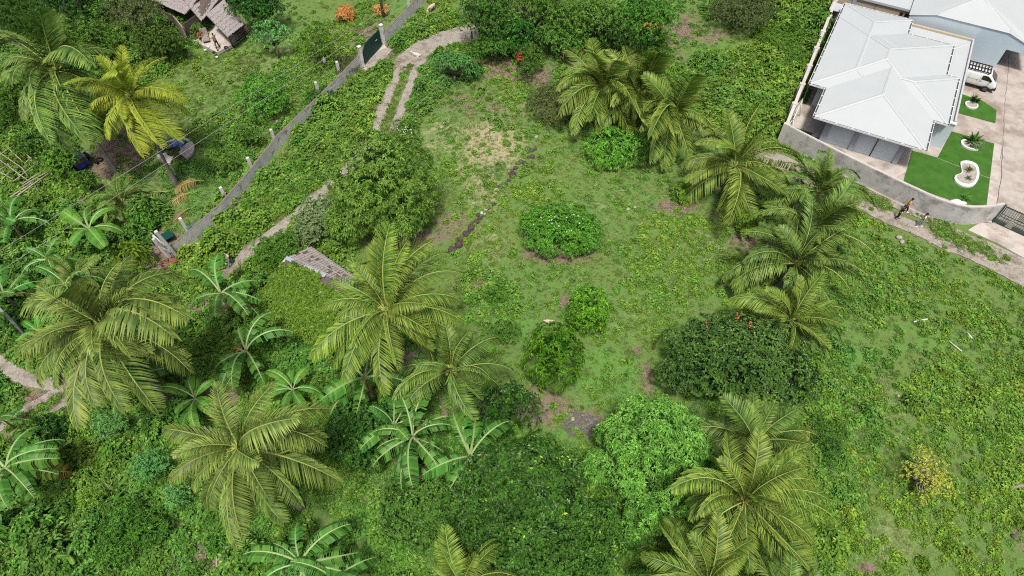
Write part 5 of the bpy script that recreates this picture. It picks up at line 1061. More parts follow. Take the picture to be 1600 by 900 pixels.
blossoms(811, 89, 2.3, 8, 12, 16, M['flower_red'], 'bright red flowers under the top centre trees', s=.085)
blossoms(632, 204, 1.3, 14, 10, 26, M['flower_white'], 'tiny white flowers of the shrub at the lower end of the rail', s=.06)
blossoms(877, 350, 2.6, 44, 22, 14, M['flower_white'], 'few white flowers on the rounded tree in the middle of the clearing', s=.07)
blossoms(1022, 42, 5.6, 20, 8, 10, LM['orange'], 'orange flower tips on the bright tree of the top edge', s=.13)
for px, py, rx, n in ((1155, 495, 6, 11), (1172, 508, 4, 6), (1102, 507, 6, 5)): blossoms(px, py, 5.0, rx, rx, n, M['cloth_rust'], 'rusty red young leaf cluster on the broad dark tree', 'leaf_cluster', .07)['group'] = 'rusty leaf clusters on the broad dark tree'

# ------------------------------------------------------------------ palms
palm('tallest coconut palm of the top left, its bare trunk leaning towards the blue tricycle', 88, 110, 9.2, 92, 'coco_dark', 1, 24, [(5, 72, 'mid'), (8, 60, 'mid'), (16, 136, 'out'), (95, 18, 'up'), (124, 52, 'up'), (156, 74, 'mid'), (160, 112, 'mid'), (38, 192, 'out'), (80, 226, 'out'), (104, 240, 'out'), (136, 232, 'out'), (165, 226, 'out'), (60, 150, 'mid')], base=(184, 277), mix=(2, 8, 12, 3))
palm('bright yellow coconut palm left of the concrete wall', 206, 150, 8.2, 84, 'coco_yellow', 2, 22, [(168, 84, 'up'), (240, 106, 'up'), (220, 98, 'up'), (150, 152, 'mid'), (152, 190, 'out'), (166, 218, 'out'), (222, 250, 'out'), (296, 164, 'mid'), (298, 182, 'out'), (284, 228, 'out'), (258, 234, 'out'), (228, 240, 'low')], base=(276, 290), mix=(4, 6, 9, 2))
palm('biggest wind blown olive palm at the left with long fronds pointing right', 162, 510, 10.2, 128, 'coco_olive', 3, 26, [(46, 572, 'out'), (38, 488, 'mid'), (122, 672, 'out'), (198, 648, 'out'), (260, 642, 'out'), (308, 580, 'out'), (346, 548, 'mid'), (334, 508, 'mid'), (300, 442, 'mid'), (285, 470, 'mid'), (192, 408, 'up'), (230, 420, 'up'), (92, 612, 'out'), (85, 560, 'out'), (150, 640, 'out')], base=(275, 640), mix=(3, 9, 12, 3), dry=2)
palm('vigorous yellow green palm right of the vine covered shed', 604, 484, 8.6, 112, 'coco', 4, 27, [(622, 348, 'up'), (594, 369, 'up'), (555, 397, 'mid'), (515, 440, 'mid'), (501, 487, 'mid'), (487, 568, 'out'), (547, 572, 'out'), (594, 618, 'out'), (626, 578, 'out'), (676, 552, 'out'), (729, 511, 'out'), (690, 515, 'out'), (724, 472, 'mid'), (730, 434, 'mid'), (706, 397, 'mid'), (684, 384, 'up'), (640, 372, 'up')], base=(645, 590), mix=(4, 8, 11, 2), dry=2)
palm('shorter palm tucked below right of the vigorous yellow green one', 705, 578, 5.2, 84, 'coco_dark', 5, 20, [(782, 526, 'mid'), (804, 586, 'out'), (782, 604, 'out'), (708, 638, 'out'), (615, 586, 'out'), (704, 501, 'up'), (745, 530, 'mid'), (680, 508, 'up'), (640, 610, 'out')], mix=(3, 6, 7, 1))
palm('wind tattered palm of the lower left with a forked trunk foot', 374, 698, 9.8, 124, 'coco_olive', 6, 24, [(267, 685, 'mid'), (263, 757, 'out'), (303, 765, 'out'), (357, 845, 'out'), (384, 842, 'out'), (402, 812, 'low'), (440, 824, 'out'), (530, 770, 'out'), (512, 707, 'mid'), (514, 687, 'mid'), (518, 636, 'mid'), (470, 617, 'up'), (420, 588, 'up'), (340, 593, 'up'), (290, 700, 'mid')], base=(474, 795), mix=(3, 7, 11, 2), dry=1)
G = 'short coconut palms in a curving row right of the clearing'
palm('leftmost of the three clustered short palms at the upper right of the clearing', 942, 138, 3.2, 74, 'coco', 7, 22, [(945, 76, 'up'), (985, 96, 'up'), (875, 122, 'mid'), (874, 180, 'mid'), (892, 202, 'out'), (940, 210, 'out'), (985, 165, 'mid'), (915, 108, 'up')], group=G, mix=(5, 9, 7, 0), nuts=False)
palm('middle of the three clustered short palms at the upper right of the clearing', 998, 147, 3.0, 70, 'coco', 8, 20, [(1000, 100, 'up'), (1038, 120, 'up'), (965, 198, 'out'), (940, 208, 'out'), (1030, 160, 'mid'), (990, 190, 'out')], group=G, mix=(5, 8, 6, 0), nuts=False)
palm('rightmost of the three clustered short palms at the upper right of the clearing', 1052, 178, 3.2, 72, 'coco', 9, 22, [(1066, 134, 'up'), (1100, 168, 'mid'), (1105, 188, 'mid'), (1096, 218, 'out'), (1075, 254, 'out'), (1032, 268, 'out'), (1010, 256, 'out'), (995, 222, 'mid'), (1000, 205, 'mid'), (1090, 205, 'mid')], group=G, mix=(4, 8, 8, 0), nuts=False)
palm('palm with widely spread fronds between the palm cluster and the compound wall', 1150, 258, 4.0, 86, 'coco', 10, 24, [(1070, 286, 'out'), (1134, 318, 'low'), (1154, 328, 'out'), (1194, 310, 'out'), (1256, 304, 'out'), (1200, 262, 'mid'), (1098, 204, 'mid'), (1138, 206, 'up'), (1164, 190, 'up'), (1206, 208, 'up'), (1222, 232, 'mid'), (1180, 205, 'up')], group=G, mix=(5, 8, 9, 1))
palm('topmost of the row of palms beside the dirt lane, closest to the compound wall', 1280, 302, 3.2, 76, 'coco_dark', 11, 22, [(1256, 246, 'up'), (1286, 248, 'up'), (1326, 262, 'up'), (1340, 282, 'mid'), (1354, 304, 'mid'), (1194, 322, 'out'), (1215, 280, 'mid'), (1330, 330, 'out')], group=G, mix=(6, 9, 6, 0), nuts=False)
palm('second palm down the row beside the dirt lane, above the fuller one', 1264, 362, 3.6, 80, 'coco_dark', 12, 22, [(1191, 322, 'mid'), (1188, 340, 'mid'), (1269, 302, 'up'), (1300, 312, 'up'), (1335, 360, 'mid'), (1340, 340, 'mid'), (1351, 396, 'out'), (1235, 315, 'up')], group=G, mix=(6, 9, 6, 0), nuts=False)
palm('third palm down the row, above the palm that touches the broad dark tree', 1244, 412, 3.6, 84, 'coco_dark', 13, 22, [(1170, 397, 'mid'), (1143, 452, 'out'), (1215, 366, 'up'), (1290, 368, 'up'), (1328, 418, 'mid'), (1308, 508, 'out'), (1220, 485, 'out'), (1260, 470, 'out')], group=G, mix=(5, 9, 7, 0), nuts=False)
palm('lowest palm of the row, touching the upper right edge of the broad dark tree', 1236, 500, 3.2, 72, 'coco', 14, 20, [(1137, 473, 'mid'), (1195, 444, 'up'), (1238, 452, 'up'), (1270, 463, 'up'), (1299, 499, 'mid'), (1306, 514, 'mid'), (1290, 557, 'out'), (1170, 480, 'mid')], group=G, mix=(6, 8, 5, 0), nuts=False)
G = 'large coconut palms at the lower right'
palm('dark palm rising between the broad dark tree and the huge lower palm', 1178, 692, 6.0, 92, 'coco_dark', 15, 20, [(1139, 600, 'up'), (1181, 618, 'up'), (1257, 638, 'mid'), (1280, 686, 'mid'), (1215, 625, 'up'), (1240, 720, 'out')], group=G, mix=(5, 8, 6, 0), nuts=False)
palm('huge palm with a starburst crown right of the light green mango tree', 1164, 782, 7.4, 128, 'coco', 16, 28, [(1281, 762, 'mid'), (1298, 788, 'mid'), (1310, 822, 'out'), (1267, 850, 'out'), (1270, 900, 'out'), (1160, 895, 'out'), (1119, 895, 'out'), (1074, 760, 'mid'), (1275, 735, 'mid'), (1203, 710, 'up'), (1180, 668, 'up'), (1122, 712, 'up'), (1240, 700, 'up'), (1210, 880, 'out')], group=G, mix=(5, 10, 9, 1))
palm('palm cut by the bottom edge with fronds fanning up beneath the light green mango', 1105, 912, 5.5, 104, 'coco', 17, 20, [(1040, 806, 'mid'), (1112, 800, 'up'), (1000, 868, 'mid'), (990, 915, 'out'), (1180, 850, 'mid'), (1070, 840, 'up')], group=G, mix=(4, 8, 5, 0), nuts=False)
palm('palm cut by the bottom edge left of the huge starburst palm', 1230, 935, 5.5, 90, 'coco_dark', 18, 16, [(1210, 840, 'mid'), (1265, 870, 'mid')], group=G, mix=(4, 7, 5, 0), nuts=False)
palm('light green palm poking up alone at the bottom edge in front of the dark trees', 722, 915, 4.6, 78, 'coco', 19, 12, [(712, 812, 'up'), (778, 845, 'mid'), (690, 840, 'up'), (742, 862, 'up'), (675, 880, 'mid')], group='', mix=(4, 5, 3, 0), nuts=False)
palm('young dark palm in the shade under the yellow palm', 190, 315, 1.6, 42, 'coco_dark', 20, 14, mix=(4, 7, 3, 0), nuts=False, group='')
palm('dim young palm among the banana plants left of the biggest wind blown palm', 118, 432, 3.0, 40, 'coco_olive', 21, 10, mix=(3, 4, 3, 0), nuts=False, group='')
# cut fronds lying on the grass
for i, (px, py, az, s, lab) in enumerate([(318, 282, 205, .95, 'yellowish frond lying uppermost in the pile beside the low wall'), (300, 300, 215, .9, 'brown frond lying in the middle of the pile beside the low wall'), (295, 325, 235, .8, 'brown frond lying lowest of the pile beside the low wall'), (262, 300, 190, .8, 'greenish fallen frond at the foot of the yellow palm'), (215, 278, 170, .6, 'short fallen frond between the two leaning palm trunks')]):
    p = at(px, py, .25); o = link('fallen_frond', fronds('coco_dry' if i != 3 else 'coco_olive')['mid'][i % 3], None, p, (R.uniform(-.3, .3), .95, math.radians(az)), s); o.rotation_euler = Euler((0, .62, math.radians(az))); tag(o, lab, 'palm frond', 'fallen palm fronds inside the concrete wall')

# ------------------------------------------------------------------ bananas
B_ = banana
B_('banana plant at the left edge beneath the pole trellis', 18, 350, 2.6, 44, 1)
B_('bright banana plant standing alone left of the lime papaya like tree', 140, 358, 2.6, 44, 2, 'banana_bright', 9, 0, tips=[(104, 332), (131, 312), (176, 334), (162, 378), (115, 388), (188, 355), (175, 400)])
B_('banana plant at the left edge level with the papaya like tree', 8, 462, 3.0, 48, 3)
B_('banana plant left of the biggest palm with one broad pale leaf', 102, 445, 3.0, 42, 4, tips=[(62, 470), (125, 470), (140, 430)])
B_('banana plant hidden in creepers above the biggest wind blown palm', 75, 405, 2.6, 36, 5)
B_('banana plant with a tall upright leaf beside the dirt track end', 345, 458, 3.4, 58, 6, tips=[(350, 408), (398, 436), (300, 428), (402, 465), (388, 496), (302, 470), (340, 500)])
B_('banana plant right of the biggest palm with a rolled pale leaf', 385, 548, 3.0, 54, 7, tips=[(434, 492), (405, 505), (458, 526), (335, 570), (345, 610), (410, 590), (368, 622)])
B_('bright young banana plant on dark soil below the biggest palm fronds', 305, 622, 2.2, 44, 8, 'banana_bright', 9, 0, tips=[(262, 614), (295, 588), (335, 600), (275, 642), (338, 632), (302, 668)])
B_('bright young banana plant at the upper right of the wind tattered palm', 458, 608, 2.2, 38, 9, 'banana_bright', 8, 0, tips=[(425, 590), (452, 578), (480, 580), (500, 610), (480, 638), (418, 616), (446, 642)])
B_('banana plant under the lower fronds of the biggest palm', 208, 600, 3.2, 48, 10)
B_('second banana plant under the biggest palm, left of the dark soil', 228, 560, 3.0, 40, 11)
B_('tall banana plant beneath the vigorous palm with a long leaf reaching lower left', 570, 590, 4.2, 74, 12, tips=[(505, 632), (585, 510), (618, 560), (510, 560), (632, 600), (560, 640), (525, 530)])
B_('largest banana clump plant left of centre bottom, its leaves radiating widely', 645, 682, 4.2, 66, 13, nl=11, tips=[(612, 600), (704, 645), (700, 672), (690, 735), (648, 760), (618, 765), (592, 680), (584, 720), (670, 618), (690, 700)])
B_('banana plant of the same clump hidden behind its left side', 615, 665, 3.6, 48, 14, dry=2)
B_('banana plant with two tall upright leaves right of the large clump', 735, 712, 3.6, 66, 15, nl=8, tips=[(708, 635), (745, 632), (790, 668), (700, 765), (720, 620), (680, 745)])
B_('banana plant cut by the left edge at the lower left', 8, 732, 3.6, 80, 16, nl=11, tips=[(95, 708), (102, 740), (66, 795), (60, 690), (30, 820), (50, 665)])
B_('banana plant at the bottom edge with several upright leaves', 470, 880, 3.6, 72, 17, nl=11, tips=[(468, 826), (520, 822), (545, 828), (565, 862), (380, 870), (575, 898), (430, 856)])
B_('second banana plant at the bottom edge behind the upright leaves', 520, 905, 3.2, 58, 18)
B_('tiny banana sprout in the weeds at the lower left bottom', 108, 868, 1.0, 18, 19, 'banana_bright', 5, 0)
B_('small banana plant at the left edge above the rutted lane', 62, 520, 1.6, 26, 20, 'banana_bright', 6, 0)
B_('banana plant at the lower left edge beneath the lane end', 4, 655, 2.6, 30, 21)
# ------------------------------------------------------------------ left boundary wall, its posts and gate
def G3(px, py, z=0.0): q = at(px, py); return Vector((q.x, q.y, gh(q.x, q.y) + z))
base = [(278, 402), (352, 338), (400, 282), (440, 230), (500, 172), (532, 140), (566, 104)]
base2 = [(601, 70), (640, 30), (664, 2), (700, -42)]
lw = thing('boundary_wall', 'low stained concrete wall running diagonally from the tall posts up past the green gate', 'wall', G3(440, 230)); lwl = -lw.location
def wallrun(b, pts, z0, z1, th, off=0):
    P = [Vector(at(*p)[:2]) for p in pts]; A = []; Bq = []
    for i, p in enumerate(P):
        d = (P[min(i + 1, len(P) - 1)] - P[max(i - 1, 0)]).normalized(); n = Vector((-d.y, d.x)); A.append(p + n * (off - 0)); Bq.append(p + n * (off + th))
    n = len(A); vs = [(a.x, a.y, z) for z in (z0, z1) for q in (A, Bq) for a in q]
    f = []
    for i in range(n - 1): f += [(i, i + 1, 2 * n + i + 1, 2 * n + i), (n + i, 3 * n + i, 3 * n + i + 1, n + i + 1), (2 * n + i, 2 * n + i + 1, 3 * n + i + 1, 3 * n + i)]
    f += [(0, 2 * n, 3 * n, n), (n - 1, 2 * n - 1, 4 * n - 1, 3 * n - 1)]; b.add(vs, f); return A, Bq
def WP(b, name, m): return link(name, b.mesh(name, m), lw, loc=lwl)
for bs in (base, base2):
    for p, q in zip(bs[:-1], bs[1:]):
        b = MB(); wallrun(b, [p, q], -.3, 1.38, .15); WP(b, 'wall_section', M['wall_old'])
        b = MB(); wallrun(b, [p, q], 1.382, 1.42, .15, .0); WP(b, 'wall_top', M['wall_cap'])
for px, py in [(295, 366), (356, 318), (397, 272), (432, 228), (500, 154), (532, 122), (640, 15), (668, -18)]:
    c = G3(px, py + 0); # post stands just inside the wall
    q = at(px, py, 0); b = MB(); b.box((q.x - .02, q.y + .05, .85), (.24, .24, 2.2), math.radians(40)); b.build('post', M['wall_old'], lw).location = lwl
for px, py in [(567, 103), (600, 69)]:
    q = at(px, py); b = MB(); b.box((q.x, q.y, 1.05), (.32, .32, 2.5), math.radians(40)); b.box((q.x, q.y, 2.34), (.38, .38, .08), math.radians(40)); WP(b, 'gate_pillar', M['wall_old'])
g0 = at(570, 101); g1 = at(597, 73); d = (g1 - g0); gl = d.length
gg = thing('gate', 'dark green sheet metal gate with cut top corners in the low concrete wall', 'gate', g0, math.atan2(d.y, d.x))
for k in range(2):
    x0 = k * gl / 2 + .03; x1 = (k + 1) * gl / 2 - .03; P = [(x0, .12), (x1, .12), (x1, 1.95), (x0, 1.55)] if k == 0 else [(x0, .12), (x1, .45), (x1, 1.75), (x0, 1.95)]
    if k == 0: P = [(x0, .1), (x1, .12), (x1, 2.15), (x0 + .6, 2.15), (x0, 1.45)]
    else: P = [(x0, .12), (x1 - .4, .12), (x1, .35), (x1, 2.0), (x1 - .1, 2.15), (x0, 2.15)]
    n = len(P); b = MB(); vs = [(x, -.03, z) for x, z in P] + [(x, .03, z) for x, z in P]; b.add(vs, [list(range(n)), list(range(n, 2 * n))[::-1]] + [(i, (i + 1) % n, n + (i + 1) % n, n + i) for i in range(n)])
    lf = b.build('gate_panel', M['green_metal'], gg)
    b = MB()
    for x in np.linspace(x0 + .12, x1 - .12, 7): b.box((x, -.04, 1.1), (.03, .02, 1.7 if x > .6 else 1.2))
    link('rib', b.mesh('rib', M['green_metal']), lf)
b = MB(); b.box((gl * .75, -.06, 1.35), (.35, .02, .07)); b.build('latch', M['wall_old'], gg)
# corner: return wall and two tall leaning posts
t = thing('concrete_frame', 'pair of tall bare concrete posts leaning out at the lower end of the low wall', 'posts', G3(280, 404))
for dx, dy, lx, ly, h in ((0, 0, -.35, -.25, 3.6), (-.55, -.15, -.5, .1, 2.5)):
    b = MB(); b.beam((dx, dy, -.2), (dx + lx, dy + ly, h), .26); b.build('post', M['wall_new'], t)
b = MB(); b.beam((-.9, -.2, 1.7), (-.3, -.1, .9), .12); b.beam((-1.5, .5, 1.9), (-.8, .0, 1.2), .12); b.build('brace', M['wall_new'], t)
b = MB(); A_, B2 = wallrun(b, [(272, 404), (236, 372), (205, 355)], -.2, .75, -.2); o = b.build('low_wall', M['wall_new']); tag(o, 'short pale wall stub running left from the tall concrete posts', 'wall'); o.name = 'return_wall'
b = MB(); b.box((0, 0, .6), (1.3, .9, .04)); 
for x in (-.6, .6):
    for y in (-.4, .4): b.box((x, y, .3), (.06, .06, .6))
o = b.build('green_table', M['green_metal'], loc=G3(262, 378), rot=(0, 0, .7)); tag(o, 'dark green sheet topped table in the corner behind the low wall', 'table')
b = MB(); a = Vector((0, 0, .3)); c = Vector((1.3, 1.1, .3)); n = Vector((-.5, .6, 0))
for k in range(2): b.beam(a + n * k, c + n * k, .09)
for s in (0, .33, .66, 1): b.beam(a.lerp(c, s), a.lerp(c, s) + n, .08)
for s in (0, 1): b.beam(a.lerp(c, s) - Vector((0, 0, .35)), a.lerp(c, s), .07); b.beam(a.lerp(c, s) + n - Vector((0, 0, .35)), a.lerp(c, s) + n, .07)
b.box((.65, .9, .18), (1.3, .6, .03), .7)
o = b.build('rusty_frame', M['rust'], loc=G3(258, 424)); tag(o, 'rusty red metal frame lying below the tall concrete posts', 'metal frame')
b = MB()
for i in range(26): 
    p = Vector((R.uniform(-1.4, 1.0), R.uniform(-.7, .7), R.uniform(.02, .25))); a = R.uniform(-.3, .9); l = R.uniform(.4, 1.1); b.tube([p, p + Vector((math.cos(a) * l, math.sin(a) * l, R.uniform(-.05, .12)))], [.02, .012], 4)
o = b.build('brushwood', M['bamboo'], loc=G3(238, 418)); tag(o, 'heap of cut dry sticks on bare soil beside the rusty frame', 'sticks', kind='stuff')
b = MB(); p0 = G3(304, 345, .95); 
b.tube([at(292, 360, 1.35), at(306, 343, 1.35)], .04, 5); o = b.build('pipe', M['tarp']); tag(o, 'thin blue pipe lying along the low wall top', 'pipe')

# ------------------------------------------------------------------ utility poles and wires
b = MB(); q = G3(600, 29); b.tube([q + Vector((0, 0, -.3)), q + Vector((-.1, 0, 4)), q + Vector((-.15, .05, 8.2))], [.17, .14, .11], 10); b.box(q + Vector((-.15, .05, 7.9)), (1.6, .1, .12), .7); o = b.build('utility_pole', M['palm_bark']); tag(o, 'grey wooden utility pole behind the low wall at the top edge', 'utility pole')
b = MB(); q = G3(50, 534); e = at(-5, 478, 4.2); b.tube([q + Vector((0, 0, -.3)), e + (e - q) * .0], [.12, .10], 10); o = b.build('lamp_post', M['steel']); o.name = 'metal_pole'; tag(o, 'plain grey metal pole at the left edge above the rutted lane', 'pole')
def wire(name, a, c, sag, r, label, m='wire'):
    pts = []
    for i in range(25): s = i / 24; p = Vector(a).lerp(Vector(c), s); p.z -= sag * 4 * s * (1 - s); pts.append(p)
    b = MB(); b.tube(pts, r, 5); return tag(b.build(name, M[m]), label, 'cable')
wire('power_line', at(-60, 428, 7.2), at(700, -52, 7.4), .25, .013, 'upper of the two long overhead wires crossing the top left')
wire('power_line', at(-60, 462, 6.8), at(710, -46, 7.2), .25, .013, 'lower of the two long overhead wires crossing the top left')
wire('power_line', at(-40, 405, 5.6), at(116, 374, 5.9), .1, .009, 'short thin wire at the left edge beneath the long overhead wires')
wire('stay_wire', G3(612, 212, .5), at(700, 118, 2.3), .0, .012, 'pale straight wire slanting up beside the bamboo rail to the feathery tree')
# bamboo rail fence beside the track
t = thing('rail_fence', 'low dark bamboo rail beside the track at the upper left of the clearing', 'fence', G3(668, 168))
pts = [at(*p) for p in [(634, 210), (652, 190), (672, 165), (690, 146), (703, 132)]]
for p, q in zip(pts[:-1], pts[1:]): b = MB(); b.tube([p + Vector((0, 0, .5)), q + Vector((0, 0, .5))], .045, 6); b.build('rail', M['bamboo_dark'], t).location = -t.location
for p in pts: b = MB(); b.tube([p + Vector((0, 0, -.2)), p + Vector((0, 0, .65))], .05, 6); b.build('post', M['bamboo_dark'], t).location = -t.location
b = MB(); q = G3(738, 70); b.tube([q - Vector((0, 0, .2)), q + Vector((0, 0, 1.6))], .09, 7); o = b.build('fence_post', M['bamboo_dark']); tag(o, 'dark wooden post at the end of the visible track', 'post')
t = thing('wire_fence', 'rusty posts and wires of a fence beside the dirt lane behind the palms', 'fence', G3(1240, 270))
pts = [at(*p) for p in [(1226, 268), (1236, 276), (1246, 284), (1262, 296)]]
for p in pts: b = MB(); b.tube([p - Vector((0, 0, .2)), p + Vector((0, 0, 1.2))], .045, 6); b.build('post', M['rust'], t).location = -t.location
for z in (.5, 1.0):
    b = MB(); b.tube([p + Vector((0, 0, z)) for p in pts], .012, 4); b.build('strand', M['wire'], t).location = -t.location
t = thing('wire_fence', 'pale pole fence under the broad tree above the three clustered palms', 'fence', G3(880, 105))
pts = [at(*p) for p in [(862, 84), (880, 98), (905, 112)]]
for z in (.5, 1.1):
    for p, q in zip(pts[:-1], pts[1:]): b = MB(); b.tube([p + Vector((0, 0, z)), q + Vector((0, 0, z))], .035, 5); b.build('rail', M['bamboo'], t).location = -t.location
for p in pts: b = MB(); b.tube([p - Vector((0, 0, .2)), p + Vector((0, 0, 1.3))], .05, 5); b.build('post', M['bamboo'], t).location = -t.location

# ------------------------------------------------------------------ pole trellis at the left edge
t = thing('trellis', 'pale weathered pole trellis with open grid at the left edge', 'trellis', G3(30, 262)); tl = -t.location
def pole_(a, c, z0, z1, r=.035, nm='pole'):
    p = at(*a, z0); q = at(*c, z1); b = MB(); b.tube([p, p.lerp(q, .5) + Vector((0, 0, .03)), q], [r, r, r * .8], 5); b.build(nm, M['bamboo'], t).location = tl
for a, c in [((-10, 243), (52, 288)), ((8, 227), (35, 252)), ((38, 238), (50, 249)), ((-12, 262), (20, 280)), ((-5, 236), (34, 262)), ((58, 252), (80, 264))]: pole_(a, c, 1.75, 1.75, .045)
for a, c in [((-8, 248), (20, 228)), ((-8, 270), (12, 258)), ((20, 284), (62, 252)), ((34, 288), (72, 264)), ((38, 256), (50, 246)), ((34, 291), (76, 268)), ((-4, 288), (18, 266))]: pole_(a, c, 1.81, 1.81, .038)
for a, c in [((20, 311), (80, 268)), ((16, 308), (52, 285))]: pole_(a, c, 1.85, 1.85, .065)
for a in [(52, 289), (12, 256), (34, 262), (78, 266)]:
    q = at(*a, 1.75); b = MB(); b.tube([(q.x, q.y, -.1), (q.x, q.y, 1.8)], .05, 5); b.build('post', M['bamboo'], t).location = tl

# ------------------------------------------------------------------ tricycle (roofed side car) under the palms
t = thing('tricycle', 'dark blue motor tricycle with a grey vinyl roof parked under the tall palm', 'tricycle', G3(127, 262), math.radians(-33))
b = MB(); P = [(-1.05, 1.42), (-.6, 1.52), (.5, 1.50), (.95, 1.38)]
for i in range(3):
    (x0, z0), (x1, z1) = P[i], P[i + 1]; vs = [(x0, -.62, z0), (x0, 0, z0 + .06), (x0, .62, z0), (x1, -.62, z1), (x1, 0, z1 + .06), (x1, .62, z1)]
    b.add(vs + [(v[0], v[1], v[2] - .05) for v in vs], [(0, 1, 4, 3), (1, 2, 5, 4), (6, 9, 10, 7), (7, 10, 11, 8), (0, 3, 9, 6), (2, 8, 11, 5), (0, 6, 7, 1), (1, 7, 8, 2), (3, 4, 10, 9), (4, 5, 11, 10)])
b.build('roof', M['grey_roof'], t)
b = MB(); pr = [(-.9, .25), (.75, .25), (1.0, .55), (.85, .85), (.6, .9), (-.9, .9)]; vs = [(x, -.58, z) for x, z in pr] + [(x, .58, z) for x, z in pr]; b.add(vs, [list(range(6)), list(range(6, 12))[::-1]] + [(i, (i + 1) % 6, 6 + (i + 1) % 6, 6 + i) for i in range(6)]); b.build('body', M['blue_paint'], t)
b = MB()
for x in (-.95, .0, .88):
    for y in (-.58, .58): b.beam((x, y, .85), (x, y, 1.43), .04)
b.build('roof_frame', M['steel'], t)
b = MB(); b.add([(.90, -.5, .88), (.90, .5, .88), (.98, .5, 1.34), (.98, -.5, 1.34)], [(0, 1, 2, 3)]); b.build('windscreen', M['glass'], t)
for x, y in ((-.6, -.68), (-.3, 1.05), (.95, 1.05)):
    b = MB(); b.lathe([(.0, -.03), (.18, -.04), (.29, -.05), (.31, 0), (.29, .05), (.18, .04), (0, .03)], n=18); b.build('wheel', M['rubber'], t, loc=(x, y, .3), rot=(math.pi / 2, 0, 0))
b = MB(); b.tube([(-.3, 1.05, .35), (.2, 1.05, .6), (.7, 1.05, .75), (.95, 1.05, .3)], [.07, .12, .1, .03], 6); b.beam((.0, .6, .5), (.2, 1.05, .5), .05); b.tube([(.7, .75, 1.0), (.72, 1.35, 1.0)], .02, 5); b.box((-.05, 1.05, .78), (.7, .24, .08)); b.build('motorcycle', M['black'], t)
b = MB(); b.lathe([(.17, -.06), (.30, -.08), (.34, 0), (.30, .08), (.17, .06), (.17, -.06)], n=18); o = b.build('tyre', M['rubber'], loc=G3(157, 252, .1)); tag(o, 'old tyre lying in shade right of the blue tricycle', 'tyre')
b = MB(); b.lathe([(.22, -.06), (.34, -.07), (.38, 0), (.34, .07), (.22, .06), (.22, -.06)], n=20); o = b.build('tyre', M['rubber'], loc=G3(752, 142, .1)); tag(o, 'black tyre lying on the grass near the upper end of the clearing', 'tyre')

# ------------------------------------------------------------------ broken round concrete slab with rubbish
t = thing('rubbish_heap', 'heap of debris and blue tarpaulin on a broken round concrete base', 'rubbish heap', G3(277, 239), scale=1.25)
def arc(b, r0, r1, a0, a1, z0, z1):
    n = 10; ps = [(r1 * math.cos(a0 + (a1 - a0) * i / n), r1 * math.sin(a0 + (a1 - a0) * i / n)) for i in range(n + 1)] + [(r0 * math.cos(a1 + (a0 - a1) * i / n), r0 * math.sin(a1 + (a0 - a1) * i / n)) for i in range(n + 1)]; b.prism(ps, z0, z1)
b = MB(); arc(b, .35, 1.35, -.7, .9, .1, .3); b.build('slab', M['concrete'], t)
b = MB(); arc(b, .7, 1.4, 3.5, 4.7, .1, .28); b.build('slab', M['concrete'], t)
b = MB(); arc(b, 1.2, 1.4, 1.0, 3.3, .0, .3); b.build('rim', M['wall_new'], t)
b = MB(); n = 8; vs = [(-.3 + .11 * i + R.uniform(-.03, .03), .25 + .11 * j + R.uniform(-.03, .03), .35 + .2 * R.random()) for i in range(n) for j in range(n)]; b.add(vs, [(i * n + j, (i + 1) * n + j, (i + 1) * n + j + 1, i * n + j + 1) for i in range(n - 1) for j in range(n - 1)]); b.build('tarpaulin', M['tarp'], t)
b = MB(); vs = [(-.95 + .12 * i + R.uniform(-.03, .03), .1 + .1 * j, .3 + .15 * R.random()) for i in range(6) for j in range(8)]; b.add(vs, [(i * 8 + j, (i + 1) * 8 + j, (i + 1) * 8 + j + 1, i * 8 + j + 1) for i in range(5) for j in range(7)]); b.build('sacking', M['grey_roof'], t)
b = MB()
for i in range(40): b.box((R.uniform(-.9, .6), R.uniform(-.8, .5), .12 + R.random() * .15), (R.uniform(.06, .25), R.uniform(.04, .15), .04), R.uniform(0, 3), 0, R.uniform(-.3, .3))
o = b.build('scraps', M['rock_dark'], t); o['kind'] = 'stuff'

# ------------------------------------------------------------------ thatched hut
hut = thing('hut', 'thatched bamboo hut with an open porch at the top edge', 'hut', G3(318, 55)); hk = -hut.location
def thatch(corners, rows, seed, par):        # corners: eave a, eave b, ridge b, ridge a; each course of thatch is a ragged slab laid over the one below
    rg = random.Random(seed); a, b_, c, d = [Vector(x) for x in corners]; nrm = (b_ - a).cross(d - a).normalized()
    if nrm.z < 0: nrm = -nrm
    rt = None
    for r in range(rows):
        s0 = r / rows; s1 = min(1, (r + 1.5) / rows); bb = MB(); n = 26
        lo = []; 
        for i in range(n + 1):
            t_ = i / n; p = a.lerp(d, max(-.04, s0 - rg.uniform(0, .7) / rows)); q = b_.lerp(c, max(-.04, s0 - rg.uniform(0, .7) / rows)); lo.append(p.lerp(q, t_) + nrm * (.10 + .012 * r + rg.uniform(-.02, .03)))
        hi = [a.lerp(d, s1).lerp(b_.lerp(c, s1), i / n) + nrm * (.03 + .012 * r) for i in range(n + 1)]
        bt = [p - nrm * .08 for p in lo]
        bb.add(lo + hi + bt, [(i, i + 1, n + 2 + i, n + 1 + i) for i in range(n)] + [(2 * n + 2 + i, 2 * n + 3 + i, i + 1, i) for i in range(n)])
        link('thatch_course', bb.mesh('thatch_course', M['thatch']), par, loc=hk)
    bb = MB(); bb.add([a, b_, c, d, a - nrm * .04, b_ - nrm * .04, c - nrm * .04, d - nrm * .04], [(0, 1, 2, 3), (7, 6, 5, 4), (0, 4, 5, 1), (1, 5, 6, 2), (2, 6, 7, 3), (3, 7, 4, 0)]); link('roof_deck', bb.mesh('roof_deck', M['bamboo_dark']), par, loc=hk)
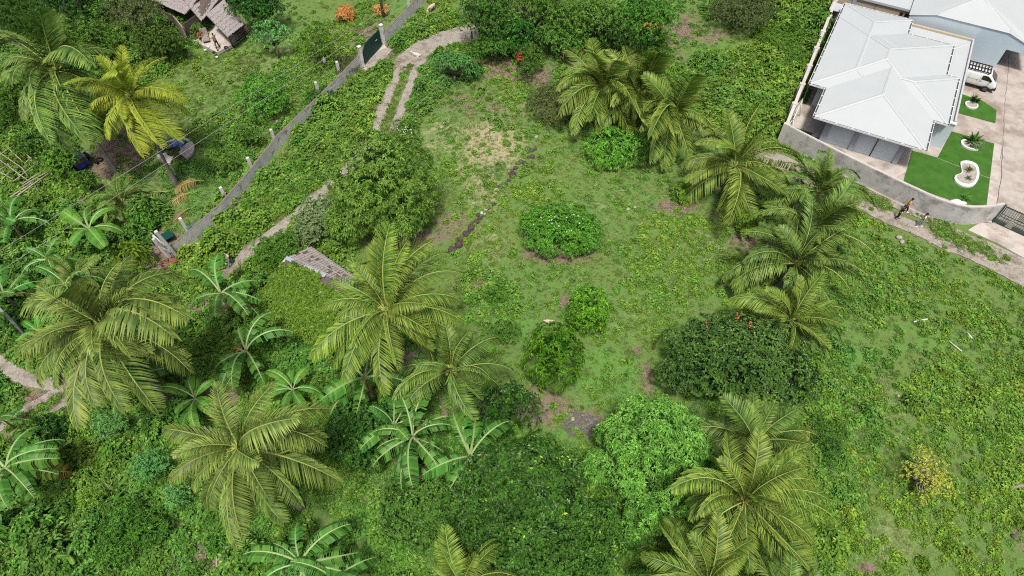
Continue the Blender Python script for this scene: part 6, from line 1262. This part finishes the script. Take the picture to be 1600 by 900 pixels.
def roofn(): o = bpy.data.objects.new('roof', None); COL.objects.link(o); o.parent = hut; return o
r1 = roofn(); thatch([at(222, -8, 2.3), at(291, 22, 2.3), at(325, -20, 3.8), at(262, -45, 3.8)], 7, 1, r1)
r1 = roofn(); thatch([at(314, 33, 2.2), at(350, -12, 2.4), at(330, -48, 3.9), at(284, -2, 3.0)], 7, 2, r1)
r1 = roofn(); thatch([at(355, 58, 1.9), at(380, 38, 1.9), at(350, 0, 3.0), at(322, 24, 2.7)], 7, 3, r1)
def HP(b, name, m): return link(name, b.mesh(name, m), hut, loc=hk)
b = MB(); b.prism([tuple(at(*p)[:2]) for p in [(297, 64), (341, 86), (364, 74), (372, 60), (330, 38), (300, 42)]], 0, .35); HP(b, 'porch_floor', M['concrete'])
b = MB(); b.prism([tuple(at(*p)[:2]) for p in [(232, 22), (286, 60), (300, 42), (330, 38), (372, 60), (390, 48), (350, -5), (260, -30)]], 0, .2); HP(b, 'floor', M['dirt'])
b = MB(); wallrun(b, [(282, 52), (296, 70)], 0, 2.1, .08); HP(b, 'wall', M['bamboo'])
b = MB(); wallrun(b, [(296, 66), (330, 40)], .36, 2.1, .06); HP(b, 'wall', M['bamboo_dark'])
b = MB(); wallrun(b, [(330, 40), (372, 58)], .36, 2.0, .06); HP(b, 'wall', M['bamboo_dark'])
b = MB(); wallrun(b, [(240, 32), (282, 52)], 0, 2.1, .08); HP(b, 'wall', M['bamboo_dark'])
for p in [(297, 66), (342, 84), (364, 74), (386, 60)]:
    q = at(*p); b = MB(); b.tube([(q.x, q.y, 0), (q.x, q.y, 2.0)], .07, 6); HP(b, 'post', M['bamboo_dark'])
for z in (.25, .55, .85, 1.15): b = MB(); b.tube([at(366, 74) + Vector((0, 0, z)), at(392, 54) + Vector((0, 0, z))], .035, 5); HP(b, 'rail', M['bamboo'])
for k in range(5): p = at(366 + k * 6.2, 74 - k * 4.8); b = MB(); b.tube([p, p + Vector((0, 0, 1.3))], .03, 5); HP(b, 'rail_post', M['bamboo_dark'])
b = MB(); q = at(292, 76); b.tube([q, at(312, 36, 2.4)], .035, 5); HP(b, 'prop_pole', M['bamboo_dark'])
for i, (px, py, m, lab, s) in enumerate([(334, 82, 'rubber', 'small dark tyre on the near edge of the hut porch', .2), (353, 74, 'rubber', 'small dark tyre at the right corner of the hut porch', .24)]):
    b = MB(); b.lathe([(s * .5, -.05), (s * .85, -.06), (s, 0), (s * .85, .06), (s * .5, .05), (s * .5, -.05)], n=14); tag(b.build('tyre', M[m], loc=at(px, py, .42)), lab, 'tyre')
for px, py, lab in [(321, 79, 'white bowl at the left of the porch edge'), (326, 74, 'white bowl in the middle of the hut porch'), (339, 90, 'white bucket on the grass in front of the hut porch')]:
    b = MB(); b.lathe([(.0, 0), (.10, 0), (.14, .12), (.12, .12), (.09, .02)], n=12); tag(b.build('bowl', M['plastic_white'], loc=at(px, py, .36 if py < 85 else .05)), lab, 'bowl')
b = MB(); b.box((0, 0, .25), (.75, 1.5, .06)); b.box((0, .75, .6), (.75, .06, .7), 0, 0, -.2); b.box((0, 0, .3), (.7, 1.3, .05)); tag(b.build('lounge_bench', M['pale_bark'], loc=at(322, 62, .36), rot=(0, 0, .4)), 'pale bench with high back on the hut porch', 'bench')

# ------------------------------------------------------------------ shed overgrown by a vine
sh = thing('shed', 'old shed whose grey thatch roof is half covered by a bright vine', 'shed', G3(485, 450)); sk = -sh.location
ZR, ZE = 3.1, 2.1
rA, rB = at(447, 404, ZR), at(545, 449, ZR); fA, fB = at(486, 386, 2.5), at(562, 438, 2.5); nA, nB = at(413, 456, 1.7), at(512, 530, 1.7)
def slab(name, q, m, th=.06):
    q = [Vector(x) for x in q]; n = (q[1] - q[0]).cross(q[3] - q[0]).normalized(); n = n if n.z > 0 else -n
    b = MB(); b.add([*q, *[x - n * th for x in q]], [(0, 1, 2, 3), (7, 6, 5, 4), (0, 4, 5, 1), (1, 5, 6, 2), (2, 6, 7, 3), (3, 7, 4, 0)]); return link(name, b.mesh(name, m), sh, loc=sk), n
far, n_ = slab('far_roof', [fA, fB, rB, rA], M['bamboo_dark'], .04)
rg = random.Random(3); NB_ = 22              # weathered laths laid down the slope, a few missing so the dark shows through
for i in range(NB_):
    s = (i + .5) / NB_; p = fA.lerp(fB, s); q = rA.lerp(rB, s); w = (fB - fA).length / NB_ * .82
    cuts = [0, 1]
    if rg.random() < .75: c0 = rg.uniform(.25, .7); cuts = [0, c0, c0 + rg.uniform(.12, .28), 1]
    for a, c in zip(cuts[::2], cuts[1::2]):
        b = MB(); b.beam(p.lerp(q, a) + n_ * .05, p.lerp(q, min(1, c)) + n_ * (.05 + rg.uniform(0, .03)), w, .04); link('slat', b.mesh('slat', M['thatch']), far, loc=(0, 0, 0))
for s in (.15, .5, .85): b = MB(); b.beam(fA.lerp(rA, s) + n_ * .10, fB.lerp(rB, s) + n_ * .10, .05, .04); link('batten', b.mesh('batten', M['bamboo']), far)
near, nn = slab('near_roof', [rA, rB, nB, nA], M['bamboo_dark'])
b = MB(); b.beam(rA + Vector((0, 0, .05)), nA + Vector((0, 0, .05)), .14, .05); link('verge_board', b.mesh('verge_board', M['wall_new']), sh, loc=sk)
b = MB(); 
for s0, s1 in ((.0, .12), (.30, .52), (.55, .64)): b.beam(rA.lerp(rB, s0) + Vector((0, 0, .12)), rA.lerp(rB, s1) + Vector((0, 0, .12)), .34, .03)
link('ridge_sheet', b.mesh('ridge_sheet', M['pilaster']), sh, loc=sk)
for p, q in ((nA, nB),):
    for s in (0, .5, 1): c = p.lerp(q, s); b = MB(); b.tube([(c.x, c.y, 0), (c.x, c.y, 1.6)], .07, 6); link('post', b.mesh('post', M['bamboo_dark']), sh, loc=sk)
b = MB(); c0 = fA.lerp(rA, .2); c1 = fB.lerp(rB, .2)
for c in (c0, c1): b.tube([(c.x, c.y, 0), (c.x, c.y, 2.3)], .07, 6)
link('post', b.mesh('post', M['bamboo_dark']), sh, loc=sk)
lr = np.random.default_rng(8); n = 5200; s = lr.random(n); u = lr.random(n) ** .8; A0, B0, C0, D0 = [np.array(x) for x in (rA, rB, nB, nA)]
p = (A0 * (1 - s)[:, None] + B0 * s[:, None]) * (1 - u)[:, None] + (D0 * (1 - s)[:, None] + C0 * s[:, None]) * u[:, None]
p = p + np.array(nn) * (.06 + .22 * fbm(p[:, 0] * 1.3, p[:, 1] * 1.3, 3)[:, None] + .1 * lr.random((n, 1)))
keep = ~((u < .16) & (np.abs(fbm(s * 6, s * 0 + 3, 2)) < .5)); p = p[keep]
m2 = 2600; s = lr.uniform(-.05, 1.12, m2); zz = lr.random(m2); q = D0 * (1 - s)[:, None] + C0 * s[:, None]; dn = np.array((nB - rB).normalized()); dn[2] = 0
q = q + dn * (zz * 1.3 + lr.random(m2) * .3)[:, None]; q[:, 2] = 1.85 - 1.75 * zz ** 1.2 + lr.random(m2) * .2
m3 = 1400; zz3 = lr.random(m3); q3 = B0 * (1 - lr.random(m3))[:, None]; s3 = lr.random(m3); q3 = B0 * (1 - s3)[:, None] + C0 * s3[:, None]; dr = np.array((rB - rA).normalized()); dr[2] = 0
q3 = q3 + dr * (.2 + zz3 * .9)[:, None]; q3[:, 2] = q3[:, 2] * (1 - zz3 ** 1.3) + .15
P3 = np.concatenate([p, q, q3]); V, T, v = leaf_cloud(P3, np.tile([0, 0, 1.], (len(P3), 1)) + lr.normal(0, .35, (len(P3), 3)) + np.array(nn) * .5, .20, .12, 4, lr, tilt=(50, 95))
vt = thing('vine', 'bright green vine sprawling over the near slope of the old shed', 'vine', G3(470, 470)); V = V - np.array(vt.location)
link('foliage', npmesh('foliage', V, T, LM['vine'], {'v': v}), vt)
b = MB()
for i in range(7): s = i / 6; a_ = nA.lerp(nB, s); c_ = rA.lerp(rB, s); b.tube([(a_.x, a_.y, 0), a_ + Vector((0, 0, .1)), a_.lerp(c_, .5) + Vector((0, 0, .12)), a_.lerp(c_, .8) + Vector((.3, 0, .12))], [.04, .03, .02, .01], 5)
b.build('stem', M['stem'], vt).location = -vt.location

# ------------------------------------------------------------------ stones edging the clearing
def stone(px, py, s, m, label, group, rgs, name='stone'):
    b = MB(); r_ = random.Random(rgs); k = mpp(px, py) * s; b.ell((0, 0, 0), (k, k * r_.uniform(.75, 1), k * r_.uniform(.6, .8)), 9, 6, 0, .14, 0, r_)
    o = b.build(name, M[m], loc=G3(px, py, k * .35), rot=(0, 0, r_.uniform(0, 6))); return tag(o, label, 'stone', group)
ORD = 'first second third fourth fifth sixth seventh eighth ninth tenth eleventh twelfth thirteenth fourteenth fifteenth sixteenth seventeenth'.split()
low = [(706, 392, 6.2), (717, 384, 6.8), (719.5, 374.5, 6), (729, 366, 6.5), (736, 356, 6.2), (744, 347, 5), (750, 341.5, 4), (737, 350.5, 4), (711, 389, 4), (733, 361, 3.6), (724, 372, 3.2)]
for i, (x, y, s) in enumerate(sorted(low, key=lambda q: -q[1])): stone(x, y, s, 'rock_dark', ORD[i] + ' dark brown stone from the lower end of the lower stone line', 'dark stones of the lower line', i)
for i, (x, y, s) in enumerate([(747.5, 336, 3.6), (753, 333, 3.8), (759, 328, 3.8), (764, 326, 3.2), (757, 334, 2.6)]): stone(x, y, s, ('rock_dark', 'wall_new', 'wall_new', 'rock_dark', 'rock_pale')[i], ORD[i] + ' small stone up the top end of the lower stone line', 'small grey stones topping the lower line', 30 + i)
up = [(830, 236, 4), (836, 233, 3.6), (826, 246, 3), (832, 246, 4.2), (814, 254, 4), (820, 256, 3.6), (805, 264, 4), (803, 272, 3.6), (808, 274, 3.4), (799, 277, 3.4), (795, 283, 3.2), (791, 288, 3.2), (786, 292, 3), (800, 268, 3), (797, 272, 3.2), (782, 297, 3), (778, 293, 3.2)]
for i, (x, y, s) in enumerate(sorted(up, key=lambda q: -q[1])): stone(x, y, s * 1.05, 'rock_dark' if i % 3 else 'gutter_dark', ORD[i] + ' small dark stone from the lower end of the upper stone line', 'dark stones of the upper line', 50 + i)
stone(838, 215, 3.8, 'rock_pale', 'pale rounded stone at the top of the upper stone line', None, 80)
stone(775, 298, 4.2, 'rock_pale', 'pale flat stone at the lower end of the upper stone line', None, 81)
for i, (x, y, s, lab) in enumerate([(774, 302, 3, 'small pale stone under the lower end of the upper stone line'), (794, 313, 3.4, 'pale grey stone alone between the two stone lines'), (740, 318, 2.8, 'small white stone left above the lower stone line'), (741, 332, 2.8, 'small white stone left of the grey stone line end'),
    (1573, 743, 5, 'pale boulder at the right edge above the fallen log'), (1590, 756, 4, 'grey stone at the right edge under the pale boulder'), (1582, 760, 4.4, 'dark stone beside the fallen log'), (1559, 836, 3.2, 'small white stone near the lower right corner'), (1582, 838, 4, 'brown stone near the lower right corner'), (1300, 849, 3.6, 'brown stone in the weeds right of the huge palm'),
    (1404, 372, 5, 'pale broken rock in the weeds below the walkers'), (1409, 379, 4.4, 'grey broken rock in the weeds below the walkers'), (1182, 325, 2.5, 'tiny pale stone on the litter'), (981, 327, 3.6, 'white stone in the middle of the clearing right of the rounded tree'), (992, 325, 3, 'grey stone right of the white stone in the clearing'),
    (1333, 622, 2.6, 'white pebble in the right field left part'), (1403, 619, 2.8, 'white pebble in the middle of the right field'), (895, 656, 4.4, 'pale ring like stone on the ash patch'), (1020, 545, 2.2, 'white pebble beside the dark tree edge'), (1014, 468, 3.4, 'pale piece of stone above the bare spot'), (1006, 473, 3, 'small grey piece beside the pale stone above the bare spot'), (690, 200, 3, 'small pale stone in the upper left of the clearing'), (694, 194, 2.6, 'pale rubble at the end of the rail'),
    (1336, 143, 3.6, 'white stone in the thicket above the lane'), (1430, 506, 2, 'tiny stone on the field')]):
    if i in (23, 24): continue
    stone(x, y, s, 'rock_dark' if 'dark' in lab.split('stone')[0] or 'brown' in lab else 'rock_pale', lab, None, 90 + i)
b = MB(); b.tube([G3(1562, 764, .15), G3(1584, 762, .2), G3(1612, 758, .25)], [.09, .13, .15], 8); tag(b.build('log', M['pale_bark']), 'fallen pale log reaching in from the right edge', 'log')
for i, (a, c, r, lab, m) in enumerate([((1426, 505), (1447, 501), .07, 'white plastic bottle like piece in the right field', 'plastic_white'), ((1481, 534), (1501, 551), .035, 'longer white pipe lying in the right field', 'plastic_white'), ((1510, 522), (1517, 531), .05, 'short white pipe lying in the right field', 'plastic_white'), ((801, 117), (819, 114), .05, 'pale stick on the litter under the red flowers', 'plastic_white'), ((962, 300), (980, 298), .02, 'dry twig in the clearing', 'bamboo'), ((338, 845), (341, 900), .06, 'pale bare stick standing at the orange straw patch', 'bamboo'), ((500, 845), (462, 862), .05, 'dry branch beside the lowest banana clump', 'bamboo'), ((1362, 420), (1363, 440), .03, 'thin pale stake in the weeds below the lane', 'bamboo')]):
    b = MB(); b.tube([G3(*a, r + .12), G3(*c, r + .15)], r, 7); tag(b.build('pipe' if 'pipe' in lab else ('bottle' if 'bottle' in lab else 'stick'), M[m]), lab, 'pipe' if 'pipe' in lab else ('bottle' if 'bottle' in lab else 'stick'))
b = MB(); b.box((0, 0, .12), (.45, .3, .16), .4); b.ell((.2, .1, .15), (.16, .12, .1), 7, 4, 0, .2); tag(b.build('plastic_bag', M['plastic_white'], loc=G3(1264, 62)), 'white plastic bag in the thicket beside the compound wall', 'bag')
b = MB(); b.ell((0, 0, .14), (.28, .2, .16), 8, 5, 0, .25); tag(b.build('plastic_bag', M['plastic_white'], loc=G3(713, 267)), 'white and dark plastic bag at the left edge of the dry patch', 'bag')
b = MB(); b.ell((0, 0, .8), (.18, .25, .45), 8, 6, 0, .1); b.tube([(0, 0, 0), (0, 0, .6)], .04, 5); tag(b.build('hanging_cloth', M['cloth_white'], loc=G3(509, 104), rot=(0, 0, .4)), 'pale cloth hung on a stake behind the low wall', 'cloth')
b = MB(); b.ell((0, 0, .1), (.16, .14, .12), 8, 5, 0, .2); tag(b.build('plastic_bag', M['plastic_white'], loc=G3(433, 191)), 'small white bag beneath the tree by the low wall', 'bag')

def person(label, px, py, face, height, top, legs, sleeves=True, bare=False, stride=.22, arms=((.12, .1), (-.1, .05)), lean=.05, z=0, shoes='cloth_white', hair_len=0, top_name='shirt'):
    q = G3(px, py); t = thing('person', label, 'person', (q.x, q.y, (z or q.z) + .02), face, scale=height / 1.58)
    hip = (0, 0, .90); ch = (lean, 0, 1.30); nk = (lean * 1.2, 0, 1.46); hd = (lean * 1.5, 0, 1.56)
    fwd = [stride, -stride]; body = [[(hip, (.13, .10)), ((lean * .5, 0, 1.10), (.12, .095)), (ch, (.15, .105)), (nk, (.055, .055)), (hd, (.085, .075)), ((lean * 1.6, 0, 1.66), (.075, .085)), ((lean * 1.6, 0, 1.71), (.04, .05))]]
    for k, s in enumerate((1, -1)):
        f = fwd[k]; hp = (0, s * .09, .86); kn = (f * .55 + .04, s * .10, .48); an = (f - .02, s * .10, .09)
        body.append([(hip, (.13, .10)), (hp, .085), (kn, .058), (an, .038), ((f + .03, s * .10, .05), .04), ((f + .15, s * .105, .035), .032)])
        ax, az_ = arms[k]; sh_ = (lean, s * .17, 1.38); el = (lean + ax * .6, s * .23, 1.12); wr = (lean + ax * 1.3 + .08, s * .22, .88 + az_)
        body.append([(ch, (.15, .105)), (sh_, .055), (el, .042), (wr, .028), ((wr[0] + .03, wr[1], wr[2] - .05), .032)])
        pm = (wr[0] + .03, wr[1], wr[2] - .05)
        for j in range(4): body.append([(pm, .032), ((pm[0] + .022 * (j - 1.5) + .01, pm[1], pm[2] - .05), .009), ((pm[0] + .024 * (j - 1.5) + .018, pm[1] - s * .012, pm[2] - .085 + .008 * abs(j - 1.5)), .008)])
        body.append([(pm, .032), ((pm[0] + .03, pm[1] - s * .028, pm[2] - .02), .010), ((pm[0] + .045, pm[1] - s * .032, pm[2] - .045), .008)])
    link('body', skin_mesh('body', body, M['skin'], 1), t)
    if not bare:
        sc_ = [[((0, 0, .88), (.150, .120)), ((lean * .5, 0, 1.10), (.140, .115)), (ch, (.172, .128)), ((lean * 1.2, 0, 1.43), (.075, .07))]]
        for k, s in enumerate((1, -1)):
            ax, az_ = arms[k]; e = (lean + ax * .5, s * .225, 1.17); sc_.append([(ch, (.172, .128)), ((lean, s * .17, 1.38), .075), (e, .062)] + ([((lean + ax * 1.1 + .05, s * .225, .95 + az_), .045)] if sleeves == 'long' else []))
        link(top_name, skin_mesh(top_name, sc_, M[top], 1), t)
    lg = [[((0, 0, .98), (.145, .115)), (hip, (.15, .12))]]
    for k, s in enumerate((1, -1)):
        f = fwd[k]; lg.append([(hip, (.15, .12)), ((0, s * .09, .86), .10), ((f * .55 + .04, s * .10, .48), .076), ((f - .015, s * .10, .14), .060)])
    link('trousers', skin_mesh('trousers', lg, M[legs], 1), t)
    b = MB(); hx = lean * 1.6; b.ell((hx - .012, 0, 1.665), (.105, .093, .085), 12, 8)
    if hair_len: b.ell((hx - .07, 0, 1.56), (.05, .08, .13), 10, 6)
    b.build('hair', M['hair'], t)
    for k, s in enumerate((1, -1)):
        f = fwd[k]; b = MB(); b.ell((f + .055, s * .10, .05), (.145, .055, .055), 10, 6); b.build('shoe', M[shoes], t)
    b = MB(); b.ell((hx + .085, 0, 1.60), (.014, .012, .022), 6, 4); b.build('nose', M['skin'], t)
    for s in (1, -1): b = MB(); b.ell((hx + .072, s * .03, 1.625), (.012, .013, .009), 6, 4); b.build('eye', M['cloth_black'], t); b = MB(); b.ell((hx, s * .088, 1.60), (.018, .012, .028), 6, 4); b.build('ear', M['skin'], t)
    b = MB(); b.ell((hx + .078, 0, 1.558), (.010, .024, .007), 6, 4); b.build('mouth', M['cloth_red'], t)
    return t
person('person in an orange shirt and black trousers walking close to the grey compound wall', 1411, 332, math.radians(-25), 1.62, 'cloth_orange', 'cloth_black', stride=.24, arms=((.2, .1), (-.15, .05)))
person('person dressed all in black with bare arms walking on the lane beside the orange shirt', 1400, 342, math.radians(-25), 1.58, 'cloth_black', 'cloth_black', stride=.10, arms=((.05, .0), (.22, .12)), shoes='cloth_black')
person('person in a white top and blue jeans walking ahead on the lane', 1434, 354, math.radians(-20), 1.55, 'cloth_white', 'cloth_denim', stride=.22, arms=((.22, .18), (.05, .1)), hair_len=1)
person('person in a cream shirt walking on the track behind the tall banana leaf', 361, 414, math.radians(50), 1.58, 'cloth_cream', 'cloth_denim', stride=.26, shoes='rust')
person('bare chested person in black trousers standing on the porch edge of the thatched hut', 343, 80, math.radians(150), 1.62, 'cloth_red', 'cloth_black', bare=True, stride=.16, arms=((.45, .42), (.2, .2)), z=.36, shoes='skin')
# seated person on the porch
q = at(314, 60, .36); t = thing('person', 'person in a faded red shirt sitting on the hut porch beside the pale bench', 'person', q, math.radians(-60))
ch = (0, 0, .55); body = [[((0, 0, .16), (.14, .11)), ((-.03, 0, .38), (.12, .1)), (ch, (.15, .105)), ((.02, 0, .72), .05), ((.04, 0, .82), (.085, .08)), ((.04, 0, .95), (.05, .05))]]
for s in (1, -1):
    body.append([((0, 0, .16), (.14, .11)), ((.1, s * .1, .14), .08), ((.46, s * .14, .30), .06), ((.62, s * .14, .06), .04), ((.74, s * .14, .04), .035)])
    body.append([(ch, (.15, .105)), ((0, s * .17, .62), .055), ((.12, s * .24, .40), .04), ((.32, s * .16, .34), .028), ((.38, s * .15, .33), .03)])
    for j in range(5): body.append([((.38, s * .15, .33), .03), ((.43, s * (.15 + .018 * (j - 2)), .32 - .004 * j), .009), ((.465 - .006 * abs(j - 2), s * (.15 + .02 * (j - 2)), .305), .007)])
link('body', skin_mesh('body', body, M['skin'], 1), t)
link('shirt', skin_mesh('shirt', [[((0, 0, .18), (.155, .125)), ((-.03, 0, .38), (.14, .115)), (ch, (.17, .125)), ((.02, 0, .69), .07)]] + [[(ch, (.17, .125)), ((0, s * .17, .62), .07), ((.08, s * .225, .47), .058)] for s in (1, -1)], M['cloth_red'], 1), t)
link('trousers', skin_mesh('trousers', [[((0, 0, .2), (.15, .12)), ((0, 0, .15), (.155, .12)), ((.1, s * .1, .14), .095), ((.46, s * .14, .30), .075), ((.60, s * .14, .12), .058)] for s in (1, -1)], M['cloth_black'], 1), t)
b = MB(); b.ell((.03, 0, .92), (.10, .09, .085), 12, 8); b.build('hair', M['hair'], t)

# ------------------------------------------------------------------ goats
def goat(label, px, py, face, L_, fur='fur_cream', graze=True, z=0):
    q = G3(px, py); t = thing('goat', label, 'goat', (q.x, q.y, q.z + .01), face, scale=L_)
    h = .52; body = [[((-.42, 0, h), (.10, .11)), ((-.25, 0, h + .03), (.15, .165)), ((0, 0, h), (.17, .185)), ((.28, 0, h + .02), (.145, .19)), ((.42, 0, h + .08), (.09, .12))]]
    if graze: neck = [((.42, 0, h + .08), (.09, .12)), ((.60, 0, h - .04), (.065, .075)), ((.72, 0, h - .22), (.06, .065)), ((.84, 0, h - .36), (.045, .045)), ((.88, 0, h - .43), (.03, .03))]
    else: neck = [((.42, 0, h + .08), (.09, .12)), ((.54, 0, h + .25), (.065, .075)), ((.62, 0, h + .34), (.06, .065)), ((.76, 0, h + .29), (.045, .045)), ((.82, 0, h + .26), (.03, .03))]
    body.append(neck); body.append([((-.42, 0, h), (.10, .11)), ((-.50, 0, h + .07), .03), ((-.56, 0, h + .03), .018)])
    for s in (1, -1):
        body.append([((-.25, 0, h + .03), (.15, .165)), ((-.33, s * .10, h - .12), .085), ((-.27, s * .11, .30), .05), ((-.40, s * .11, .19), .030), ((-.37, s * .11, .05), .024), ((-.34, s * .11, .02), .03)])
        body.append([((.28, 0, h + .02), (.145, .19)), ((.30, s * .10, h - .14), .07), ((.29, s * .10, .24), .036), ((.31, s * .10, .05), .024), ((.34, s * .10, .02), .03)])
    link('body', skin_mesh('body', body, M[fur], 1), t); hd = neck[2][0]
    for s in (1, -1):
        b = MB(); b.ell((hd[0] - .01, s * .11, hd[2] + .02), (.03, .08, .02), 7, 4, 0, 0, s * -.4); b.build('ear', M[fur], t)
        b = MB(); b.tube([(hd[0] - .02, s * .03, hd[2] + .05), (hd[0] - .08, s * .05, hd[2] + .13)], [.014, .006], 5); b.build('horn', M['pale_bark'], t)
        b = MB(); b.ell((neck[3][0][0] - .05, s * .045, neck[3][0][2] + .08), .010, 5, 3); b.build('eye', M['black'], t)
    return t
goat('cream goat grazing on the verge right of the low wall at the top', 675, 16, math.radians(-125), 1.15)
goat('small pinkish white goat grazing above the large leaved egg shaped tree', 857, 507, math.radians(-5), .78)
q = G3(651, 88); t = thing('goat', 'white goat lying on the dirt track where the wheel ruts meet', 'goat', (q.x, q.y, q.z + .03), math.radians(165), scale=1.1)
body = [[((-.38, 0, .17), (.10, .10)), ((-.2, 0, .2), (.16, .17)), ((.05, 0, .2), (.17, .18)), ((.28, 0, .21), (.13, .15)), ((.42, .02, .34), (.07, .08)), ((.50, .04, .44), (.06, .065)), ((.62, .06, .38), (.045, .045)), ((.68, .07, .35), .03)], [((-.38, 0, .17), (.10, .10)), ((-.47, 0, .16), .02)]]
for s in (1, -1): body += [[((-.2, 0, .2), (.16, .17)), ((-.28, s * .15, .12), .07), ((-.05, s * .22, .06), .04), ((-.25, s * .24, .035), .026)], [((.28, 0, .21), (.13, .15)), ((.32, s * .11, .10), .05), ((.50, s * .12, .05), .03), ((.36, s * .14, .03), .024)]]
link('body', skin_mesh('body', body, M['fur_white'], 1), t)
for s in (1, -1): b = MB(); b.ell((.49, .04 + s * .10, .46), (.03, .07, .02), 7, 4); b.build('ear', M['fur_white'], t)
for i, (px, py) in enumerate([(432, 104)]): b = MB(); b.ell((0, 0, .18), (.16, .09, .11), 8, 6); b.ell((.14, 0, .28), (.06, .05, .06), 7, 5); b.tube([(-.1, 0, .2), (-.26, 0, .32)], [.05, .02], 5); b.tube([(0, .03, 0), (0, .03, .1)], .012, 4); b.tube([(0, -.03, 0), (0, -.03, .1)], .012, 4); tag(b.build('chicken', M['black'], loc=G3(px, py)), 'small dark hen on the grass under the power lines', 'hen')
b = MB(); b.ell((0, 0, .35), (.25, .2, .3), 8, 6, 0, .1); b.tube([(0, 0, 0), (0, 0, .3)], .05, 5); tag(b.build('stump', M['bark'], loc=G3(640, 755)), 'small weathered stump in the grass left of the dark bottom trees', 'stump')
